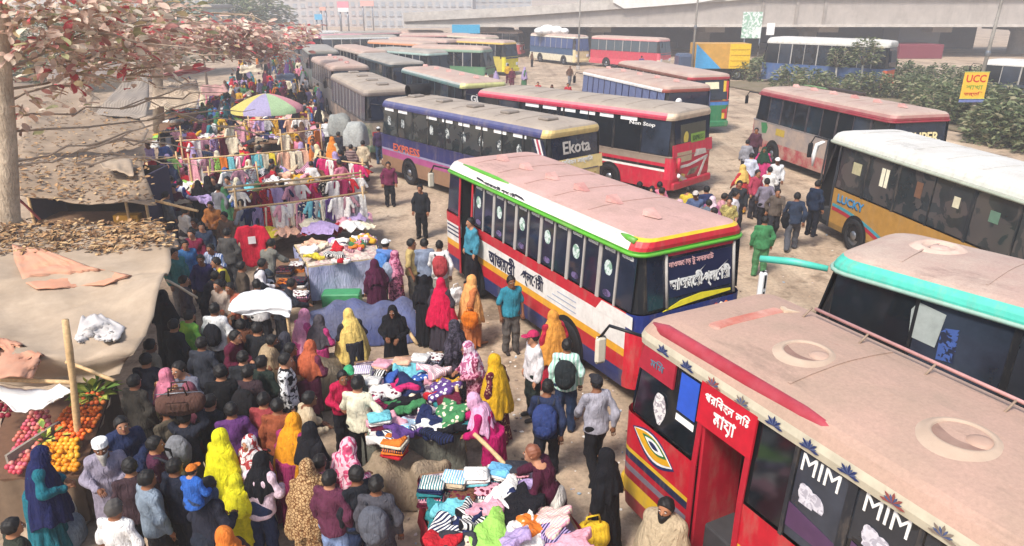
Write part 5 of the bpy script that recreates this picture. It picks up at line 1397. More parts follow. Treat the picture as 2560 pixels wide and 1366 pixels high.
# ------------------------------------------------------------------ market goods
_gm = {}
def heap_mesh(k):
    """a crumpled garment dropped on a heap"""
    if ('h', k) not in _gm:
        r = random.Random(k); A = [r.uniform(0, 6) for _ in range(6)]; ex = r.uniform(.20, .30), r.uniform(.14, .22), r.uniform(.055, .085)
        def fn(p):
            x, y, z = p[..., 0], p[..., 1], p[..., 2]
            q = np.stack([x + .04 * np.sin(9 * y + A[0]), y + .04 * np.sin(8 * x + A[1]), z - .05 * np.sin(7 * x + A[2]) * np.cos(6 * y + A[3])], -1)
            rim = ex[0] * .8 * (1 + .22 * np.sin(3 * np.arctan2(y, x) + A[4]) + .14 * np.sin(5 * np.arctan2(y, x) + A[5]))
            d = np.maximum(np.sqrt(x * x + (y * 1.3) ** 2) - rim, np.abs(q[..., 2]) - .038)
            return d + .019 * np.abs(np.sin(15 * x + 7 * y + A[0])) + .017 * np.abs(np.sin(13 * y - 9 * x + A[2])) + .007 * np.sin(37 * x - 27 * y + A[3]) - .020
        _gm[('h', k)] = nets_mesh('garment', fn, (-.40, -.34, -.16), (.40, .34, .16), .021)
    return _gm[('h', k)]
def fold_mesh(k):
    if ('f', k) not in _gm:
        r = random.Random(50 + k)
        m = MB(); m.box((0, 0, 0), (.30, .25, .036), 0, 0, .016)
        m.v = [(x + r.uniform(-.012, .012), y + r.uniform(-.012, .012), z + .006 * math.sin(20 * x + k) + r.uniform(-.004, .004)) for x, y, z in m.v]
        m.sm = [True] * len(m.sm)
        _gm[('f', k)] = m.mesh('garment', [None])
    return _gm[('f', k)]
def hang_mesh(k):
    """a garment hanging from its shoulders; top at z = 0. 0 shirt, 1 long dress, 2 trousers, 3 child's top"""
    if ('g', k) not in _gm:
        kind = k % 4; A = k * 1.7
        ln = (.72, 1.05, .95, .55)[kind]; w = (.20, .17, .15, .16)[kind]
        def fn(p):
            x, y, z = p[..., 0], p[..., 1], p[..., 2]
            t = np.clip(-z / ln, 0, 1)
            ww = w * (1 + (.35 if kind == 1 else .08) * t)
            yy = y - .028 * np.sin(16 * x + A + 3 * t) * (.3 + t) - .015 * np.sin(31 * x - A)
            d = np.maximum(np.maximum(np.abs(x) - ww, np.abs(yy) - .026), np.maximum(z + .012 + .25 * np.abs(x) ** 1.3, -ln - z + .02 * np.sin(22 * x + A)))
            if kind == 2: d = np.maximum(d, -np.maximum(np.abs(x) - .022 - .02 * t, z + .35))
            if kind in (0, 3):
                for s in (-1, 1):
                    d = smin(d, cone_d(np.stack([x, yy, z], -1), (s * w * .95, 0, -.09), (s * (w + .11), 0, -.09 - ln * .42), .045, .05), .02)
                d = np.maximum(d, -ell_d(p, (0, .03, 0), (.06, .06, .05)))
            return d
        _gm[('g', k)] = nets_mesh('garment', fn, (-.40, -.12, -ln - .06), (.40, .12, .03), .026)
    return _gm[('g', k)]
CN = {'white': '#dcd8d0', 'cream': '#d6cbb0', 'pink': '#d79aa6', 'hot pink': '#c22c66', 'red': '#b4222c', 'orange': '#d4742a', 'mustard': '#c99a2c', 'yellow': '#d8c23c', 'green': '#3f7a4c', 'lime green': '#8fbf58', 'teal': '#2c7478',
      'aqua': '#6fb8c0', 'sky blue': '#6fb0d6', 'blue': '#36569c', 'navy': '#20294c', 'purple': '#5a3c78', 'lilac': '#a893bc', 'grey': '#8a8a8e', 'charcoal': '#34343a', 'black': '#15151a', 'maroon': '#5e1c30', 'brown': '#6a4632', 'beige': '#b9a488', 'peach': '#d9a98c'}
PALE = ['white', 'cream', 'pink', 'peach', 'beige', 'lilac', 'red', 'maroon', 'white', 'charcoal', 'pink', 'navy', 'brown', 'mustard']
def ccol(n, i=0):
    base = CN[n]
    if i % 5 == 3: return cloth(base, CN[('white', 'black', 'pink', 'navy')[i % 4]], 'stripesx', 7 + i % 5)
    if i % 7 == 4: return cloth(base, CN[('white', 'maroon', 'cream')[i % 3]], 'dots', 16)
    return cloth(base)
_gi = [0]
def garment_at(px, py, z, cn, where, group, sc=1.0, tilt=.25):
    i = _gi[0] = _gi[0] + 1; r = random.Random(i)
    c = P(px, py, z + .05)
    o = link('garment', heap_mesh(i % 7), ccol(cn, i), None, c, (r.uniform(-tilt, tilt), r.uniform(-tilt, tilt), r.uniform(0, 6.28)), sc * r.uniform(.85, 1.2))
    return tag(o, 'crumpled %s garment %s' % (cn, where), 'garment', group)
def stack_at(px, py, z, cols, where, group, sc=1.0, rz=0.0):
    c = P(px, py, z + .05 * len(cols) * sc)
    e = empty('clothes_stack', (c.x, c.y, z), rz); e.scale = (sc,) * 3
    tag(e, 'stack of folded clothes topped with %s %s' % (cols[-1], where), 'clothes stack', group)
    cols = [c for c in cols[:-1] for _ in (0, 1)] + [cols[-1]]
    for k, cn in enumerate(cols):
        r = random.Random(k + int(px))
        link('folded_garment', fold_mesh((k + int(px)) % 5), ccol(cn, k), e, (r.uniform(-.015, .015), r.uniform(-.015, .015), .020 + .034 * k), (0, 0, r.uniform(-.12, .12)), (1.05, 1.05, 1.08))
    return e
def quad_at(c4, u, v):
    a, b, c, d = c4                                     # far-left, far-right, near-right, near-left pixels
    return ((a[0] * (1 - u) + b[0] * u) * (1 - v) + (d[0] * (1 - u) + c[0] * u) * v, (a[1] * (1 - u) + b[1] * u) * (1 - v) + (d[1] * (1 - u) + c[1] * u) * v)
def table(c4, z, label, skirt=None, topcol='#7d6048', cat='market stall', name='market_stall'):
    pts = [P(x, y, z) for x, y in c4]
    c = sum(pts, Vector()) / 4
    e = empty(name, (c.x, c.y, 0)); tag(e, label, cat)
    q = [p - Vector((c.x, c.y, 0)) for p in pts]
    m = MB(); m.slab([Vector((p.x, p.y, z - .05)) for p in q][::-1], (0, 0, 1), .05); m.build('table_top', mat(topcol, .8, 'plain', None, 10, .2), e)
    for p in q:
        m = MB(); pp = p * .93; m.tube([(pp.x, pp.y, 0), (pp.x, pp.y, z - .05)], .035, 0, 6); m.build('leg', WOOD, e)
    if skirt:
        for (i, j) in ((2, 3), (1, 2), (3, 0)):
            m = MB(); n = 14; vs = []; fs = []
            d = (q[j] - q[i]); nr = Vector((d.y, -d.x, 0)).normalized()
            if nr.dot(q[i] + q[j]) < 0: nr = -nr
            for k in range(n + 1):
                b = q[i] + d * (k / n) + nr * (.03 + .025 * math.sin(k * 2.1)); tq = b + nr * (.02 * math.sin(k * 1.3))
                vs += [(b.x, b.y, z - .01), (tq.x, tq.y, z * .5), (b.x + nr.x * .03, b.y + nr.y * .03, .12)]
            for k in range(n):
                for l in range(2): fs.append((k * 3 + l, k * 3 + 3 + l, k * 3 + 4 + l, k * 3 + 1 + l))
            m.add(vs, fs, 0, True); m.build('skirt', as_mat(skirt) if isinstance(skirt, str) else skirt, e)
    return e
def pole(a, b, r, label, m=None, name='bamboo_pole', cat='pole'):
    mb = MB(); a = Vector(a); b = Vector(b); n = 7
    pts = []; rs = []
    for k in range(n):
        t = k / (n - 1); pts.append((b - a) * t + Vector((.012 * math.sin(5 * t), 0, 0))); rs.append(r * (1.12 if k % 2 else .95))
    mb.tube(pts, rs, 0, 8)
    o = mb.build(name, m or BAMBOO); o.location = a
    return tag(o, label, cat)
def mound(name, label, cat, px, py, z, ext, col, seed=0, rz=0.0, vox=.05, fl=1.0, flat=.0, group=None):
    """tarpaulin pulled over goods: a lumpy, creased closed surface resting at height z"""
    r = random.Random(seed); A = [r.uniform(0, 6) for _ in range(6)]
    ex, ey, ez = ext
    def fn(p):
        x, y, zz = p[..., 0], p[..., 1], p[..., 2]
        q = np.maximum(np.abs(np.stack([x / ex, y / ey, (zz) / ez], -1)), 1e-3)
        d = ((q ** 3.2).sum(-1) ** (1 / 3.2) - 1) * min(ex, ey, ez)
        d = d + fl * (.035 * np.sin(5 * x + A[0] + 2 * np.sin(4 * y + A[1])) + .03 * np.abs(np.sin(6 * x - 4 * y + 3 * zz + A[2])) + .02 * np.sin(13 * x + 9 * zz + A[3]))
        return np.maximum(d, -zz)
    c = P(px, py, z + ez * .5)
    me = nets_mesh(name, fn, (-ex * 1.15, -ey * 1.15, -vox * 1.5), (ex * 1.15, ey * 1.15, ez * 1.2), vox)
    o = link(name, me, as_mat(col) if isinstance(col, str) else col, None, (c.x, c.y, z), (0, 0, rz))
    return tag(o, label, cat, group)

# --- stall A: heap of clothes and stacks, at the foot of the crimson minibus
A4 = ((1050, 1185), (1345, 1150), (1490, 1400), (1090, 1420))
table(A4, .80, 'low wooden clothes table beside the crimson minibus', '#8c1f2c')
GA = 'clothes on the table beside the crimson minibus'; WA = 'on the table beside the crimson minibus'
for (px, py, cols) in ((1078, 1215, ['maroon', 'pink', 'teal', 'navy', 'teal']), (1135, 1200, ['black', 'cream', 'charcoal', 'beige', 'sky blue']), (1190, 1190, ['navy', 'pink', 'aqua', 'white', 'white']), (1245, 1180, ['navy', 'aqua', 'white', 'sky blue']),
                       (1290, 1172, ['black', 'white', 'pink', 'charcoal']), (1215, 1225, ['navy', 'white', 'pink']), (1160, 1240, ['black', 'cream', 'brown'])):
    stack_at(px, py, .80, cols, WA, GA, 1.0, random.uniform(-.3, .3))
for i, (px, py, cn) in enumerate(((1100, 1285, 'teal'), (1135, 1275, 'aqua'), (1110, 1320, 'white'), (1150, 1320, 'white'), (1180, 1345, 'white'), (1215, 1270, 'pink'), (1235, 1295, 'pink'), (1190, 1290, 'black'), (1300, 1265, 'black'), (1335, 1285, 'black'), (1340, 1310, 'orange'),
        (1305, 1315, 'white'), (1260, 1330, 'green'), (1230, 1345, 'lime green'), (1285, 1345, 'lilac'), (1330, 1345, 'purple'), (1375, 1330, 'lilac'), (1385, 1300, 'cream'), (1350, 1250, 'red'), (1310, 1240, 'lilac'), (1265, 1245, 'white'), (1275, 1285, 'navy'), (1400, 1350, 'lilac'), (1140, 1360, 'charcoal'), (1200, 1375, 'cream'), (1250, 1380, 'pink'), (1100, 1360, 'red'), (1330, 1375, 'white'), (1160, 1300, 'navy'), (1430, 1370, 'pink'))):
    garment_at(px, py, .82 + .06 * (i % 3), cn, WA, GA, 1.2)
mound('tarpaulin_bundle', 'khaki tarpaulin bundle lying at the head of the front clothes table', 'bundle', 1015, 1190, 0, (.66, .36, .70), cloth('#9d8b74', '#84745f', 'dust', 3), 3, .15, .038, 1.5)
pole(P(1185, 1085, 1.25), P(1310, 1210, .85), .03, 'split bamboo cane leaning over the folded stacks')

# --- stall B: long heap of clothes
B4 = ((885, 905), (1105, 878), (1160, 1080), (915, 1105))
table(B4, .80, 'long clothes table heaped with colourful tops behind the cream shirted vendor', '#6a6a60')
GB = 'clothes on the long heaped table'; WB = 'on the long table behind the cream shirted vendor'
for (px, py, cols) in ((905, 930, ['white', 'pink', 'lilac', 'white', 'lilac']), (955, 912, ['grey', 'charcoal', 'peach', 'pink']), (1005, 905, ['grey', 'black', 'white', 'peach']), (1050, 898, ['black', 'white', 'grey', 'white']), (1085, 893, ['black', 'grey', 'white']), (925, 955, ['beige', 'white', 'grey', 'white']),
                       (950, 1050, ['white', 'lime green', 'white', 'maroon', 'white', 'aqua']), (985, 1105, ['red', 'orange', 'cream', 'orange'])):
    stack_at(px, py, .80, cols, WB, GB, 1.0, random.uniform(-.3, .3))
rB = random.Random(5)
listB = ['navy', 'green', 'hot pink', 'white', 'navy', 'aqua', 'purple', 'white', 'blue', 'pink', 'teal', 'maroon', 'white', 'black', 'hot pink', 'white', 'grey', 'sky blue', 'black', 'lilac', 'navy', 'red', 'white', 'mustard', 'black', 'green', 'pink', 'white', 'charcoal', 'purple', 'cream', 'blue', 'black', 'white', 'hot pink', 'teal', 'navy', 'pink']
for i, cn in enumerate(listB):
    u, v = rB.uniform(.16, .98), rB.uniform(.2, .98)
    px, py = quad_at(B4, u, v)
    garment_at(px, py, .82 + .12 * rB.random(), cn, WB, GB, 1.15)
pole(P(1140, 965, 1.1), P(1165, 1130, 0), .028, 'thin post tied at the corner of the long clothes table')
pole(P(980, 768, 1.35), P(1045, 862, .80), .032, 'pale wooden batten sloping over the blue tarpaulin')
mound('tarpaulin_bundle', 'olive grey tarpaulin over goods at the end of the long clothes table', 'bundle', 812, 945, 0, (.50, .45, .85), cloth('#8f806a', '#6f634f', 'dust', 3), 8, .5, .04, 1.4)
mound('tarpaulin_bundle', 'long grey and blue tarpaulin pulled over a stall behind the black robed vendor', 'bundle', 922, 800, 0, (1.5, .5, .78), cloth('#66687a', '#4a5688', 'dust', 2.5), 12, .05, .04, 1.0)

# --- stall C: toys and small clothes on a lilac draped table
C4 = ((735, 612), (935, 590), (950, 645), (770, 668))
table(C4, .95, 'table draped in pale blue plastic, heaped with small bright clothes', cloth('#8d92b4', '#b4b6cc', 'dust', 3), '#c8b48c')
GC = 'small clothes on the blue draped table'; WC = 'on the pale blue draped table'
rC = random.Random(9)
for i, cn in enumerate(['red', 'white', 'mustard', 'white', 'pink', 'grey', 'white', 'orange', 'white', 'red', 'cream', 'green', 'white', 'lilac', 'white', 'yellow', 'peach', 'white', 'red', 'black', 'white', 'pink']):
    px, py = quad_at(C4, rC.uniform(.05, .95), rC.uniform(.05, .95)); garment_at(px, py, .97 + .08 * rC.random(), cn, WC, GC, 1.1)
m = MB(); a, b_ = P(805, 752, .18), P(905, 742, .18); m.box(((a.x + b_.x) / 2, (a.y + b_.y) / 2, .18), (b_.x - a.x, .4, .36), 0, .05, .03); tag(m.build('plastic_crate', mat('#3f8f5e', .5)), 'green plastic crate under the blue draped table', 'crate')
D4 = ((690, 650), (760, 645), (770, 760), (690, 770))
table(D4, .80, 'narrow table of dark folded clothes and orange bags beside the white sunshade', None)
GD = 'clothes on the narrow table'; WD = 'on the narrow table beside the white sunshade'
for (px, py, cols) in ((712, 672, ['charcoal', 'brown', 'black']), (742, 660, ['orange', 'brown', 'white']), (715, 705, ['pink', 'charcoal', 'orange']), (745, 700, ['white', 'black', 'charcoal']), (722, 740, ['grey', 'maroon', 'white']), (750, 735, ['maroon', 'pink', 'white'])): stack_at(px, py, .80, cols, WD, GD, 1.1)

# --- racks of hanging clothes
def rack(pl, pr, zt, cols, label, where, group, step=.17, kinds=(0, 1, 2, 3), post=True):
    a, b = P(pl[0], pl[1], zt), P(pr[0], pr[1], zt)
    e = empty('clothes_rack', ((a.x + b.x) / 2, (a.y + b.y) / 2, 0)); tag(e, label, 'rack')
    o = Vector((e.location.x, e.location.y, 0)); d = b - a; ln = d.length
    m = MB(); m.tube([a - o - d.normalized() * .15, (a + b) / 2 - o + Vector((0, 0, -.03)), b - o + d.normalized() * .15], .026, 0, 8); m.build('rail', BAMBOO, e)
    if post:
        for p in (a, b):
            q = p - o; m = MB(); m.tube([(q.x, q.y, 0), (q.x + .02, q.y, zt + .18)], .03, 0, 8); m.build('post', BAMBOO, e)
    ang = math.atan2(d.y, d.x); n = int(ln / step)
    for k in range(n):
        r = random.Random(k * 7 + int(pl[0])); p = a + d * ((k + .5) / n)
        kd = kinds[(k * 3 + k // 4) % len(kinds)] + 4 * (k % 2)
        cn = cols[k % len(cols)]
        g_ = link('garment', hang_mesh(kd), ccol(cn, k + 1), None, (p.x, p.y, zt - .03), (0, 0, ang + r.uniform(-.5, .5)), (r.uniform(.85, 1.05), 1, r.uniform(.85, 1.02)))
        tag(g_, '%s garment hanging %s' % (cn, where), 'garment', group)
    return e
rack((600, 520), (905, 482), 1.62, ['grey', 'navy', 'lilac', 'red', 'cream', 'white', 'pink', 'white', 'cream', 'pink', 'navy', 'aqua', 'white', 'cream', 'purple', 'white', 'white', 'charcoal', 'grey', 'white', 'aqua', 'red', 'yellow', 'lime green'],
     'long bamboo rack of hanging clothes facing the white and red bus', 'on the long bamboo rack', 'clothes on the long bamboo rack', .16)
rack((585, 478), (900, 440), 1.62, ['white', 'maroon', 'mustard', 'red', 'lilac', 'navy', 'pink', 'white', 'red', 'hot pink', 'black', 'white', 'hot pink', 'red', 'white'], 'second bamboo rack of folded and hung clothes behind the long one', 'on the second bamboo rack', 'clothes on the second bamboo rack', .24, (3, 0, 3, 0))
rack((470, 398), (765, 372), 1.75, ['pink', 'white', 'pink', 'lime green', 'orange', 'aqua', 'pink', 'white', 'hot pink', 'aqua', 'cream', 'yellow', 'cream', 'peach', 'cream', 'cream', 'peach', 'white', 'white'], 'rack of long pastel dresses in the middle of the market', 'on the rack of pastel dresses', 'clothes on the rack of pastel dresses', .22, (1, 1, 0, 1))
rs_ = link('shirt', hang_mesh(0), cloth('#c02038'), None, P(626, 560, 1.55), (0, 0, .1), (1.5, 1, 1.55)); tag(rs_, 'big plain red shirt with a small white print hung at the rack end', 'shirt')
m = MB(); m.box((0, 0, 0), (.12, .01, .12), 0, .4); m.build('print', mat('#e6dcd8', .8), rs_, (0, -.062, -.26))
pole(P(345, 492, 2.0), P(495, 528, 1.9), .035, 'bamboo bar jutting from the dark stall towards the crowd')
pole(P(560, 470, 1.9), P(905, 432, 1.85), .03, 'long bamboo rail above the second rack of clothes')
for (c4, z_, cols_, lab, w) in ((B4, .81, ('#5a4a5c', '#b8a8ac'), 'patterned sheet spread under the clothes on the long table', .9), (A4, .81, ('#8a7c84', '#c9b4b8'), 'pale sheet spread under the clothes beside the crimson minibus', .9), (C4, .96, ('#c9bcae', '#b89a94'), 'light sheet spread under the small bright clothes', .9)):
    m = MB(); n = 18; vs = []; fs2 = []
    for i in range(n + 1):
        for j in range(n + 1):
            px, py = quad_at(c4, .02 + .96 * i / n, .02 + .96 * j / n); p = P(px, py, z_)
            e_ = min(i, n - i, j, n - j) / 4.0
            vs.append((p.x, p.y, z_ + min(1, e_) * (.05 + .05 * math.sin(i * 1.1 + 2 * math.sin(j * .7)) + .03 * math.sin(j * 1.9 + i * .6))))
    for i in range(n):
        for j in range(n): fs2.append((i * (n + 1) + j, (i + 1) * (n + 1) + j, (i + 1) * (n + 1) + j + 1, i * (n + 1) + j + 1))
    m.add(vs, fs2, 0, True); tag(m.build('ground_sheet', cloth(cols_[0], cols_[1], 'blotch', 5)), lab, 'sheet')
# --- farther stalls, heaped tables between the racks and the parasol
GE = 'clothes heaped on the farther market tables'
far_tables = [((480, 470), (560, 462), (575, 500), (490, 510), 'pink striped heap by the pastel rack'), ((640, 435), (790, 415), (810, 440), (650, 462), 'heap between the two racks'), ((600, 330), (760, 318), (775, 350), (600, 362), 'table under the edge of the parasol'),
              ((440, 330), (590, 322), (595, 352), (440, 362), 'table beside the grey leaning boards'), ((420, 285), (560, 280), (565, 305), (420, 312), 'table behind the grey boards'), ((640, 290), (770, 288), (780, 312), (640, 318), 'table in front of the parasol'), ((380, 405), (480, 400), (490, 440), (380, 448), 'table with the red toys'),
              ((560, 240), (620, 236), (620, 256), (560, 262), 'table beside the distant crowd')]
for t_, (a, b, c, d, w) in enumerate(far_tables):
    table((a, b, c, d), .85, 'clothes ' + ('heap table, ' if 'heap' in w else '') + w, None)
    r = random.Random(20 + t_); n = 17 if t_ < 4 else 13
    for k in range(n):
        px, py = quad_at((a, b, c, d), r.random(), r.random()); cn = PALE[(k * 5 + t_ * 3) % len(PALE)]
        garment_at(px, py, .87 + .2 * r.random(), cn, 'on the ' + w, GE, r.uniform(1.0, 1.6), .5)
for (pl, pr, zt, cols, w) in (((450, 352), (590, 340), 1.7, ['red', 'white', 'pink', 'lilac', 'maroon', 'cream', 'white'], 'short rack by the grey boards'), ((620, 300), (770, 296), 1.7, ['pink', 'lilac', 'white', 'mustard', 'navy', 'peach', 'white', 'maroon'], 'rack under the parasol edge'), ((360, 400), (440, 392), 1.7, ['red', 'black', 'lime green', 'white'], 'rack beside the brown roof')):
    rack(pl, pr, zt, cols, 'bamboo ' + w, 'on the ' + w, 'clothes on the farther racks', .3, (0, 1, 3, 0))

for (pl, pr, zt, cols, w) in (((520, 430), (640, 418), 1.6, ['maroon', 'white', 'pink', 'grey', 'red', 'cream'], 'low rack of striped tops'), ((560, 318), (610, 312), 1.7, ['cream', 'pink', 'white', 'lilac'], 'little rack left of the parasol pole'), ((700, 335), (800, 322), 1.7, ['cream', 'mustard', 'peach', 'white', 'orange', 'cream'], 'rack of yellow and cream dresses'), ((395, 330), (450, 326), 1.7, ['black', 'pink', 'lilac', 'white'], 'rack against the grey boards'), ((800, 392), (905, 410), 1.6, ['hot pink', 'white', 'red', 'black', 'white', 'hot pink'], 'end rack beside the lane')):
    rack(pl, pr, zt, cols, 'bamboo ' + w, 'on the ' + w, 'clothes on the farther racks', .3, (0, 1, 3, 0))
hc = MB(); hn_ = sorted(CN); rH = random.Random(31)
src = [(heap_mesh(k)) for k in range(4)]
small = []
for k in range(4):
    A_ = [rH.uniform(0, 6) for _ in range(4)]; vs = []; fs_q = []
    for i in range(8):
        for j in range(8):
            x, y = (i - 3.5) / 3.5, (j - 3.5) / 3.5; r_ = min(1, math.hypot(x, y))
            vs.append((x * .3, y * .24, .10 * (1 - r_ ** 2) + .05 * abs(math.sin(5 * x + A_[0] + 2 * y)) + .04 * math.sin(7 * y + A_[1]) - .03))
    for i in range(7):
        for j in range(7): fs_q.append((i * 8 + j, i * 8 + j + 8, i * 8 + j + 9, i * 8 + j + 1))
    small.append((vs, fs_q))
pal = PALE + ['hot pink', 'red', 'aqua', 'white', 'pink', 'cream', 'yellow', 'lime green', 'purple', 'peach', 'white', 'red']
zones = [((590, 552), (905, 536), (915, 572), (600, 592), 70), ((350, 452), (470, 446), (480, 520), (400, 525), 45), ((400, 300), (600, 290), (600, 345), (390, 370), 90), ((430, 370), (600, 350), (620, 392), (430, 420), 60), ((640, 300), (790, 296), (800, 330), (640, 350), 70), ((480, 445), (640, 430), (650, 470), (490, 500), 55), ((640, 440), (900, 405), (905, 440), (640, 470), 80), ((420, 255), (600, 250), (600, 285), (400, 290), 70), ((560, 205), (640, 200), (640, 232), (560, 240), 30)]
for (a, b, c, d, n) in zones:
    for i in range(n):
        px, py = quad_at((a, b, c, d), rH.random(), rH.random()); p = P(px, py, rH.uniform(.48, .95)); ang_ = rH.uniform(0, 6.28); s = rH.uniform(.8, 1.5)
        vs, fs_q = small[rH.randrange(4)]
        hc.add([(p.x + s * (x * math.cos(ang_) - y * math.sin(ang_)), p.y + s * (x * math.sin(ang_) + y * math.cos(ang_)), p.z + s * z) for x, y, z in vs], fs_q, hn_.index(pal[rH.randrange(len(pal))]), True)
tag(hc.build('heaped_clothes', [cloth(CN[n]) for n in hn_]), 'jumble of bright clothes heaped through the farther stalls', None, None, 'stuff')
for t_, (a, b, c, d, n) in enumerate(zones):
    table((a, b, c, d), .5, ('low trestle beneath the long bamboo rack', 'low trestle between the dark stall and the crowd', 'low trestle before the grey boards', 'low trestle behind the pastel rack', 'low trestle below the parasol', 'low trestle by the striped tops', 'low trestle between the long racks', 'low trestle beyond the grey boards', 'low trestle near the distant crowd')[t_], None)
# --- parasol
pc = P(668, 268, 2.0)
um = empty('parasol', (pc.x, pc.y, 0)); tag(um, 'big faded parasol with lilac, green, pink and yellow segments', 'parasol')
rr = (P(756, 268, 2.0).x - P(582, 268, 2.0).x) / 2
pcs = ['#b8ac62', '#9890ac', '#9db58a', '#cf8d92', '#cdbb4c', '#8fa0c0', '#b0c49a', '#c49ab0']
for k in range(8):
    m = MB(); vs = []; fs = []; n = 6
    for i in range(n + 1):
        t = i / n
        for j in range(5):
            a = R(45 * k + 45 * j / 4 - 90 - 67); s_ = t * (1 - .04 * math.sin(math.pi * j / 4) * t)
            zz = 2.0 + .62 * (1 - t ** 1.7) - .05 * math.sin(math.pi * j / 4) * t
            vs.append((rr * s_ * math.cos(a), rr * s_ * math.sin(a), zz))
    for j in range(5):
        a = R(45 * k + 45 * j / 4 - 90 - 67); vs.append((rr * 1.0 * math.cos(a), rr * 1.0 * math.sin(a), 1.80))
    for i in range(n + 1):
        for j in range(4): fs.append((i * 5 + j, i * 5 + j + 1, (i + 1) * 5 + j + 1, (i + 1) * 5 + j))
    m.add(vs, fs, 0, True); cp = m.build('canopy_segment', cloth(pcs[k]), um)
    m = MB(); a = R(45 * k - 157); m.tube([(0, 0, 2.55), (rr * .98 * math.cos(a), rr * .98 * math.sin(a), 1.98)], .012, 0, 5); m.build('rib', STEEL, um)
m = MB(); m.tube([(0, 0, 0), (0, 0, 2.68)], .03, 0, 8); m.build('pole', STEEL, um)
m = MB(); m.ball((0, 0, 2.68), .05); m.build('finial', STEEL, um)

# --- tarpaulin roofs of the roadside stalls
def tarp(name, label, rows, m, n=34, k=8, sag=.06, wave=.03, seed=0, th=.02, cat='tarpaulin', drape=None):
    """rows: (left pixel, right pixel, left height, right height) from far to near"""
    r = random.Random(seed); vs = []; fs = []
    dr = np.array([tuple(v) for v in drape]) if drape else None
    R_ = len(rows) - 1
    ph = [r.uniform(0, 6) for _ in range(5)]
    tot = R_ * k
    for i in range(tot + 1):
        f = i / k; a = min(int(f), R_ - 1); t = f - a; t2 = t * t * (3 - 2 * t)
        A, B = rows[a], rows[a + 1]
        pl = [A[0][q] * (1 - t) + B[0][q] * t for q in (0, 1)]; pr = [A[1][q] * (1 - t) + B[1][q] * t for q in (0, 1)]
        zl_, zr_ = A[2] * (1 - t2) + B[2] * t2, A[3] * (1 - t2) + B[3] * t2
        for j in range(n + 1):
            u = j / n; z = zl_ * (1 - u) + zr_ * u
            p = P(pl[0] * (1 - u) + pr[0] * u, pl[1] * (1 - u) + pr[1] * u, z)
            if drape:
                for _ in range(3):
                    zz = dr[np.argmin((dr[:, 0] - p.x) ** 2 + (dr[:, 1] - p.y) ** 2), 2] + .05; p = P(pl[0] * (1 - u) + pr[0] * u, pl[1] * (1 - u) + pr[1] * u, zz)
            p.z += -sag * 4 * u * (1 - u) + wave * (math.sin(7 * u + 2.3 * f + ph[0]) + .7 * math.sin(13 * u - 3.1 * f + ph[1]) + .5 * math.sin(23 * u + 5 * f + ph[2]) + .6 * abs(math.sin(4.3 * f + 2 * u + ph[3])) - 1.2 * max(0, 1 - abs(math.sin(3.1 * u + 1.7 * f + ph[4])) * 5) - .9 * max(0, 1 - abs(math.sin(2.2 * f - 2.6 * u + ph[2])) * 6))
            vs.append(p)
    W_ = n + 1; NV = len(vs)
    vs += [p - Vector((0, 0, th)) for p in vs]
    for i in range(tot):
        for j in range(n):
            q = (i * W_ + j, i * W_ + j + 1, (i + 1) * W_ + j + 1, (i + 1) * W_ + j)
            fs.append(q[::-1]); fs.append(tuple(x + NV for x in q))
    edge = [j for j in range(W_)] + [i * W_ + n for i in range(1, tot + 1)] + [tot * W_ + j for j in range(n - 1, -1, -1)] + [i * W_ for i in range(tot - 1, 0, -1)]
    for i in range(len(edge)):
        a, b = edge[i], edge[(i + 1) % len(edge)]; fs.append((a, b, b + NV, a + NV))
    mb = MB(); mb.add(vs, fs, 0, True)
    c = sum(vs[:NV], Vector()) / NV
    mb.v = [(p[0] - c.x, p[1] - c.y, p[2]) for p in [Vector(v) for v in mb.v]]
    o = mb.build(name, m, None, (c.x, c.y, 0))
    return tag(o, label, cat), vs[:NV]
TARP = mat('#ad9a84', .85, 'dust', '#98856f', 3.5, .12, .5)
TARP2 = mat('#9a8670', .85, 'dust', '#84705a', 3.5, .14, .5)
ORT = mat('#c88a6c', .8, 'dust', '#b59078', 4.0, .12, .5)
tA, vA = tarp('tarpaulin_roof', 'big beige tarpaulin roof sagging over the fruit stall', [((-120, 552), (398, 552), 2.35, 2.3), ((-120, 600), (424, 600), 2.35, 2.25), ((-120, 680), (428, 660), 2.25, 2.25), ((-120, 745), (412, 690), 2.1, 2.2), ((-120, 800), (380, 800), 2.05, 1.95), ((-120, 892), (345, 862), 2.05, 1.9), ((-120, 950), (300, 940), 1.55, 1.5)], TARP, sag=.10, wave=.035, seed=2)
tarp('tarpaulin', 'faded orange tarpaulin strip thrown across the beige roof', [((30, 612), (100, 622), 2.42, 2.40), ((36, 650), (235, 668), 2.36, 2.36), ((60, 705), (330, 690), 2.27, 2.30), ((90, 722), (260, 712), 2.22, 2.26)], ORT, 20, 6, .0, .008, 4, drape=vA)
tarp('tarpaulin', 'orange tarpaulin flap hanging at the edge above the fruit', [((-60, 838), (40, 850), 2.2, 2.16), ((-60, 890), (112, 890), 2.12, 2.06), ((-60, 945), (80, 942), 2.0, 1.98)], ORT, 16, 6, .0, .01, 6, drape=vA)
tarp('tarpaulin', 'grey white plastic sheet lying on the corner of the beige roof', [((205, 792), (262, 792), 2.22, 2.2), ((190, 830), (312, 815), 2.16, 2.14), ((186, 850), (300, 848), 2.12, 2.1), ((212, 878), (272, 880), 2.06, 2.04)], mat('#c9c4c0', .6, 'dust', '#b0a8a2', 4, .1, .4), 16, 6, -.04, .02, 9, drape=vA)
tB, vB = tarp('tarpaulin_roof', 'leaf strewn brown tarpaulin roof of the dark stall', [((30, 392), (352, 388), 2.6, 2.45), ((36, 440), (362, 440), 2.5, 2.35), ((44, 490), (392, 512), 2.4, 2.2)], TARP2, sag=.05, wave=.03, seed=5)
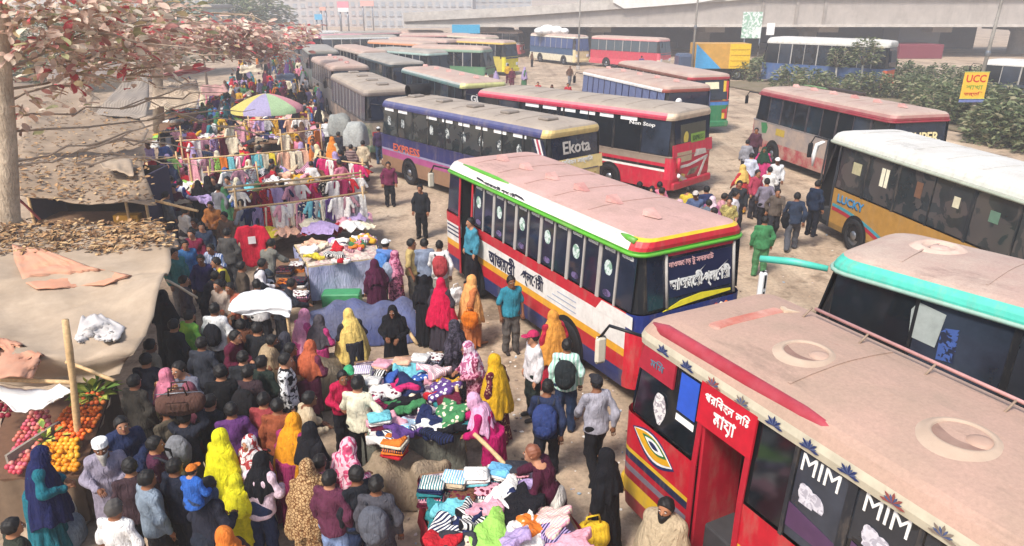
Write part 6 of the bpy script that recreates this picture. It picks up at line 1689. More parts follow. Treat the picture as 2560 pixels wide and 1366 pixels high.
tC, vC = tarp('tarpaulin_roof', 'brown tarpaulin roof sloping up behind the dark stall', [((60, 290), (330, 275), 2.8, 2.5), ((60, 330), (372, 322), 2.7, 2.45), ((50, 385), (352, 372), 2.5, 2.35)], TARP2, sag=.04, wave=.04, seed=7)
tD, _ = tarp('board_roof', 'grey weathered boards leaning like a tent over a stall', [((322, 190), (372, 186), 3.6, 3.6), ((275, 240), (372, 236), 3.1, 3.1), ((232, 290), (366, 292), 2.6, 2.6)], mat('#8f8478', .9, 'stripesx', '#7c7268', 3.0, .2, .4), 16, 6, 0, .03, 8, .04, 'stall roof')
tarp('tarpaulin', 'small torn tarpaulin at the corner of the brown roof', [((240, 402), (330, 398), 2.7, 2.6), ((260, 420), (335, 440), 2.66, 2.5)], TARP, 12, 6, 0, .02, 11)
tarp('tarpaulin_roof', 'red striped awning over a stall beyond the grey boards', [((370, 188), (500, 165), 2.8, 2.8), ((380, 200), (540, 172), 2.5, 2.5)], mat('#b5544c', .8, 'stripesx', '#c98a80', 1.5), 16, 5, .05, .03, 12)
tarp('tarpaulin_roof', 'pale ribbed sheets stacked as a stall roof beyond the grey boards', [((395, 205), (492, 200), 2.4, 2.4), ((380, 240), (500, 236), 2.2, 2.2), ((372, 275), (490, 268), 2.0, 2.0)], mat('#b8a58c', .8, 'stripes', '#8d7a62', 9.0, .2, .4), 16, 6, 0, .05, 13)
tarp('tarpaulin_roof', 'faded brown tarpaulin roof behind the pale tree trunk', [((-80, 205), (215, 198), 2.9, 2.9), ((-80, 240), (235, 236), 2.7, 2.7), ((-80, 285), (225, 282), 2.5, 2.5)], TARP2, sag=.08, wave=.05, seed=21)
tarp('tarpaulin_roof', 'grey brown tarpaulin roof in the far row of stalls', [((120, 160), (330, 150), 2.9, 2.9), ((120, 195), (300, 192), 2.5, 2.5)], mat('#867a70', .85, 'dust', '#6d6058', 3.5, .14, .5), sag=.08, wave=.05, seed=22)
tarp('tarpaulin_roof', 'dull pink awning of a stall near the distant crowd', [((500, 215), (560, 208), 2.6, 2.6), ((505, 238), (572, 232), 2.3, 2.3)], mat('#b58a84', .85, 'dust', '#a07a70', 3.5), 14, 5, .05, .04, 23)
tarp('tarpaulin_roof', 'blue grey awning beside the packed street', [((690, 185), (735, 182), 2.5, 2.5), ((690, 200), (740, 198), 2.2, 2.2)], mat('#9aa4b4', .85), 14, 5, .05, .04, 24)
tarp('tarpaulin_roof', 'cream awning across the packed street', [((600, 165), (650, 160), 2.6, 2.6), ((598, 182), (655, 178), 2.3, 2.3)], mat('#c4b49a', .85), 14, 5, .05, .04, 25)
# dark stall interior
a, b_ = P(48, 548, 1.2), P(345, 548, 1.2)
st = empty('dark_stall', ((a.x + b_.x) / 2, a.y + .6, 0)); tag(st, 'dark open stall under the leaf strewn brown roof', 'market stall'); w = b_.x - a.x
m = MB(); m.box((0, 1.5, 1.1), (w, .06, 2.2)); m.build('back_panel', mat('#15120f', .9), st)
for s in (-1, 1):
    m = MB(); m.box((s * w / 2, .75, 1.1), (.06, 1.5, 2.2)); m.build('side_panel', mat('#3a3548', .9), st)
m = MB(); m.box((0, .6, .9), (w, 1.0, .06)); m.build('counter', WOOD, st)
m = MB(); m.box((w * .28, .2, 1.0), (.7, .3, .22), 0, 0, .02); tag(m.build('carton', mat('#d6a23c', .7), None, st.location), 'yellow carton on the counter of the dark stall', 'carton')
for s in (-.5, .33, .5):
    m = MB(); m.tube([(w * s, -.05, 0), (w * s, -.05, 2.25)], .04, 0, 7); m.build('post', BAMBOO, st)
pole(P(42, 495, 2.45), P(100, 548, 1.4), .03, 'thin red stay bracing the dark stall', mat('#a03c48', .6))
# poles and posts of the fruit stall
pole(P(163, 800, 2.75), P(212, 1235, 0), .045, 'yellow bamboo pole holding up the roof by the fruit')
pole(P(-20, 948, 1.72), P(190, 957, 1.72), .032, 'bamboo bar under the edge of the beige roof')
pole(P(165, 905, 1.95), P(288, 952, 1.75), .026, 'bamboo strut under the roof corner by the fruit')
pole(P(415, 700, 2.1), P(495, 745, 1.6), .022, 'thin rope guying the beige roof over the crowd', mat('#b8a890', .8), 'rope', 'rope')
tarp('white_cloth', 'white cloth hung in a swag above the pink apples', [((-30, 962), (150, 962), 1.75, 1.72), ((-10, 990), (185, 980), 1.60, 1.66), ((30, 1022), (110, 1012), 1.50, 1.52)], mat('#dedcd8', .8, 'plain', None, 4, .06, .4), 16, 6, .08, .02, 15, .02, 'cloth')
# --- fruit stall
F4 = ((40, 985), (285, 955), (205, 1190), (-60, 1200))
fs_ = table(F4, .80, 'sloping fruit stall under the beige tarpaulin', mat('#6f5b48', .85), '#6a4c38')
def zf(py): return .86 + .30 * (1190 - py) / 230
def fruit(name, label, cat, poly, col, r, group, step, z0=.0, seed=0):
    rnd = random.Random(seed)
    m = MB(); m.ball((0, 0, 0), (r, r, r * .9), 0, 10, 7); me = m.mesh(name, [None])
    xs = [p[0] for p in poly]; ys = [p[1] for p in poly]
    def inside(x, y):
        c = False; j = len(poly) - 1
        for i in range(len(poly)):
            if (poly[i][1] > y) != (poly[j][1] > y) and x < (poly[j][0] - poly[i][0]) * (y - poly[i][1]) / (poly[j][1] - poly[i][1]) + poly[i][0]: c = not c
            j = i
        return c
    y = min(ys); k = 0; out = []
    while y < max(ys):
        x = min(xs) + (step / 2 if k % 2 else 0)
        while x < max(xs):
            if inside(x, y):
                px, py = x + rnd.uniform(-2, 2), y + rnd.uniform(-2, 2)
                c_ = col[rnd.randrange(len(col))]
                o = link(name, me, mat(c_, .45, 'plain', None, 14, .12, .1), None, P(px, py, zf(py) + r * .6 + z0 + rnd.uniform(0, .05)), (rnd.random(), rnd.random(), rnd.random() * 6), rnd.uniform(.9, 1.1))
                tag(o, label, cat, group); out.append(o)
            x += step
        y += step * .82; k += 1
    return out
fruit('orange', 'ripe yellow orange in the heap beside the bamboo pole', 'orange', [(108, 1108), (195, 1090), (200, 1178), (140, 1180), (100, 1150)], ('#e39a1c', '#e6a82c', '#dd8c14'), .042, 'heap of yellow oranges', 12.5, .0, 1)
fruit('tangerine', 'deep orange tangerine in the box behind the yellow oranges', 'tangerine', [(140, 1060), (175, 1010), (255, 1012), (245, 1060), (205, 1100), (140, 1100)], ('#d8641c', '#e0762a', '#c9541a'), .036, 'tangerines behind the yellow oranges', 11.5, .0, 2)
fruit('apple', 'pinkish red apple in the sloping tray', 'apple', [(70, 1030), (130, 1022), (120, 1080), (90, 1130), (60, 1180), (15, 1180), (40, 1090)], ('#c05a6a', '#b8404c', '#d08a7c', '#c46a5a'), .038, 'pink apples in the sloping tray', 12, .0, 3)
fruit('pomegranate', 'dark red pomegranate piled at the back of the fruit stall', 'pomegranate', [(-20, 1000), (45, 1000), (30, 1042), (-20, 1050)], ('#8c2436', '#7a1c30'), .042, 'dark red pomegranates', 16, .03, 4)
fruit('satsuma', 'small tangerine on the raised shelf under the green leaves', 'tangerine', [(178, 1015), (190, 985), (262, 985), (256, 1012)], ('#d8642c', '#d07434'), .034, 'tangerines on the raised shelf', 13, .10, 5)
for i, (px, py) in enumerate(((95, 1170), (110, 1172), (100, 1182), (122, 1184), (85, 1186))):
    m = MB(); m.ball((0, 0, 0), (.05, .035, .03)); tag(m.build('dragon_fruit', mat('#b4246c', .5), None, P(px, py, .92)), 'magenta fruit lying at the edge of the fruit stall', 'fruit', 'magenta fruit at the stall edge')
def leafy(name, label, px, py, z, n, sz, col, seed):
    r = random.Random(seed); m = MB()
    for i in range(n):
        d = Vector((r.gauss(0, 1), r.gauss(0, 1), abs(r.gauss(0, .6)))).normalized(); c = d * r.uniform(.02, .24); s = Vector((-d.y, d.x, r.uniform(-.3, .3))).normalized() * sz * .3
        m.add([c, c + d * sz * .5 + s, c + d * sz + Vector((0, 0, -sz * .2)), c + d * sz * .5 - s], [(0, 1, 2, 3)], r.randrange(2))
    o = m.build(name, [mat(col, .6), mat('#a8b04c', .6)], None, P(px, py, z)); return tag(o, label, 'leaves', None, None)
leafy('leaf_bunch', 'bunch of fresh green leaves laid behind the tangerines', 235, 985, 1.22, 70, .22, '#5c7a34', 3)
leafy('leaf_bunch', 'few green leaves tucked between apples and oranges', 112, 1100, 1.0, 24, .14, '#6f8a3c', 4)
m = MB(); m.box((0, 0, 0), (.04, 1.5, .16)); tag(m.build('tray_divider', mat('#8d8478', .8), None, P(135, 1075, 1.02), (.0, 0, -.25)), 'grey board between the apples and the oranges', 'board')
for i, (px, py, colr) in enumerate(((130, 1250, '#c9c0b4'), (150, 1285, '#8d9aa4'), (160, 1225, '#d0c8bc'))):
    mound('sack', ('pale sack', 'blue grey folded sack', 'cream sack')[i] + ' on the ground before the fruit stall', 'sack', px, py + 40, 0, (.30, .25, .35 + .1 * i), colr, 30 + i, .3, .04, .5)
# --- white sunshade over a seller
tarp('sunshade', 'bright white cloth sunshade stretched over a seller', [((598, 735), (712, 728), 2.0, 2.0), ((575, 757), (728, 750), 1.95, 1.95), ((570, 776), (730, 768), 1.85, 1.9), ((610, 788), (722, 792), 1.75, 1.75)], mat('#e6e4e2', .8, 'plain', None, 3, .04, .3), 18, 6, -.06, .015, 17, .02, 'sunshade')
for (px, py, z, w) in ((598, 740, 1.95, 'far corner of the white sunshade by the crowd'), (712, 734, 1.95, 'white sunshade beside the narrow table'), (716, 785, 1.76, 'drooping front corner of the white sunshade')): pole(P(px, py, z), Vector((P(px, py, z).x, P(px, py, z).y, 0)), .02, 'thin bamboo stick under the ' + w)
# --- bundles carried and stacked by the bus queue
mound('sack', 'big grey sack stacked beside the brown coach', 'sack', 850, 310, .9, (.55, .5, 1.0), '#8f918c', 40, .2, .06, .6)
mound('sack', 'rounded pale grey sack carried beside the brown coach', 'sack', 888, 335, 1.2, (.5, .45, .95), '#9fa19c', 41, -.2, .06, .6)
# ------------------------------------------------------------------ people, one by one (pixel of the head top, kind, pose, facing, colours, label)
PP = {}
def pp(key, *a, **k): PP[key] = person(*a, **k); return PP[key]
BK, NV, GY, DG = '#16161a', '#232b42', '#6f6f74', '#2c2e33'
pp('navyw', 62, 1125, 'shawlw', 'browse', 60, ['#1f6470', '#1c2148'], 'person in a long navy headscarf and teal skirt at the fruit stall', h=1.6)
pp('elder', 246, 1085, 'elder', 'browse', 150, ['#8f8796', '#77727c', '#eceae6'], 'bearded person in grey robe and white round cap by the oranges', h=1.62)
pp('buyer', 292, 1030, 'man', 'browse', 140, ['#263050', '#2a2c34'], 'person in a navy shirt facing the bearded one in white cap')
pp('whitet', 278, 1255, 'manshort', 'stand', 10, ['#d9d6d2', '#4a4640'], 'grey haired person in a white T-shirt seen from behind', h=1.6, hair=mat('#4a4642', .7))
pp('olive', 360, 886, 'man', 'stand', 5, ['#23252f', '#5c5336'], 'person in dark navy jacket and olive trousers seen from behind')
pp('pinkdot', 410, 925, 'hijab', 'stand', 20, ['dots:#7a4a2c:#c9a07a:22', '#3a2a24', '#c9788c'], 'person in pink headscarf and brown dotted dress', h=1.55)
pp('greyhood', 462, 893, 'man', 'browse', 200, ['#6c6c78', '#2a2a30'], 'person in a grey hooded jacket behind the brown duffel bag', h=1.68)
d1 = pp('porter', 452, 1032, 'man', 'carry', 10, ['#22252f', '#55503c'], 'person balancing the brown duffel bag on the head', h=1.55)
backpack(d1, '#77787c', 'slate grey backpack worn under the brown duffel bag')
pp('maroonbp', 380, 1094, 'man', 'stand', 70, ['#4a2438', '#2a2c34'], 'person in a plum shirt wearing a large navy backpack', h=1.6)
backpack(PP['maroonbp'], '#1f2740', 'large navy backpack on the person in the plum shirt', sc=1.15)
pp('dad', 492, 1213, 'man', 'browse', 20, ['#252732', '#1f2530'], 'person in dark hooded jacket with a child on the shoulders', h=1.66)
c_ = PP['dad'].location
kid = person(455, 1128, 'mancap', 'sit', 20, ['#2f5ca8', '#33415c', '#c9702c'], 'small child in blue jacket and orange cap riding on shoulders', h=.98, z0=1.0)
kid.location = (c_.x - .02, c_.y - .10, .98)
pp('neon', 545, 1077, 'shawlw', 'stand', 30, ['#c9bd1c', '#d6ce22'], 'person wrapped in a neon yellow shawl and dress', h=1.6)
pp('orangew', 712, 1047, 'shawlw', 'browse', 25, ['#8c2c58', '#d08a1c'], 'person in a long orange headscarf and plum skirt', h=1.62)
pp('girl', 632, 1148, 'girl', 'browse', 15, ['#d6bcc6', '#26304c', '#17171b'], 'person in pale pink sweater, jeans and black headscarf', h=1.56)
pp('redscarf', 622, 1090, 'hijab', 'stand', 200, ['#a04a54', '#5a2c34', 'blotch:#d6d0cc:#a03c3c:9'], 'person in white and red patterned headscarf beside the neon yellow one', h=1.5)
pp('beigew', 765, 1154, 'shawlw', 'stand', 350, ['cells:#7a5638:#b59468:26', 'cells:#6f4a2c:#bd9c70:26'], 'person under a long beige shawl printed all over with brown', h=1.58)
pp('floral', 846, 1108, 'hijab', 'browse', 40, ['blotch:#d8a8b4:#b03c64:12', '#7890c0', 'blotch:#dcb4bc:#c04a6c:10'], 'person in pale pink floral dress, pink scarf and light jeans', h=1.58)
pp('blackhair', 795, 1140, 'man', 'stand', 30, ['blotch:#5a2438:#c07a8c:14', '#222226'], 'person in a dark pink floral top with long black hair', h=1.5)
pp('camo', 709, 885, 'man', 'stand', 80, ['blotch:#d8d6d2:#1c1c20:11', '#2c2c32'], 'person in a black and white camouflage jacket', h=1.66)
pp('brownj', 615, 916, 'man', 'stand', 5, ['#3a2c30', '#1c1c20'], 'person in a dark brown jacket seen from behind', h=1.66)
backpack(PP['brownj'], '#1e1d1f', 'black backpack hanging from the brown jacket', dy=-.19)
pp('blackc', 548, 915, 'man', 'stand', 350, ['#16171a', '#17171a'], 'person in a long black coat beside the brown jacket', h=1.7)
pp('greenj', 650, 892, 'man', 'stand', 20, ['#26302a', '#1c1c20'], 'person in a dark green jacket behind the black and white camouflage one', h=1.64)
pp('vendor', 891, 945, 'manshort', 'hip', 12, ['#d6d0b6', '#17171a'], 'young vendor in a cream T-shirt with a hand on the hip', h=1.64)
pp('boy', 848, 917, 'man', 'browse', 150, ['#b01c44', '#1c1c22'], 'person in a crimson shirt leaning beside the cream shirted vendor', h=1.5)
pp('greenc', 868, 905, 'mancap', 'browse', 160, ['#3a3f3c', '#1c1c22', '#3f9a68'], 'person in a green cap behind the crimson shirt', h=1.45)
pp('greyj', 938, 1194, 'man', 'stand', 5, ['#47464c', '#3a3a40'], 'person in a charcoal jacket seen from behind at the front table', h=1.64)
backpack(PP['greyj'], '#54565e', 'grey backpack slung on the charcoal jacket')
pp('mustard', 1238, 888, 'shawlw', 'stand', 300, ['dots:#5e1c2c:#b08a6c:24', '#c99a1c'], 'person in a mustard shawl and dark red dotted dress', h=1.58)
pp('pinkfl', 1190, 850, 'hijab', 'browse', 250, ['blotch:#c98a9c:#7a2c48:12', '#4a2c38', 'blotch:#d8c0cc:#a85a7c:10'], 'person in a pink and white floral scarf at the long table', h=1.56)
pp('magenta', 1234, 984, 'hijab', 'reach', 280, ['#a81458', '#7a1040', '#cf9cb8'], 'person in magenta dress and pale lilac scarf bending to the clothes', h=1.56)
pp('navys', 1368, 956, 'man', 'walk', 10, ['#262f48', '#1c1e26'], 'person in a navy sweatshirt walking away by the long table', h=1.66)
backpack(PP['navys'], '#2c3a68', 'blue backpack on the navy sweatshirt', sc=1.05)
pp('bald', 1392, 1118, 'man', 'reach', 285, ['#43172a', '#c9c4ba'], 'bald person in maroon shirt and white trousers sorting clothes', h=1.62, hair=mat('#7a4a34', .5))
pp('burqa', 1520, 1125, 'burqa', 'stand', 300, [BK, BK], 'person in a black robe with a red and white edge by the crimson minibus', h=1.6)
m = MB(); bq = PP['burqa']; m.tube([(.15, .02, 1.28), (.20, .10, 1.05), (.22, .13, .7), (.24, .14, .3)], [.02, .028, .03, .03], 0, 6); m.build('robe_edge', cloth('#b42438', '#d8c8c4', 'stripes', 6), bq)
handbag(P(1480, 1340, .55), '#d6b02c', 'yellow carrier bag held by the black robed person', 1.25, .3)
pp('beigem', 1668, 1247, 'wrap', 'stand', 215, ['#a8967a', '#3a3632'], 'bearded person wrapped in a beige shawl beside the crimson minibus', h=1.62)
pp('hood', 1497, 945, 'mancap', 'walk', 345, ['#9a97a0', '#17171b', '#2a2a2e'], 'person in a light grey hooded top striding past the crimson minibus', h=1.66)
pp('whitecap', 1335, 828, 'mancap', 'stand', 250, ['#cfc9c8', '#222a26', '#a82850'], 'person in white shirt and crimson cap beside the white and red bus', h=1.64)
pp('mint', 1418, 850, 'man', 'stand', 10, ['stripesx:#9fcbb8:#cfe0d8:5', '#22304a'], 'person in a mint striped shirt seen from behind', h=1.66)
backpack(PP['mint'], '#23282a', 'black backpack on the mint striped shirt')
pp('redorg', 1384, 778, 'shawlw', 'stand', 330, ['#a82438', '#c98a3c'], 'person in a red shawl and orange headscarf against the bus side', h=1.52)
pp('teal', 1277, 690, 'manshort', 'stand', 160, ['#2f7a8c', '#55504c'], 'person in a teal polo shirt standing beside the white and red bus', h=1.66)
pp('cond', 1178, 545, 'man', 'stand', 240, ['#3f7f92', '#1c1c22'], 'conductor in a teal shirt standing in the bus doorway', h=1.62, z0=.45)
pp('redh', 1101, 697, 'shawlw', 'stand', 10, ['#3a343c', '#c01440'], 'person in a bright red shawl and grey skirt seen from behind', h=1.56)
pp('peach', 1172, 690, 'shawlw', 'walk', 60, ['#b0683c', '#d69a5c'], 'person in a peach headscarf walking beside the bus door', h=1.54)
handbag(P(1175, 795, .80), '#c96a1c', 'orange handbag hanging from the peach scarfed person', .9)
pp('whitebp', 1098, 604, 'man', 'walk', 355, ['#d2cfcc', '#8f8a80'], 'person in a white shirt walking towards the bus door', h=1.66)
backpack(PP['whitebp'], '#a03c40', 'red backpack on the white shirted walker')
handbag(P(1140, 735, .55), '#dcdad6', 'white carrier bag in the hand of the white shirted walker', 1.0, .8)
pp('bluehood', 1060, 598, 'man', 'stand', 350, ['#7a8496', '#17191f'], 'person in a grey blue hooded top facing the bus', h=1.66)
pp('khaki', 1026, 598, 'manshort', 'stand', 95, ['#b09a64', '#6a665c'], 'person in a khaki yellow shirt looking towards the bus', h=1.66)
pp('capkid', 962, 600, 'mancap', 'stand', 20, ['#5a7ab0', '#3a3440', '#d6d4d0'], 'person with white cap and blue bag among the shoppers', h=1.6)
backpack(PP['capkid'], '#4a78b4', 'bright blue backpack under the white cap')
pp('pinkpat', 985, 628, 'hijab', 'stand', 60, ['blotch:#b0647c:#5a2c40:12', '#3a2a34', 'blotch:#c9889c:#8c3c5c:10'], 'person in a pink patterned scarf and dress', h=1.5)
backpack(PP['pinkpat'], '#8f98a8', 'pale grey backpack on the pink patterned dress')
pp('maroonr', 936, 650, 'burqa', 'stand', 330, ['#4a1c34', '#4a1c34'], 'person in a long maroon robe at the blue draped table', h=1.48)
pp('blackj', 1050, 462, 'man', 'stand', 190, ['#202226', '#17171a'], 'person in black walking between the navy coach and the racks', h=1.64)
pp('maroonk', 970, 405, 'man', 'stand', 170, ['#6a2844', '#222226'], 'person in a plum top standing at the nose of the navy coach', h=1.55)
pp('vendorb', 983, 756, 'burqa', 'browse', 180, [BK, BK], 'black robed vendor behind the blue tarpaulin', h=1.56)
pp('paley', 876, 778, 'shawlw', 'browse', 330, ['#2a2a30', '#d6b868'], 'person in a pale yellow headscarf by the blue tarpaulin', h=1.52)
pp('pinkpale', 742, 778, 'shawlw', 'browse', 45, ['#b04878', '#d08aa4'], 'person in a pale pink headscarf and rose dress', h=1.52)
pp('rose', 785, 795, 'hijab', 'browse', 20, ['#b0386c', '#5a2440', '#4a4448'], 'person in a magenta dress and grey headscarf', h=1.5)
pp('darkpat', 1137, 802, 'burqa', 'stand', 300, ['blotch:#2c2830:#4a4450:16', 'blotch:#2c2830:#4a4450:16'], 'person in a dark patterned robe beside the long clothes table', h=1.56)
# left of the racks
pp('maroonsw', 477, 573, 'man', 'stand', 180, ['#6a1c34', '#23283c'], 'person in a maroon sweater and dark jacket facing the street', h=1.64)
pp('whiteblue', 533, 604, 'man', 'browse', 190, ['stripesx:#c8ccd6:#5a74a4:6', '#2a2c38'], 'person in a white and blue striped shirt in the crowd', h=1.6)
pp('greyback', 565, 572, 'man', 'stand', 10, ['#4a4846', '#3a3a3c'], 'person in a grey green jacket seen from behind near the red shirt', h=1.64)
pp('indigo', 500, 637, 'man', 'stand', 170, ['#2c2a52', '#26262c'], 'person in an indigo shirt below the white and blue stripes', h=1.58)
pp('yellowst', 556, 640, 'man', 'browse', 240, ['stripesx:#222226:#c9b83c:1.2', '#222226'], 'person in a black jacket with a yellow flash', h=1.6)
pp('whitecol', 636, 648, 'man', 'browse', 70, ['stripesx:#1c1d22:#d0cccc:.9', '#1c1c20'], 'person in a black and white jacket behind the white sunshade', h=1.64)
pp('greysh', 655, 604, 'man', 'reach', 20, ['#6f6e66', '#38404a'], 'person in a stone grey shirt bending under the hanging clothes', h=1.62)
pp('bentdark', 500, 682, 'man', 'reach', 60, ['#2a2a32', '#2a2a30'], 'person in a dark top stooping among the shoppers', h=1.5)
pp('tealsh', 432, 622, 'man', 'stand', 120, ['#3f7a74', '#77706c'], 'person in a teal shirt at the edge of the beige roof', h=1.6)
pp('blackbig', 402, 728, 'burqa', 'stand', 20, ['#17181c', '#17181c'], 'person in a long black robe close to the beige roof', h=1.62)
pp('greent', 468, 778, 'manshort', 'stand', 30, ['dust:#2f9a4c:#a8c83c:8', '#8c3030'], 'person in a bright green and yellow football shirt', h=1.58)
pp('whiteback', 533, 760, 'man', 'stand', 5, ['#d0d0ce', '#2c3038'], 'person in a white shirt with black backpack straps seen from behind', h=1.66)
backpack(PP['whiteback'], '#1c1d22', 'black backpack over the white shirt in the crowd', sc=.85)
pp('maroonwc', 566, 824, 'man', 'browse', 100, ['#571c30', '#2a2a30'], 'person in a maroon sweater with white collar', h=1.6)
pp('brownrobe', 600, 800, 'wrap', 'stand', 340, ['#5a3828', '#2a2422'], 'person in a brown shawl below the white sunshade', h=1.6)
pp('blackj2', 640, 808, 'man', 'stand', 20, ['#202124', '#26262a'], 'person in a black jacket below the white sunshade', h=1.64)
pp('beigesc', 656, 838, 'wrap', 'browse', 80, ['#a08a6c', '#2a2826'], 'person with a beige scarf over the shoulders', h=1.56)
pp('hairb', 604, 880, 'man', 'stand', 350, ['#26282c', '#202226'], 'person in charcoal jacket between the brown jacket and the sunshade', h=1.6)
pp('orangeface', 560, 1322, 'hijab', 'stand', 300, ['#3a2a2c', '#2a2424', '#c9702c'], 'person in an orange headscarf behind the carried child', h=1.5)
pp('tanface', 529, 500, 'man', 'browse', 180, ['#b0703c', '#4a3c34'], 'person in a tan shirt among the hanging clothes', h=1.58)
pp('pair1', 486, 546, 'man', 'stand', 200, ['#2a2e30', '#26262a'], 'person in dark clothes under the bamboo bar', h=1.6)
pp('pair2', 502, 556, 'man', 'stand', 160, ['#3c4658', '#26262a'], 'person in a slate blue jacket under the bamboo bar', h=1.6)
pp('bluej', 439, 450, 'man', 'browse', 20, ['stripesx:#2f3a70:#c8ccd8:1.4', '#2a4a38'], 'person in a blue jacket with a pale band near the brown roof', h=1.6)
pp('greyk', 412, 480, 'man', 'stand', 40, ['#6c6e70', '#3a3a3e'], 'person in a grey shirt near the brown roof', h=1.58)
pp('darkhair', 600, 500, 'man', 'stand', 20, ['#7a5a44', '#3a3434'], 'person in a brown shirt behind the big red shirt', h=1.58)
pp('l1', 455, 690, 'man', 'stand', 60, ['#4a4044', '#2c2a2e'], 'person in a taupe jacket under the thin rope', h=1.58)
pp('l2', 585, 700, 'man', 'browse', 200, ['#b0604a', '#33343c'], 'person in a brick red shirt beside the white sunshade', h=1.56)
pp('l3', 690, 700, 'man', 'reach', 60, ['#2a2c34', '#2a2a2e'], 'person in dark navy leaning over the narrow table', h=1.56)
pp('l4', 500, 845, 'man', 'stand', 10, ['#33363e', '#2a2a2e'], 'person in a slate jacket behind the green football shirt', h=1.62)
pp('l5', 690, 835, 'hijab', 'browse', 60, ['#2c2c34', '#26262c', '#3a3a42'], 'person in a charcoal headscarf beside the pink scarfed one', h=1.5)
pp('l6', 330, 940, 'man', 'stand', 20, ['#3a3630', '#2c2a28'], 'person in a dark khaki jacket by the green leaves', h=1.6)
pp('l7', 20, 1300, 'man', 'stand', 40, ['#30342c', '#26262a'], 'person in an olive top below the navy headscarf', h=1.55)
pp('l8', 430, 1150, 'man', 'stand', 30, ['#1f2330', '#22252e'], 'person in a midnight blue jacket near the carried child', h=1.58)
pp('l9', 1060, 690, 'burqa', 'stand', 10, [BK, BK], 'person in a black robe behind the bright red shawl', h=1.52)
more = [(360, 1180, 'man', 'stand', 40, ['#7c8894', '#2a2a2e'], 'person in a pale slate shirt behind the plum shirt'), (320, 1150, 'man', 'stand', 330, ['#3c2c30', '#26262a'], 'person in a dark brown sweater behind the bearded one'), (415, 1010, 'man', 'stand', 300, ['#50483c', '#2c2c30'], 'person in an olive brown jacket beside the duffel bag'),
 (520, 990, 'man', 'stand', 20, ['#1d2026', '#1d2026'], 'person in black standing behind the neon yellow shawl'), (575, 1010, 'man', 'stand', 340, ['#5c3468', '#222228'], 'person in a purple jacket behind the red patterned scarf'), (655, 985, 'man', 'stand', 10, ['#8c3a3c', '#26262a'], 'person in a brick jacket beside the orange headscarf'),
 (745, 985, 'man', 'browse', 60, ['#b8a688', '#222226'], 'person in a sand jacket by the olive grey bundle'), (770, 1060, 'hijab', 'stand', 30, ['#202024', '#202024', '#1c1c20'], 'person all in black between the orange and beige shawls'), (690, 1000, 'man', 'stand', 0, ['#8a4a30', '#222226'], 'person in a rust jacket near the orange headscarf'),
 (585, 1190, 'hijab', 'stand', 20, ['#c9bd1c', '#77701c', '#d2ca26'], 'child in a neon yellow scarf beside the pale pink sweater'), (890, 1170, 'man', 'stand', 320, ['#1e2026', '#25304a'], 'person in a black jacket beside the pink floral dress'), (820, 1180, 'man', 'stand', 20, ['#5a2c40', '#7a8cb0'], 'person in a wine top and light jeans behind the beige shawl'),
 (470, 960, 'hijab', 'stand', 330, ['#5a2c34', '#2a2024', '#7a4450'], 'person in a dusty rose scarf behind the duffel bag'), (430, 800, 'man', 'stand', 20, ['#20242a', '#26262a'], 'person in a black jacket beside the green football shirt'), (370, 850, 'man', 'stand', 40, ['#8a7c68', '#33302c'], 'person in a fawn shawl under the corner of the beige roof'),
 (545, 700, 'man', 'stand', 200, ['#a8988a', '#2a2a2e'], 'person in a stone jacket facing the street'), (600, 655, 'man', 'stand', 60, ['#4c4238', '#2a2a2e'], 'person in a moss brown jacket near the red shirt'), (460, 600, 'man', 'stand', 150, ['#3c6a9a', '#2a2a2e'], 'person in a blue hoodie beside the maroon sweater'),
 (420, 560, 'man', 'stand', 30, ['#7a706a', '#3c3a3a'], 'person in a dove grey shirt under the bamboo bar'), (450, 520, 'man', 'browse', 30, ['#b8b0a8', '#3a3436'], 'person in an off white shirt near the dark stall'), (560, 530, 'man', 'stand', 200, ['#5c4a3e', '#33302e'], 'person in a walnut shirt near the hanging clothes'), (640, 700, 'man', 'stand', 350, ['#c8c4c0', '#26262a'], 'person in an off white jacket above the white sunshade'),
 (700, 860, 'man', 'browse', 70, ['#8c6a4a', '#2c2a2a'], 'person in a caramel sweater near the camouflage jacket'), (760, 860, 'hijab', 'browse', 20, ['#6a3044', '#2c2226', '#b05a3c'], 'person in a terracotta scarf beside the olive grey bundle')]
for a in more: person(*a, h=1.3 if 'child' in a[6] else 1.6)
# right of the white and red bus
pp('greenb', 1914, 542, 'man', 'stand', 10, ['#3f7a4e', '#4a7a50'], 'person in a green shirt behind the white and red bus', h=1.6)
pp('greyv', 1920, 447, 'man', 'walk', 10, ['#77707c', '#1c1c20'], 'person in a grey violet shirt walking between the coaches', h=1.68)
pp('navyb', 1995, 483, 'man', 'walk', 20, ['#2b3546', '#4a4c52'], 'person in a navy jacket walking towards the ochre coach', h=1.68)
handbag(P(1968, 545, .95), '#17181c', 'black shoulder bag of the person in the navy jacket', 1.1, .5)
pp('khakip', 1825, 493, 'manshort', 'stand', 200, ['blotch:#8f8450:#b8a868:12', '#6a6444'], 'person in a khaki patterned shirt beyond the white and red bus', h=1.6)
pp('yred', 1862, 413, 'hijab', 'walk', 330, ['#b83a3c', '#c9952c', '#c9a85c'], 'person in a red dress, yellow trousers and straw scarf', h=1.6)
pp('r1', 1880, 383, 'man', 'stand', 20, ['#b8bcc8', '#2a2c38'], 'person in a pale blue shirt beside the maroon coach', h=1.62)
pp('r2', 1912, 368, 'hijab', 'stand', 200, ['#b8386c', '#3a2a34', '#1f3a2c'], 'person in a pink dress and dark green scarf beside the maroon coach', h=1.58)
pp('r3', 1928, 419, 'man', 'browse', 10, ['#d8d6d0', '#2a2a2e'], 'person in a white shirt in front of the maroon coach', h=1.64)
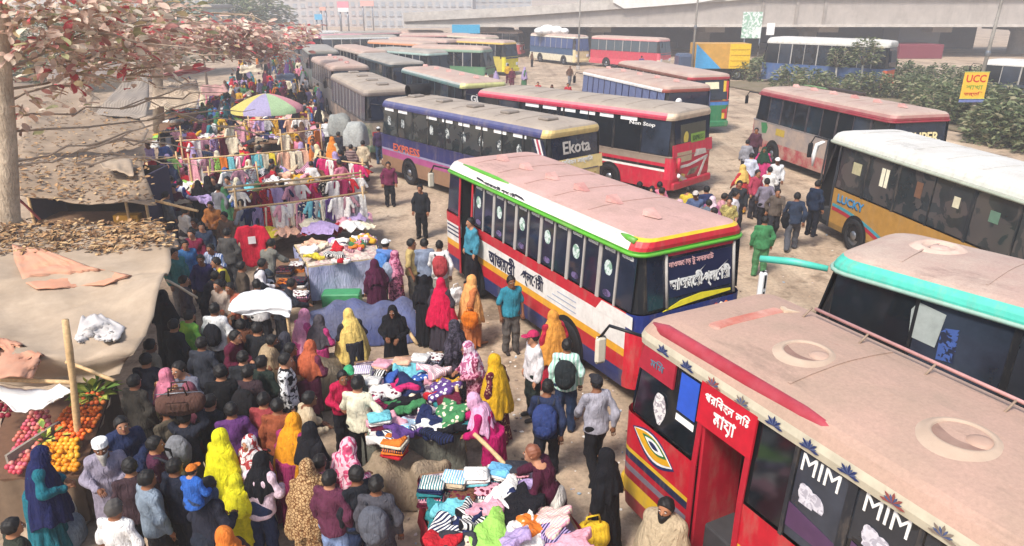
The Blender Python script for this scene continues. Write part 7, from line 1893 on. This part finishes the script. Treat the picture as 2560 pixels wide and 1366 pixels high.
pp('r4', 1768, 466, 'man', 'stand', 350, ['#2a3354', '#26262c'], 'person in a dark blue shirt at the tail of the crimson coach', h=1.62)
pp('r5', 1719, 468, 'man', 'browse', 30, ['#c0a83c', '#2c2c30'], 'person in a yellow shirt at the tail of the crimson coach', h=1.6)
pp('r6', 1700, 500, 'mancap', 'stand', 20, ['#3a3238', '#26262a', '#c9a0a8'], 'person in a pale pink cap behind the white and red bus', h=1.6)
pp('r7', 1630, 466, 'hijab', 'stand', 200, ['#1c1d20', '#1c1d20', '#26282a'], 'person in a black headscarf beside the crimson coach', h=1.56)
pp('r8', 1800, 482, 'man', 'browse', 100, ['#c08a90', '#2a2a34'], 'person in a dusty pink shirt near the khaki patterned one', h=1.58)
pp('r9', 1840, 478, 'man', 'stand', 120, ['#d0ccd0', '#22242c'], 'person in a white top with dark bag near the khaki patterned one', h=1.6)
pp('r10', 1755, 500, 'man', 'reach', 60, ['#5a6470', '#2a3038'], 'person in a steel grey jacket stooping behind the white and red bus', h=1.56)
pp('step', 2046, 452, 'man', 'stand', 60, ['#202a3c', '#1c1f28'], 'person in dark blue on the step of the ochre coach', h=1.62, z0=.35)
pp('maroonrider', 1892, 320, 'man', 'stand', 200, ['#4a2c38', '#26262c'], 'person in a dark plum top at the nose of the maroon coach', h=1.6)
for a in [(1655, 470, 'man', 'stand', 60, ['#b84a5c', '#2a2a30'], 'person in a rose red shirt against the crimson coach'), (1740, 478, 'mancap', 'stand', 200, ['#4c5a78', '#2a2a30', '#b8b0a8'], 'person in a grey blue shirt and pale cap by the crimson coach'), (1782, 492, 'hijab', 'stand', 30, ['#9a5a78', '#3a2a34', '#d0b8c0'], 'person in a mauve dress and pale scarf by the crimson coach'), (1850, 452, 'man', 'stand', 200, ['#2a2c30', '#26262c'], 'person in black behind the red and yellow dress'),
          (1895, 425, 'man', 'stand', 160, ['#a03c50', '#2a2a30'], 'person in a raspberry shirt beside the maroon coach'), (1945, 395, 'mancap', 'stand', 200, ['#c8c8c8', '#3a3a40', '#d8d4d0'], 'person in white with a pale cap beside the maroon coach'), (1870, 350, 'man', 'stand', 10, ['#8a8a90', '#2c2c34'], 'person in a silver grey shirt at the nose of the maroon coach'), (1800, 520, 'man', 'browse', 300, ['#3a3c40', '#26262c'], 'person in a coal grey jacket near the khaki pattern'),
          (1945, 470, 'man', 'walk', 190, ['#5a5048', '#2a2a2e'], 'person in a mud brown shirt walking between the coaches'), (1600, 455, 'man', 'stand', 350, ['#33384a', '#26262c'], 'person in a dusk blue shirt against the crimson coach')]:
    person(*a, h=1.6)
# beside the navy coach and the queue
q_ = [(780, 246, 'man', 'stand', 200, ['#7a5a48', '#33303a'], 'person in a brown shirt beside the parasol'), (815, 297, 'man', 'stand', 350, ['#cfd0ce', '#22242a'], 'person in a white shirt below the parasol rim'),
      (755, 291, 'hijab', 'stand', 60, ['#c99a2c', '#5a3a2c', '#d0b040'], 'person in a yellow scarf under the parasol rim'), (829, 343, 'shawlw', 'stand', 20, ['#b8b49a', '#cf7a2c'], 'person in an orange shawl beside the grey sacks'),
      (876, 362, 'man', 'stand', 10, ['stripes:#5a4648:#8a7670:3', '#2c3444'], 'person in a brown jacket beneath the rounded sack'), (906, 352, 'man', 'stand', 15, ['#b8a88c', '#5a4c40'], 'person in a tan shirt beside the navy coach'),
      (920, 283, 'man', 'stand', 200, ['#d6d4ce', '#3a3a40'], 'person in a white shirt by the tail of the brown coach'), (946, 318, 'mancap', 'stand', 340, ['#3c2c48', '#33445c', '#d0d0d0'], 'person in a white cap and plum top at the navy coach'),
      (800, 360, 'hijab', 'browse', 250, ['blotch:#c9b89a:#8a6a4a:10', '#4a3a34', '#d6c49a'], 'person in a cream printed dress by the pastel rack'), (845, 330, 'man', 'stand', 20, ['#2c2e36', '#222228'], 'person in black between the grey sacks'),
      (790, 325, 'man', 'browse', 280, ['#8a3a3c', '#2a2a30'], 'person in a dark red shirt near the pastel rack'), (850, 375, 'man', 'walk', 350, ['#1f2228', '#1f2228'], 'person in black passing the second rack'), (780, 340, 'shawlw', 'stand', 300, ['#8c5a34', '#c9742c'], 'person in a burnt orange shawl by the pastel rack')]
for a in q_: person(*a, h=1.6, group=None)
# the packed crowd up the market street: everyone an individual
rc_ = random.Random(77)
tops = [('navy', NV), ('black', BK), ('white', '#d2d0cc'), ('grey', GY), ('maroon', '#5a2034'), ('pink', '#c9788c'), ('red', '#a82430'), ('orange', '#c9702c'), ('teal', '#2f7078'), ('mustard', '#c0962c'), ('purple', '#55386c'), ('brown', '#5e4434'), ('green', '#3c6a48'), ('lilac', '#9a88ac'), ('cream', '#cfc4a8'), ('blue', '#3c5890')]
spots = []
for k in range(150):
    t = rc_.random()
    py = 118 + 190 * t ** 1.25
    lft, rgt = 600 - 60 * t - 40 * (t > .6), 745 + 40 * t
    px = rc_.uniform(lft, rgt)
    if 585 < px < 752 and 228 < py < 300: continue
    spots.append((px, py))
spots += [(rc_.uniform(470, 600), rc_.uniform(190, 260)) for _ in range(14)] + [(rc_.uniform(350, 520), rc_.uniform(290, 420)) for _ in range(12)] + [(rc_.uniform(720, 800), rc_.uniform(190, 350)) for _ in range(26)] + [(rc_.uniform(400, 640), rc_.uniform(380, 470)) for _ in range(16)] + [(rc_.uniform(640, 900), rc_.uniform(350, 420)) for _ in range(10)]
spots += [(1085, 188), (1215, 182), (1240, 178), (1270, 160), (1310, 168), (1345, 205), (1380, 212), (1420, 208), (1425, 165), (1280, 170), (1330, 130), (1605, 140), (1650, 455), (640, 455), (700, 452), (560, 420), (590, 445), (740, 445), (610, 395), (480, 350), (540, 378), (420, 385)]
for k, (px, py) in enumerate(spots):
    n1, c1 = tops[rc_.randrange(len(tops))]; n2, c2 = tops[rc_.choice((0, 1, 3, 11, 15, 4))]; n3, c3 = tops[rc_.randrange(len(tops))]
    wm = rc_.random() < .38; where = 'in the packed market street' if px < 800 else ('between the parked coaches' if px > 1000 else 'beside the coach queue')
    kind = ('burqa' if rc_.random() < .2 else 'shawlw') if wm else 'man'
    if kind == 'burqa': c1 = c3 = BK; n1 = 'black'
    lab = ('person in a %s robe and %s headscarf %s' % (n1, 'black' if kind == 'burqa' else n3, where)) if wm else 'person in a %s top and %s trousers %s' % (n1, n2, where)
    person(px, py, kind, rc_.choice(('stand', 'walk')), rc_.choice((0, 10, 350, 180, 170, 200, 60, 300)), [c1, c3] if wm else [c1, c2], lab, h=rc_.uniform(1.5, 1.7), group='people in the crowd', q=0)
# brown duffel bag on the porter's head
J_ = PP['porter']
dfn = lambda p: np.maximum(ell_d(p, (0, 0, 0), (.36, .17, .19)), np.maximum(np.abs(p[..., 0]) - .32, np.abs(p[..., 2]) - .15)) + wr(p, .006, 22)
db = empty('duffel_bag', (J_.location.x + .02, J_.location.y, 1.55 + .15), .15); tag(db, 'brown duffel bag carried on a head above the crowd', 'bag'); db.scale = (.95,) * 3
link('bag_body', nets_mesh('bag_body', dfn, (-.42, -.24, -.24), (.42, .24, .24), .018), cloth('#5a3f36', '#46302a', 'dust', 6), db)
for s in (-1, 1):
    m = MB(); m.tube([(-.12, s * .06, .14), (-.10, s * .08, .28), (.10, s * .08, .28), (.12, s * .06, .14)], .014, 0, 6); m.build('handle', cloth('#3a2a26'), db)
m = MB(); m.tube([(-.30, 0, .152), (0, 0, .158), (.30, 0, .152)], .008, 0, 6); m.build('zip', STEEL, db)
m = MB(); m.box((0, -.16, .02), (.30, .05, .14), 0, 0, .02); m.build('pocket', cloth('#4a342c'), db)
o = MB(); o.ball((0, 0, 0), (.09, .03, .14)); tag(o.build('paper_bag', mat('#c9a23c', .7), None, P(300, 1185, 1.0)), 'yellow packet tucked under the arm of the bearded one', 'packet')
# ------------------------------------------------------------------ trees and bushes
BARK = mat('#bcab94', .9, 'dust', '#8f7d68', 9, .25, 1.0)
BARKD = mat('#9c8a78', .9, 'plain', None, 8, .25, .5)
LEAFM = [leaf_mat(c) for c in ('#dcc0b0', '#ead2c2', '#d0908a', '#d05a60', '#c0ac84', '#f0e2d0', '#b08c78', '#b4b488')]
def leaf_mesh():
    m = MB(); n = 5; vs = []; fs = []
    for i in range(n + 1):
        t = i / n; w = .055 * math.sin(math.pi * (t * .92 + .04)) ** .8 * (1.25 - .4 * (1 - t)); y = .24 * t
        vs += [(-w, y, .022 * math.sin(2.6 * t) + .02), (0, y, .022 * math.sin(2.6 * t)), (w, y, .022 * math.sin(2.6 * t) + .02)]
    for i in range(n):
        for j in range(2): fs.append((i * 3 + j, i * 3 + j + 1, i * 3 + 4 + j, i * 3 + 3 + j))
    m.add(vs, fs, 0, True); return m
def rot(d, spin):
    d = Vector(d).normalized(); q = d.to_track_quat('Y', 'Z'); return (q.to_matrix() @ Matrix.Rotation(spin, 3, 'Y')).to_4x4()
LM = leaf_mesh()
def almond(label, base, trunk_pts, trunk_r, limbs, leaf_spots, nobj, sc, seed, mix):
    """trunk + limbs + clusters of big leaves; leaf_spots: (centre, radius, count)"""
    r = random.Random(seed); base = Vector(base)
    e = empty('almond_tree', base); tag(e, label, 'tree')
    m = MB(); m.tube([Vector(p) - base for p in trunk_pts], trunk_r, 0, 12); m.build('trunk', BARK, e)
    for L_ in limbs:
        m = MB(); n = len(L_); m.tube([Vector(p) - base for p in L_], [max(.007, .030 * (1 - k / n)) for k in range(n)], 0, 6); m.build('limb', BARKD, e)
    cr = MB(); crown = None; lme = LM.mesh('leaf', [None]); objs = []
    tot = 0
    for (c, rad, cnt) in leaf_spots:
        c = Vector(c)
        for i in range(int(cnt * 1.55)):
            v = Vector((r.gauss(0, 1), r.gauss(0, 1), r.gauss(0, .55))); p = c + v * rad * .5
            d = Vector((v.x, v.y, r.uniform(-.9, .35))); M = Matrix.Translation(p - base) @ rot(d if d.length > .05 else (1, 0, 0), r.uniform(-.9, .9)) @ Matrix.Scale(sc * r.uniform(.7, 1.25), 4)
            mi = mix[r.randrange(len(mix))]
            tot += 1
            if len(objs) < nobj and i % 7 == 0: objs.append((M, mi))
            else: cr.add([M @ Vector(q) for q in LM.v], LM.f, mi, True)
    crown = cr.build('crown', LEAFM, e); crown['kind'] = 'stuff'
    for (M, mi) in objs:
        o = link('leaf', lme, LEAFM[mi], crown); o.matrix_local = M
    return e
def chain(a, b, n, jit, seed, sag=0.0):
    r = random.Random(seed); a = Vector(a); b = Vector(b); out = []
    for k in range(n):
        t = k / (n - 1); j = jit * math.sin(math.pi * t)
        out.append(a.lerp(b, t) + Vector((r.uniform(-j, j), r.uniform(-j, j), r.uniform(-j, j) * .6 + sag * math.sin(math.pi * t))))
    return out
# the near tree whose trunk stands behind the beige roof
tb = P(18, 560, 2.3); TY = tb.y
base = Vector((tb.x, TY, 0))
tp = [base, PY(22, 540, TY), PY(14, 330, TY), PY(2, 150, TY), PY(-10, 0, TY), PY(-20, -180, TY)]
limbs = []; spots_ = []
for i, (x1, y1, dy) in enumerate(((640, 322, 6.0), (520, 270, 5.0), (420, 160, 4.0), (560, 130, 7.5), (300, 60, 2.0), (470, 20, 3.5), (380, 350, 3.0), (250, 250, 1.5), (660, 40, 9.0), (340, 395, 2.0))):
    y0 = 330 - i * 35 if i not in (6, 9) else 420
    a = PY(12, y0, TY); b = PY(x1, y1, TY + dy)
    L_ = chain(a, b, 9, .35, i, .15); limbs.append(L_)
    for k in range(3):
        q = L_[4 + k]; limbs.append(chain(q, q + Vector((1.6 + .3 * k, .8 - .5 * k, .5 - .4 * k)), 6, .15, 40 + i * 5 + k))
for (px, py, dy, rad, cnt) in ((90, 30, .5, .9, 60), (200, 20, 1, 1.1, 90), (320, 30, 2, 1.0, 80), (120, 110, .5, .7, 36), (230, 120, 1.5, .9, 50), (130, 165, 1, .7, 36), (300, 110, 2, .8, 40), (240, 100, 2, .6, 24), (330, 120, 3, .8, 44), (180, 195, 1.5, .7, 26), (60, 240, .5, .6, 14), (70, 275, .3, .4, 12), (230, 205, 2, .4, 8), (150, 165, 1, .6, 20), (260, 160, 2, .7, 34), (380, 95, 4, .8, 60), (340, 165, 3, .8, 46), (400, 150, 4, .9, 50), (20, 60, .2, .9, 40), (40, 130, .2, .6, 20), (420, 30, 4, .9, 30), (190, 270, 2, .3, 6), (60, 320, .5, .3, 5), (340, 0, 3, 1.0, 60), (150, -20, 1, 1.0, 60)):
    spots_.append((PY(px, py, TY + dy), rad, cnt))
almond('broad leaved tree with a pale trunk and dry pink brown leaves over the stalls', base, tp, [.24, .21, .19, .17, .16, .15], limbs, spots_, 150, 1.15, 5, (0, 0, 1, 5, 5, 4, 2, 6, 7, 0, 1, 0, 1, 5, 3))
# the redder tree farther along
b2 = P(398, 330, 0); Y2 = b2.y
tp2 = [b2, PY(394, 200, Y2), PY(390, 90, Y2), PY(384, 0, Y2), PY(382, -60, Y2)]
limbs2, sp2 = [], []
for i, (x1, y1, dy) in enumerate(((780, 92, 6), (640, 125, 5), (560, 85, 2), (500, 120, -2), (700, 60, 8), (300, 95, -2), (620, 160, 3))):
    L_ = chain(PY(390, 130 - 6 * i, Y2), PY(x1, y1, Y2 + dy), 8, .5, 70 + i); limbs2.append(L_)
for (px, py, dy, rad, cnt) in ((450, 90, 0, 1.4, 110), (520, 85, 1, 1.5, 150), (580, 85, 2, 1.4, 150), (640, 95, 3, 1.4, 130), (700, 105, 4, 1.3, 90), (560, 110, 2, 1.3, 110), (480, 115, 0, 1.2, 70), (750, 85, 6, .9, 40), (610, 70, 3, 1.0, 70), (660, 125, 4, 1.1, 70), (420, 95, -1, 1.0, 60), (300, 100, -2, 1.0, 50), (600, 130, 3, 1.1, 60), (500, 70, 1, 1.0, 60), (345, 95, -1, .9, 40), (765, 75, 6, .6, 30), (700, 140, 5, .8, 40)):
    sp2.append((PY(px, py, Y2 + dy), rad, cnt))
almond('red leaved almond tree spreading over the market street', b2, tp2, [.30, .26, .22, .18, .14], limbs2, sp2, 120, 1.75, 9, (2, 0, 1, 3, 5, 0, 2, 1, 1, 5, 0, 4))
# dry leaves lying on the roofs
def litter_on(name, label, vs, keep, n, seed, sc=.55):
    r = random.Random(seed); m = MB()
    src = [v for v in vs if keep(v)]
    for i in range(n):
        v = src[r.randrange(len(src))]; p = Vector(v) + Vector((r.uniform(-.12, .12), r.uniform(-.12, .12), r.uniform(.005, .05)))
        M = Matrix.Translation(p) @ rot((r.uniform(-1, 1), r.uniform(-1, 1), r.uniform(-.15, .25)), r.uniform(-.5, .5)) @ Matrix.Scale(sc * r.uniform(.6, 1.2), 4)
        m.add([M @ Vector(q) for q in LM.v], LM.f, r.randrange(4), True)
    o = m.build(name, [mat(c, .8, 'plain', None, 9, .25) for c in ('#8c6a44', '#a9835a', '#6f5238', '#b89a70')]); tag(o, label, None, None, 'stuff')
yfar = P(200, 622, 2.3).y
litter_on('fallen_leaves', 'dry brown leaves lying along the top of the beige roof', vA, lambda v: v.y > yfar, 1500, 3)
litter_on('fallen_leaves', 'dry brown leaves strewn over the brown stall roof', vB, lambda v: True, 500, 4, .6)
litter_on('fallen_leaves', 'dry brown leaves on the farther brown roof', vC, lambda v: True, 260, 5, .6)
# green trees and bushes
GREENS = [leaf_mat(c) for c in ('#5f6c48', '#76825a', '#48563a', '#8f9670', '#a39c7c')]
def bush_mesh(n, rad, hgt, sz, seed, up=.3):
    r = random.Random(seed); m = MB()
    for i in range(n):
        a = r.uniform(0, 6.283); rr_ = rad * math.sqrt(r.random()) * (.75 + .25 * math.sin(3 * a + seed)); z = hgt * r.random() ** .8 * (1 - .55 * (rr_ / rad) ** 2)
        c = Vector((rr_ * math.cos(a), rr_ * math.sin(a), z)); d = Vector((math.cos(a + r.uniform(-1, 1)), math.sin(a + r.uniform(-1, 1)), r.uniform(-.4, 1) * up * 3)).normalized()
        s = d.cross(Vector((r.uniform(-1, 1), r.uniform(-1, 1), 1))).normalized() * sz * r.uniform(.14, .24); l = sz * r.uniform(.6, 1.3)
        m.add([c, c + d * l * .5 + s, c + d * l - Vector((0, 0, l * .18)), c + d * l * .5 - s], [(0, 1, 2, 3)], min(4, int(r.random() ** 1.2 * 5)))
    return m
bm = [bush_mesh(620, 1.15, 1.9, .34, s).mesh('foliage', GREENS) for s in range(5)]
stm = MB()
for k in range(4): stm.tube([(0, 0, 0), (.25 * math.cos(k * 1.6), .25 * math.sin(k * 1.6), .7), (.5 * math.cos(k * 1.6), .5 * math.sin(k * 1.6), 1.3)], [.04, .03, .012], 0, 6)
stme = stm.mesh('stem', [BARKD])
rb = random.Random(4); nb = 0
def bush(px, py, sc, where):
    global nb
    c = P(px, py, 0); e = empty('bush', c, rb.uniform(0, 6.28)); s = sc * rb.uniform(.85, 1.2); e.scale = (s * 1.1, s * 1.1, s)
    tag(e, 'dusty green roadside bush ' + where, 'bush', 'bushes on the median strip')
    o = bpy.data.objects.new('foliage', bm[nb % 5]); COL.objects.link(o); o.parent = e
    o = bpy.data.objects.new('stem', stme); COL.objects.link(o); o.parent = e
    nb += 1
for i in range(20): bush(1870 + i * 40 + rb.uniform(-12, 12), 205 + rb.uniform(-6, 10) + i * 1.2, 1.0, 'in the far row before the viaduct')
for i in range(16): bush(1980 + i * 42 + rb.uniform(-12, 12), 235 + i * 3 + rb.uniform(-6, 8), 1.0, 'in the middle row of the strip')
for i in range(9): bush(2330 + i * 38 + rb.uniform(-10, 10), 300 + i * 5 + rb.uniform(-6, 8), 1.05, 'in the row behind the ochre coach')
for i in range(6): bush(2450 + i * 36, 350 + i * 8, 1.05, 'beside the white roof of the ochre coach')
for i in range(8): bush(1820 + i * 26, 190 + rb.uniform(-5, 6), .9, 'below the painted truck body')
ms_ = MB(); ms_.slab([P(1760, 205, .06), P(2700, 205, .06), P(2760, 420, .06), P(2400, 330, .06), P(1900, 232, .06)][::-1], (0, 0, 1), .08)
tag(ms_.build('median_strip', mat('#7a6c58', .95, 'dust', '#6a6248', 4, .2, .4)), 'earth strip planted with bushes', None, None, 'structure')
def tree(label, px, py, hgt, rad, n, sz, seed, white=True, name='street_tree', ch=.5):
    c = P(px, py, 0); e = empty(name, c); tag(e, label, 'tree')
    m = MB(); m.tube([(0, 0, 0), (.04, 0, hgt * .3), (.0, .03, hgt * .62)], [.11, .09, .06], 0, 8); m.build('trunk', mat('#c9c2b4', .8) if white else BARKD, e)
    for k in range(5):
        a = k * 1.3; m = MB(); m.tube([(0, 0, hgt * .5), (rad * .4 * math.cos(a), rad * .4 * math.sin(a), hgt * .72), (rad * .8 * math.cos(a), rad * .8 * math.sin(a), hgt * .88)], [.05, .035, .012], 0, 6); m.build('limb', BARKD, e)
    b = bush_mesh(n, rad, hgt * ch, sz, seed, .1); b.v = [(x, y, z + hgt * (1 - ch)) for x, y, z in b.v]
    o = b.build('crown', GREENS, e); o['kind'] = 'stuff'
    return e
tree('slim street tree with whitewashed trunk on the median strip', 2145, 235, 4.2, 1.1, 500, .4, 21)
tree('thin street tree with pale trunk beside the maroon coach', 2083, 225, 3.4, .9, 300, .35, 22)
tree('leafy tree behind the brown stall roofs', 455, 185, 7.2, 4.5, 2600, .55, 23, False, ch=.85)
tree('olive green tree beyond the red almond tree', 590, 118, 7.2, 6.0, 2600, .8, 24, False, ch=.8)
tree('dark green tree over the stalls beyond the grey boards', 520, 230, 5.2, 2.6, 1500, .45, 25, False, ch=.55)
tree('grey green tree behind the near pale trunk', 120, 232, 6.4, 4.8, 3200, .5, 26, False, ch=.9)
tree('tall dull green tree behind the stall roofs', 285, 205, 7.0, 5.0, 3200, .5, 27, False, ch=.9)
tree('dusty low tree beside the edge of the market', 10, 262, 5.6, 4.0, 2600, .45, 28, False, ch=.92)
tree('hazy tree at the bend of the market street', 660, 96, 7.4, 6, 900, 1.4, 660, False, ch=.8)
# small palm
pc_ = P(2148, 222, 0); pl = empty('palm_tree', pc_); tag(pl, 'small palm with drooping fronds rising from the bushes', 'palm')
m = MB(); m.tube([(0, 0, 0), (.03, 0, 1.6), (0, 0, 3.3)], [.13, .11, .10], 0, 9); m.build('trunk', BARK, pl)
for k in range(11):
    a = 2 * math.pi * k / 11; m = MB(); N_ = 9
    for i in range(N_):
        t = i / (N_ - 1); c0 = Vector((math.cos(a) * 1.7 * t, math.sin(a) * 1.7 * t, 3.3 + .8 * math.sin(2.4 * t) - .75 * t * t)); s = Vector((-math.sin(a), math.cos(a), -.55))
        for sg in (-1, 1):
            e_ = c0 + Vector((s.x * sg, s.y * sg, s.z)) * .42 * (1 - .6 * t); dd = Vector((math.cos(a), math.sin(a), 0)) * .08
            m.add([c0 - dd, c0 + dd, e_ + dd * .6], [(0, 1, 2)], 0)
    m.build('frond', mat('#7d7f5a', .7, 'plain', None, 5, .25), pl)
# ------------------------------------------------------------------ dusty winter air
hz = MB(); hz.box((0, 130, 7.5), (640, 380, 17.0))
ho = hz.build('haze', None)
hm = bpy.data.materials.new('dusty_air'); hm.use_nodes = True
hn = hm.node_tree.nodes; hl = hm.node_tree.links
for n in list(hn):
    if n.type == 'BSDF_PRINCIPLED': hn.remove(n)
pv = hn.new('ShaderNodeVolumePrincipled')
pv.inputs['Color'].default_value = (.93, .92, .93, 1)
pv.inputs['Density'].default_value = .0024
pv.inputs['Anisotropy'].default_value = .2
hl.new(pv.outputs[0], hn['Material Output'].inputs['Volume'])
ho.data.materials.clear(); ho.data.materials.append(hm)
tag(ho, 'pale dusty haze filling the air over the yard', None, None, 'stuff')
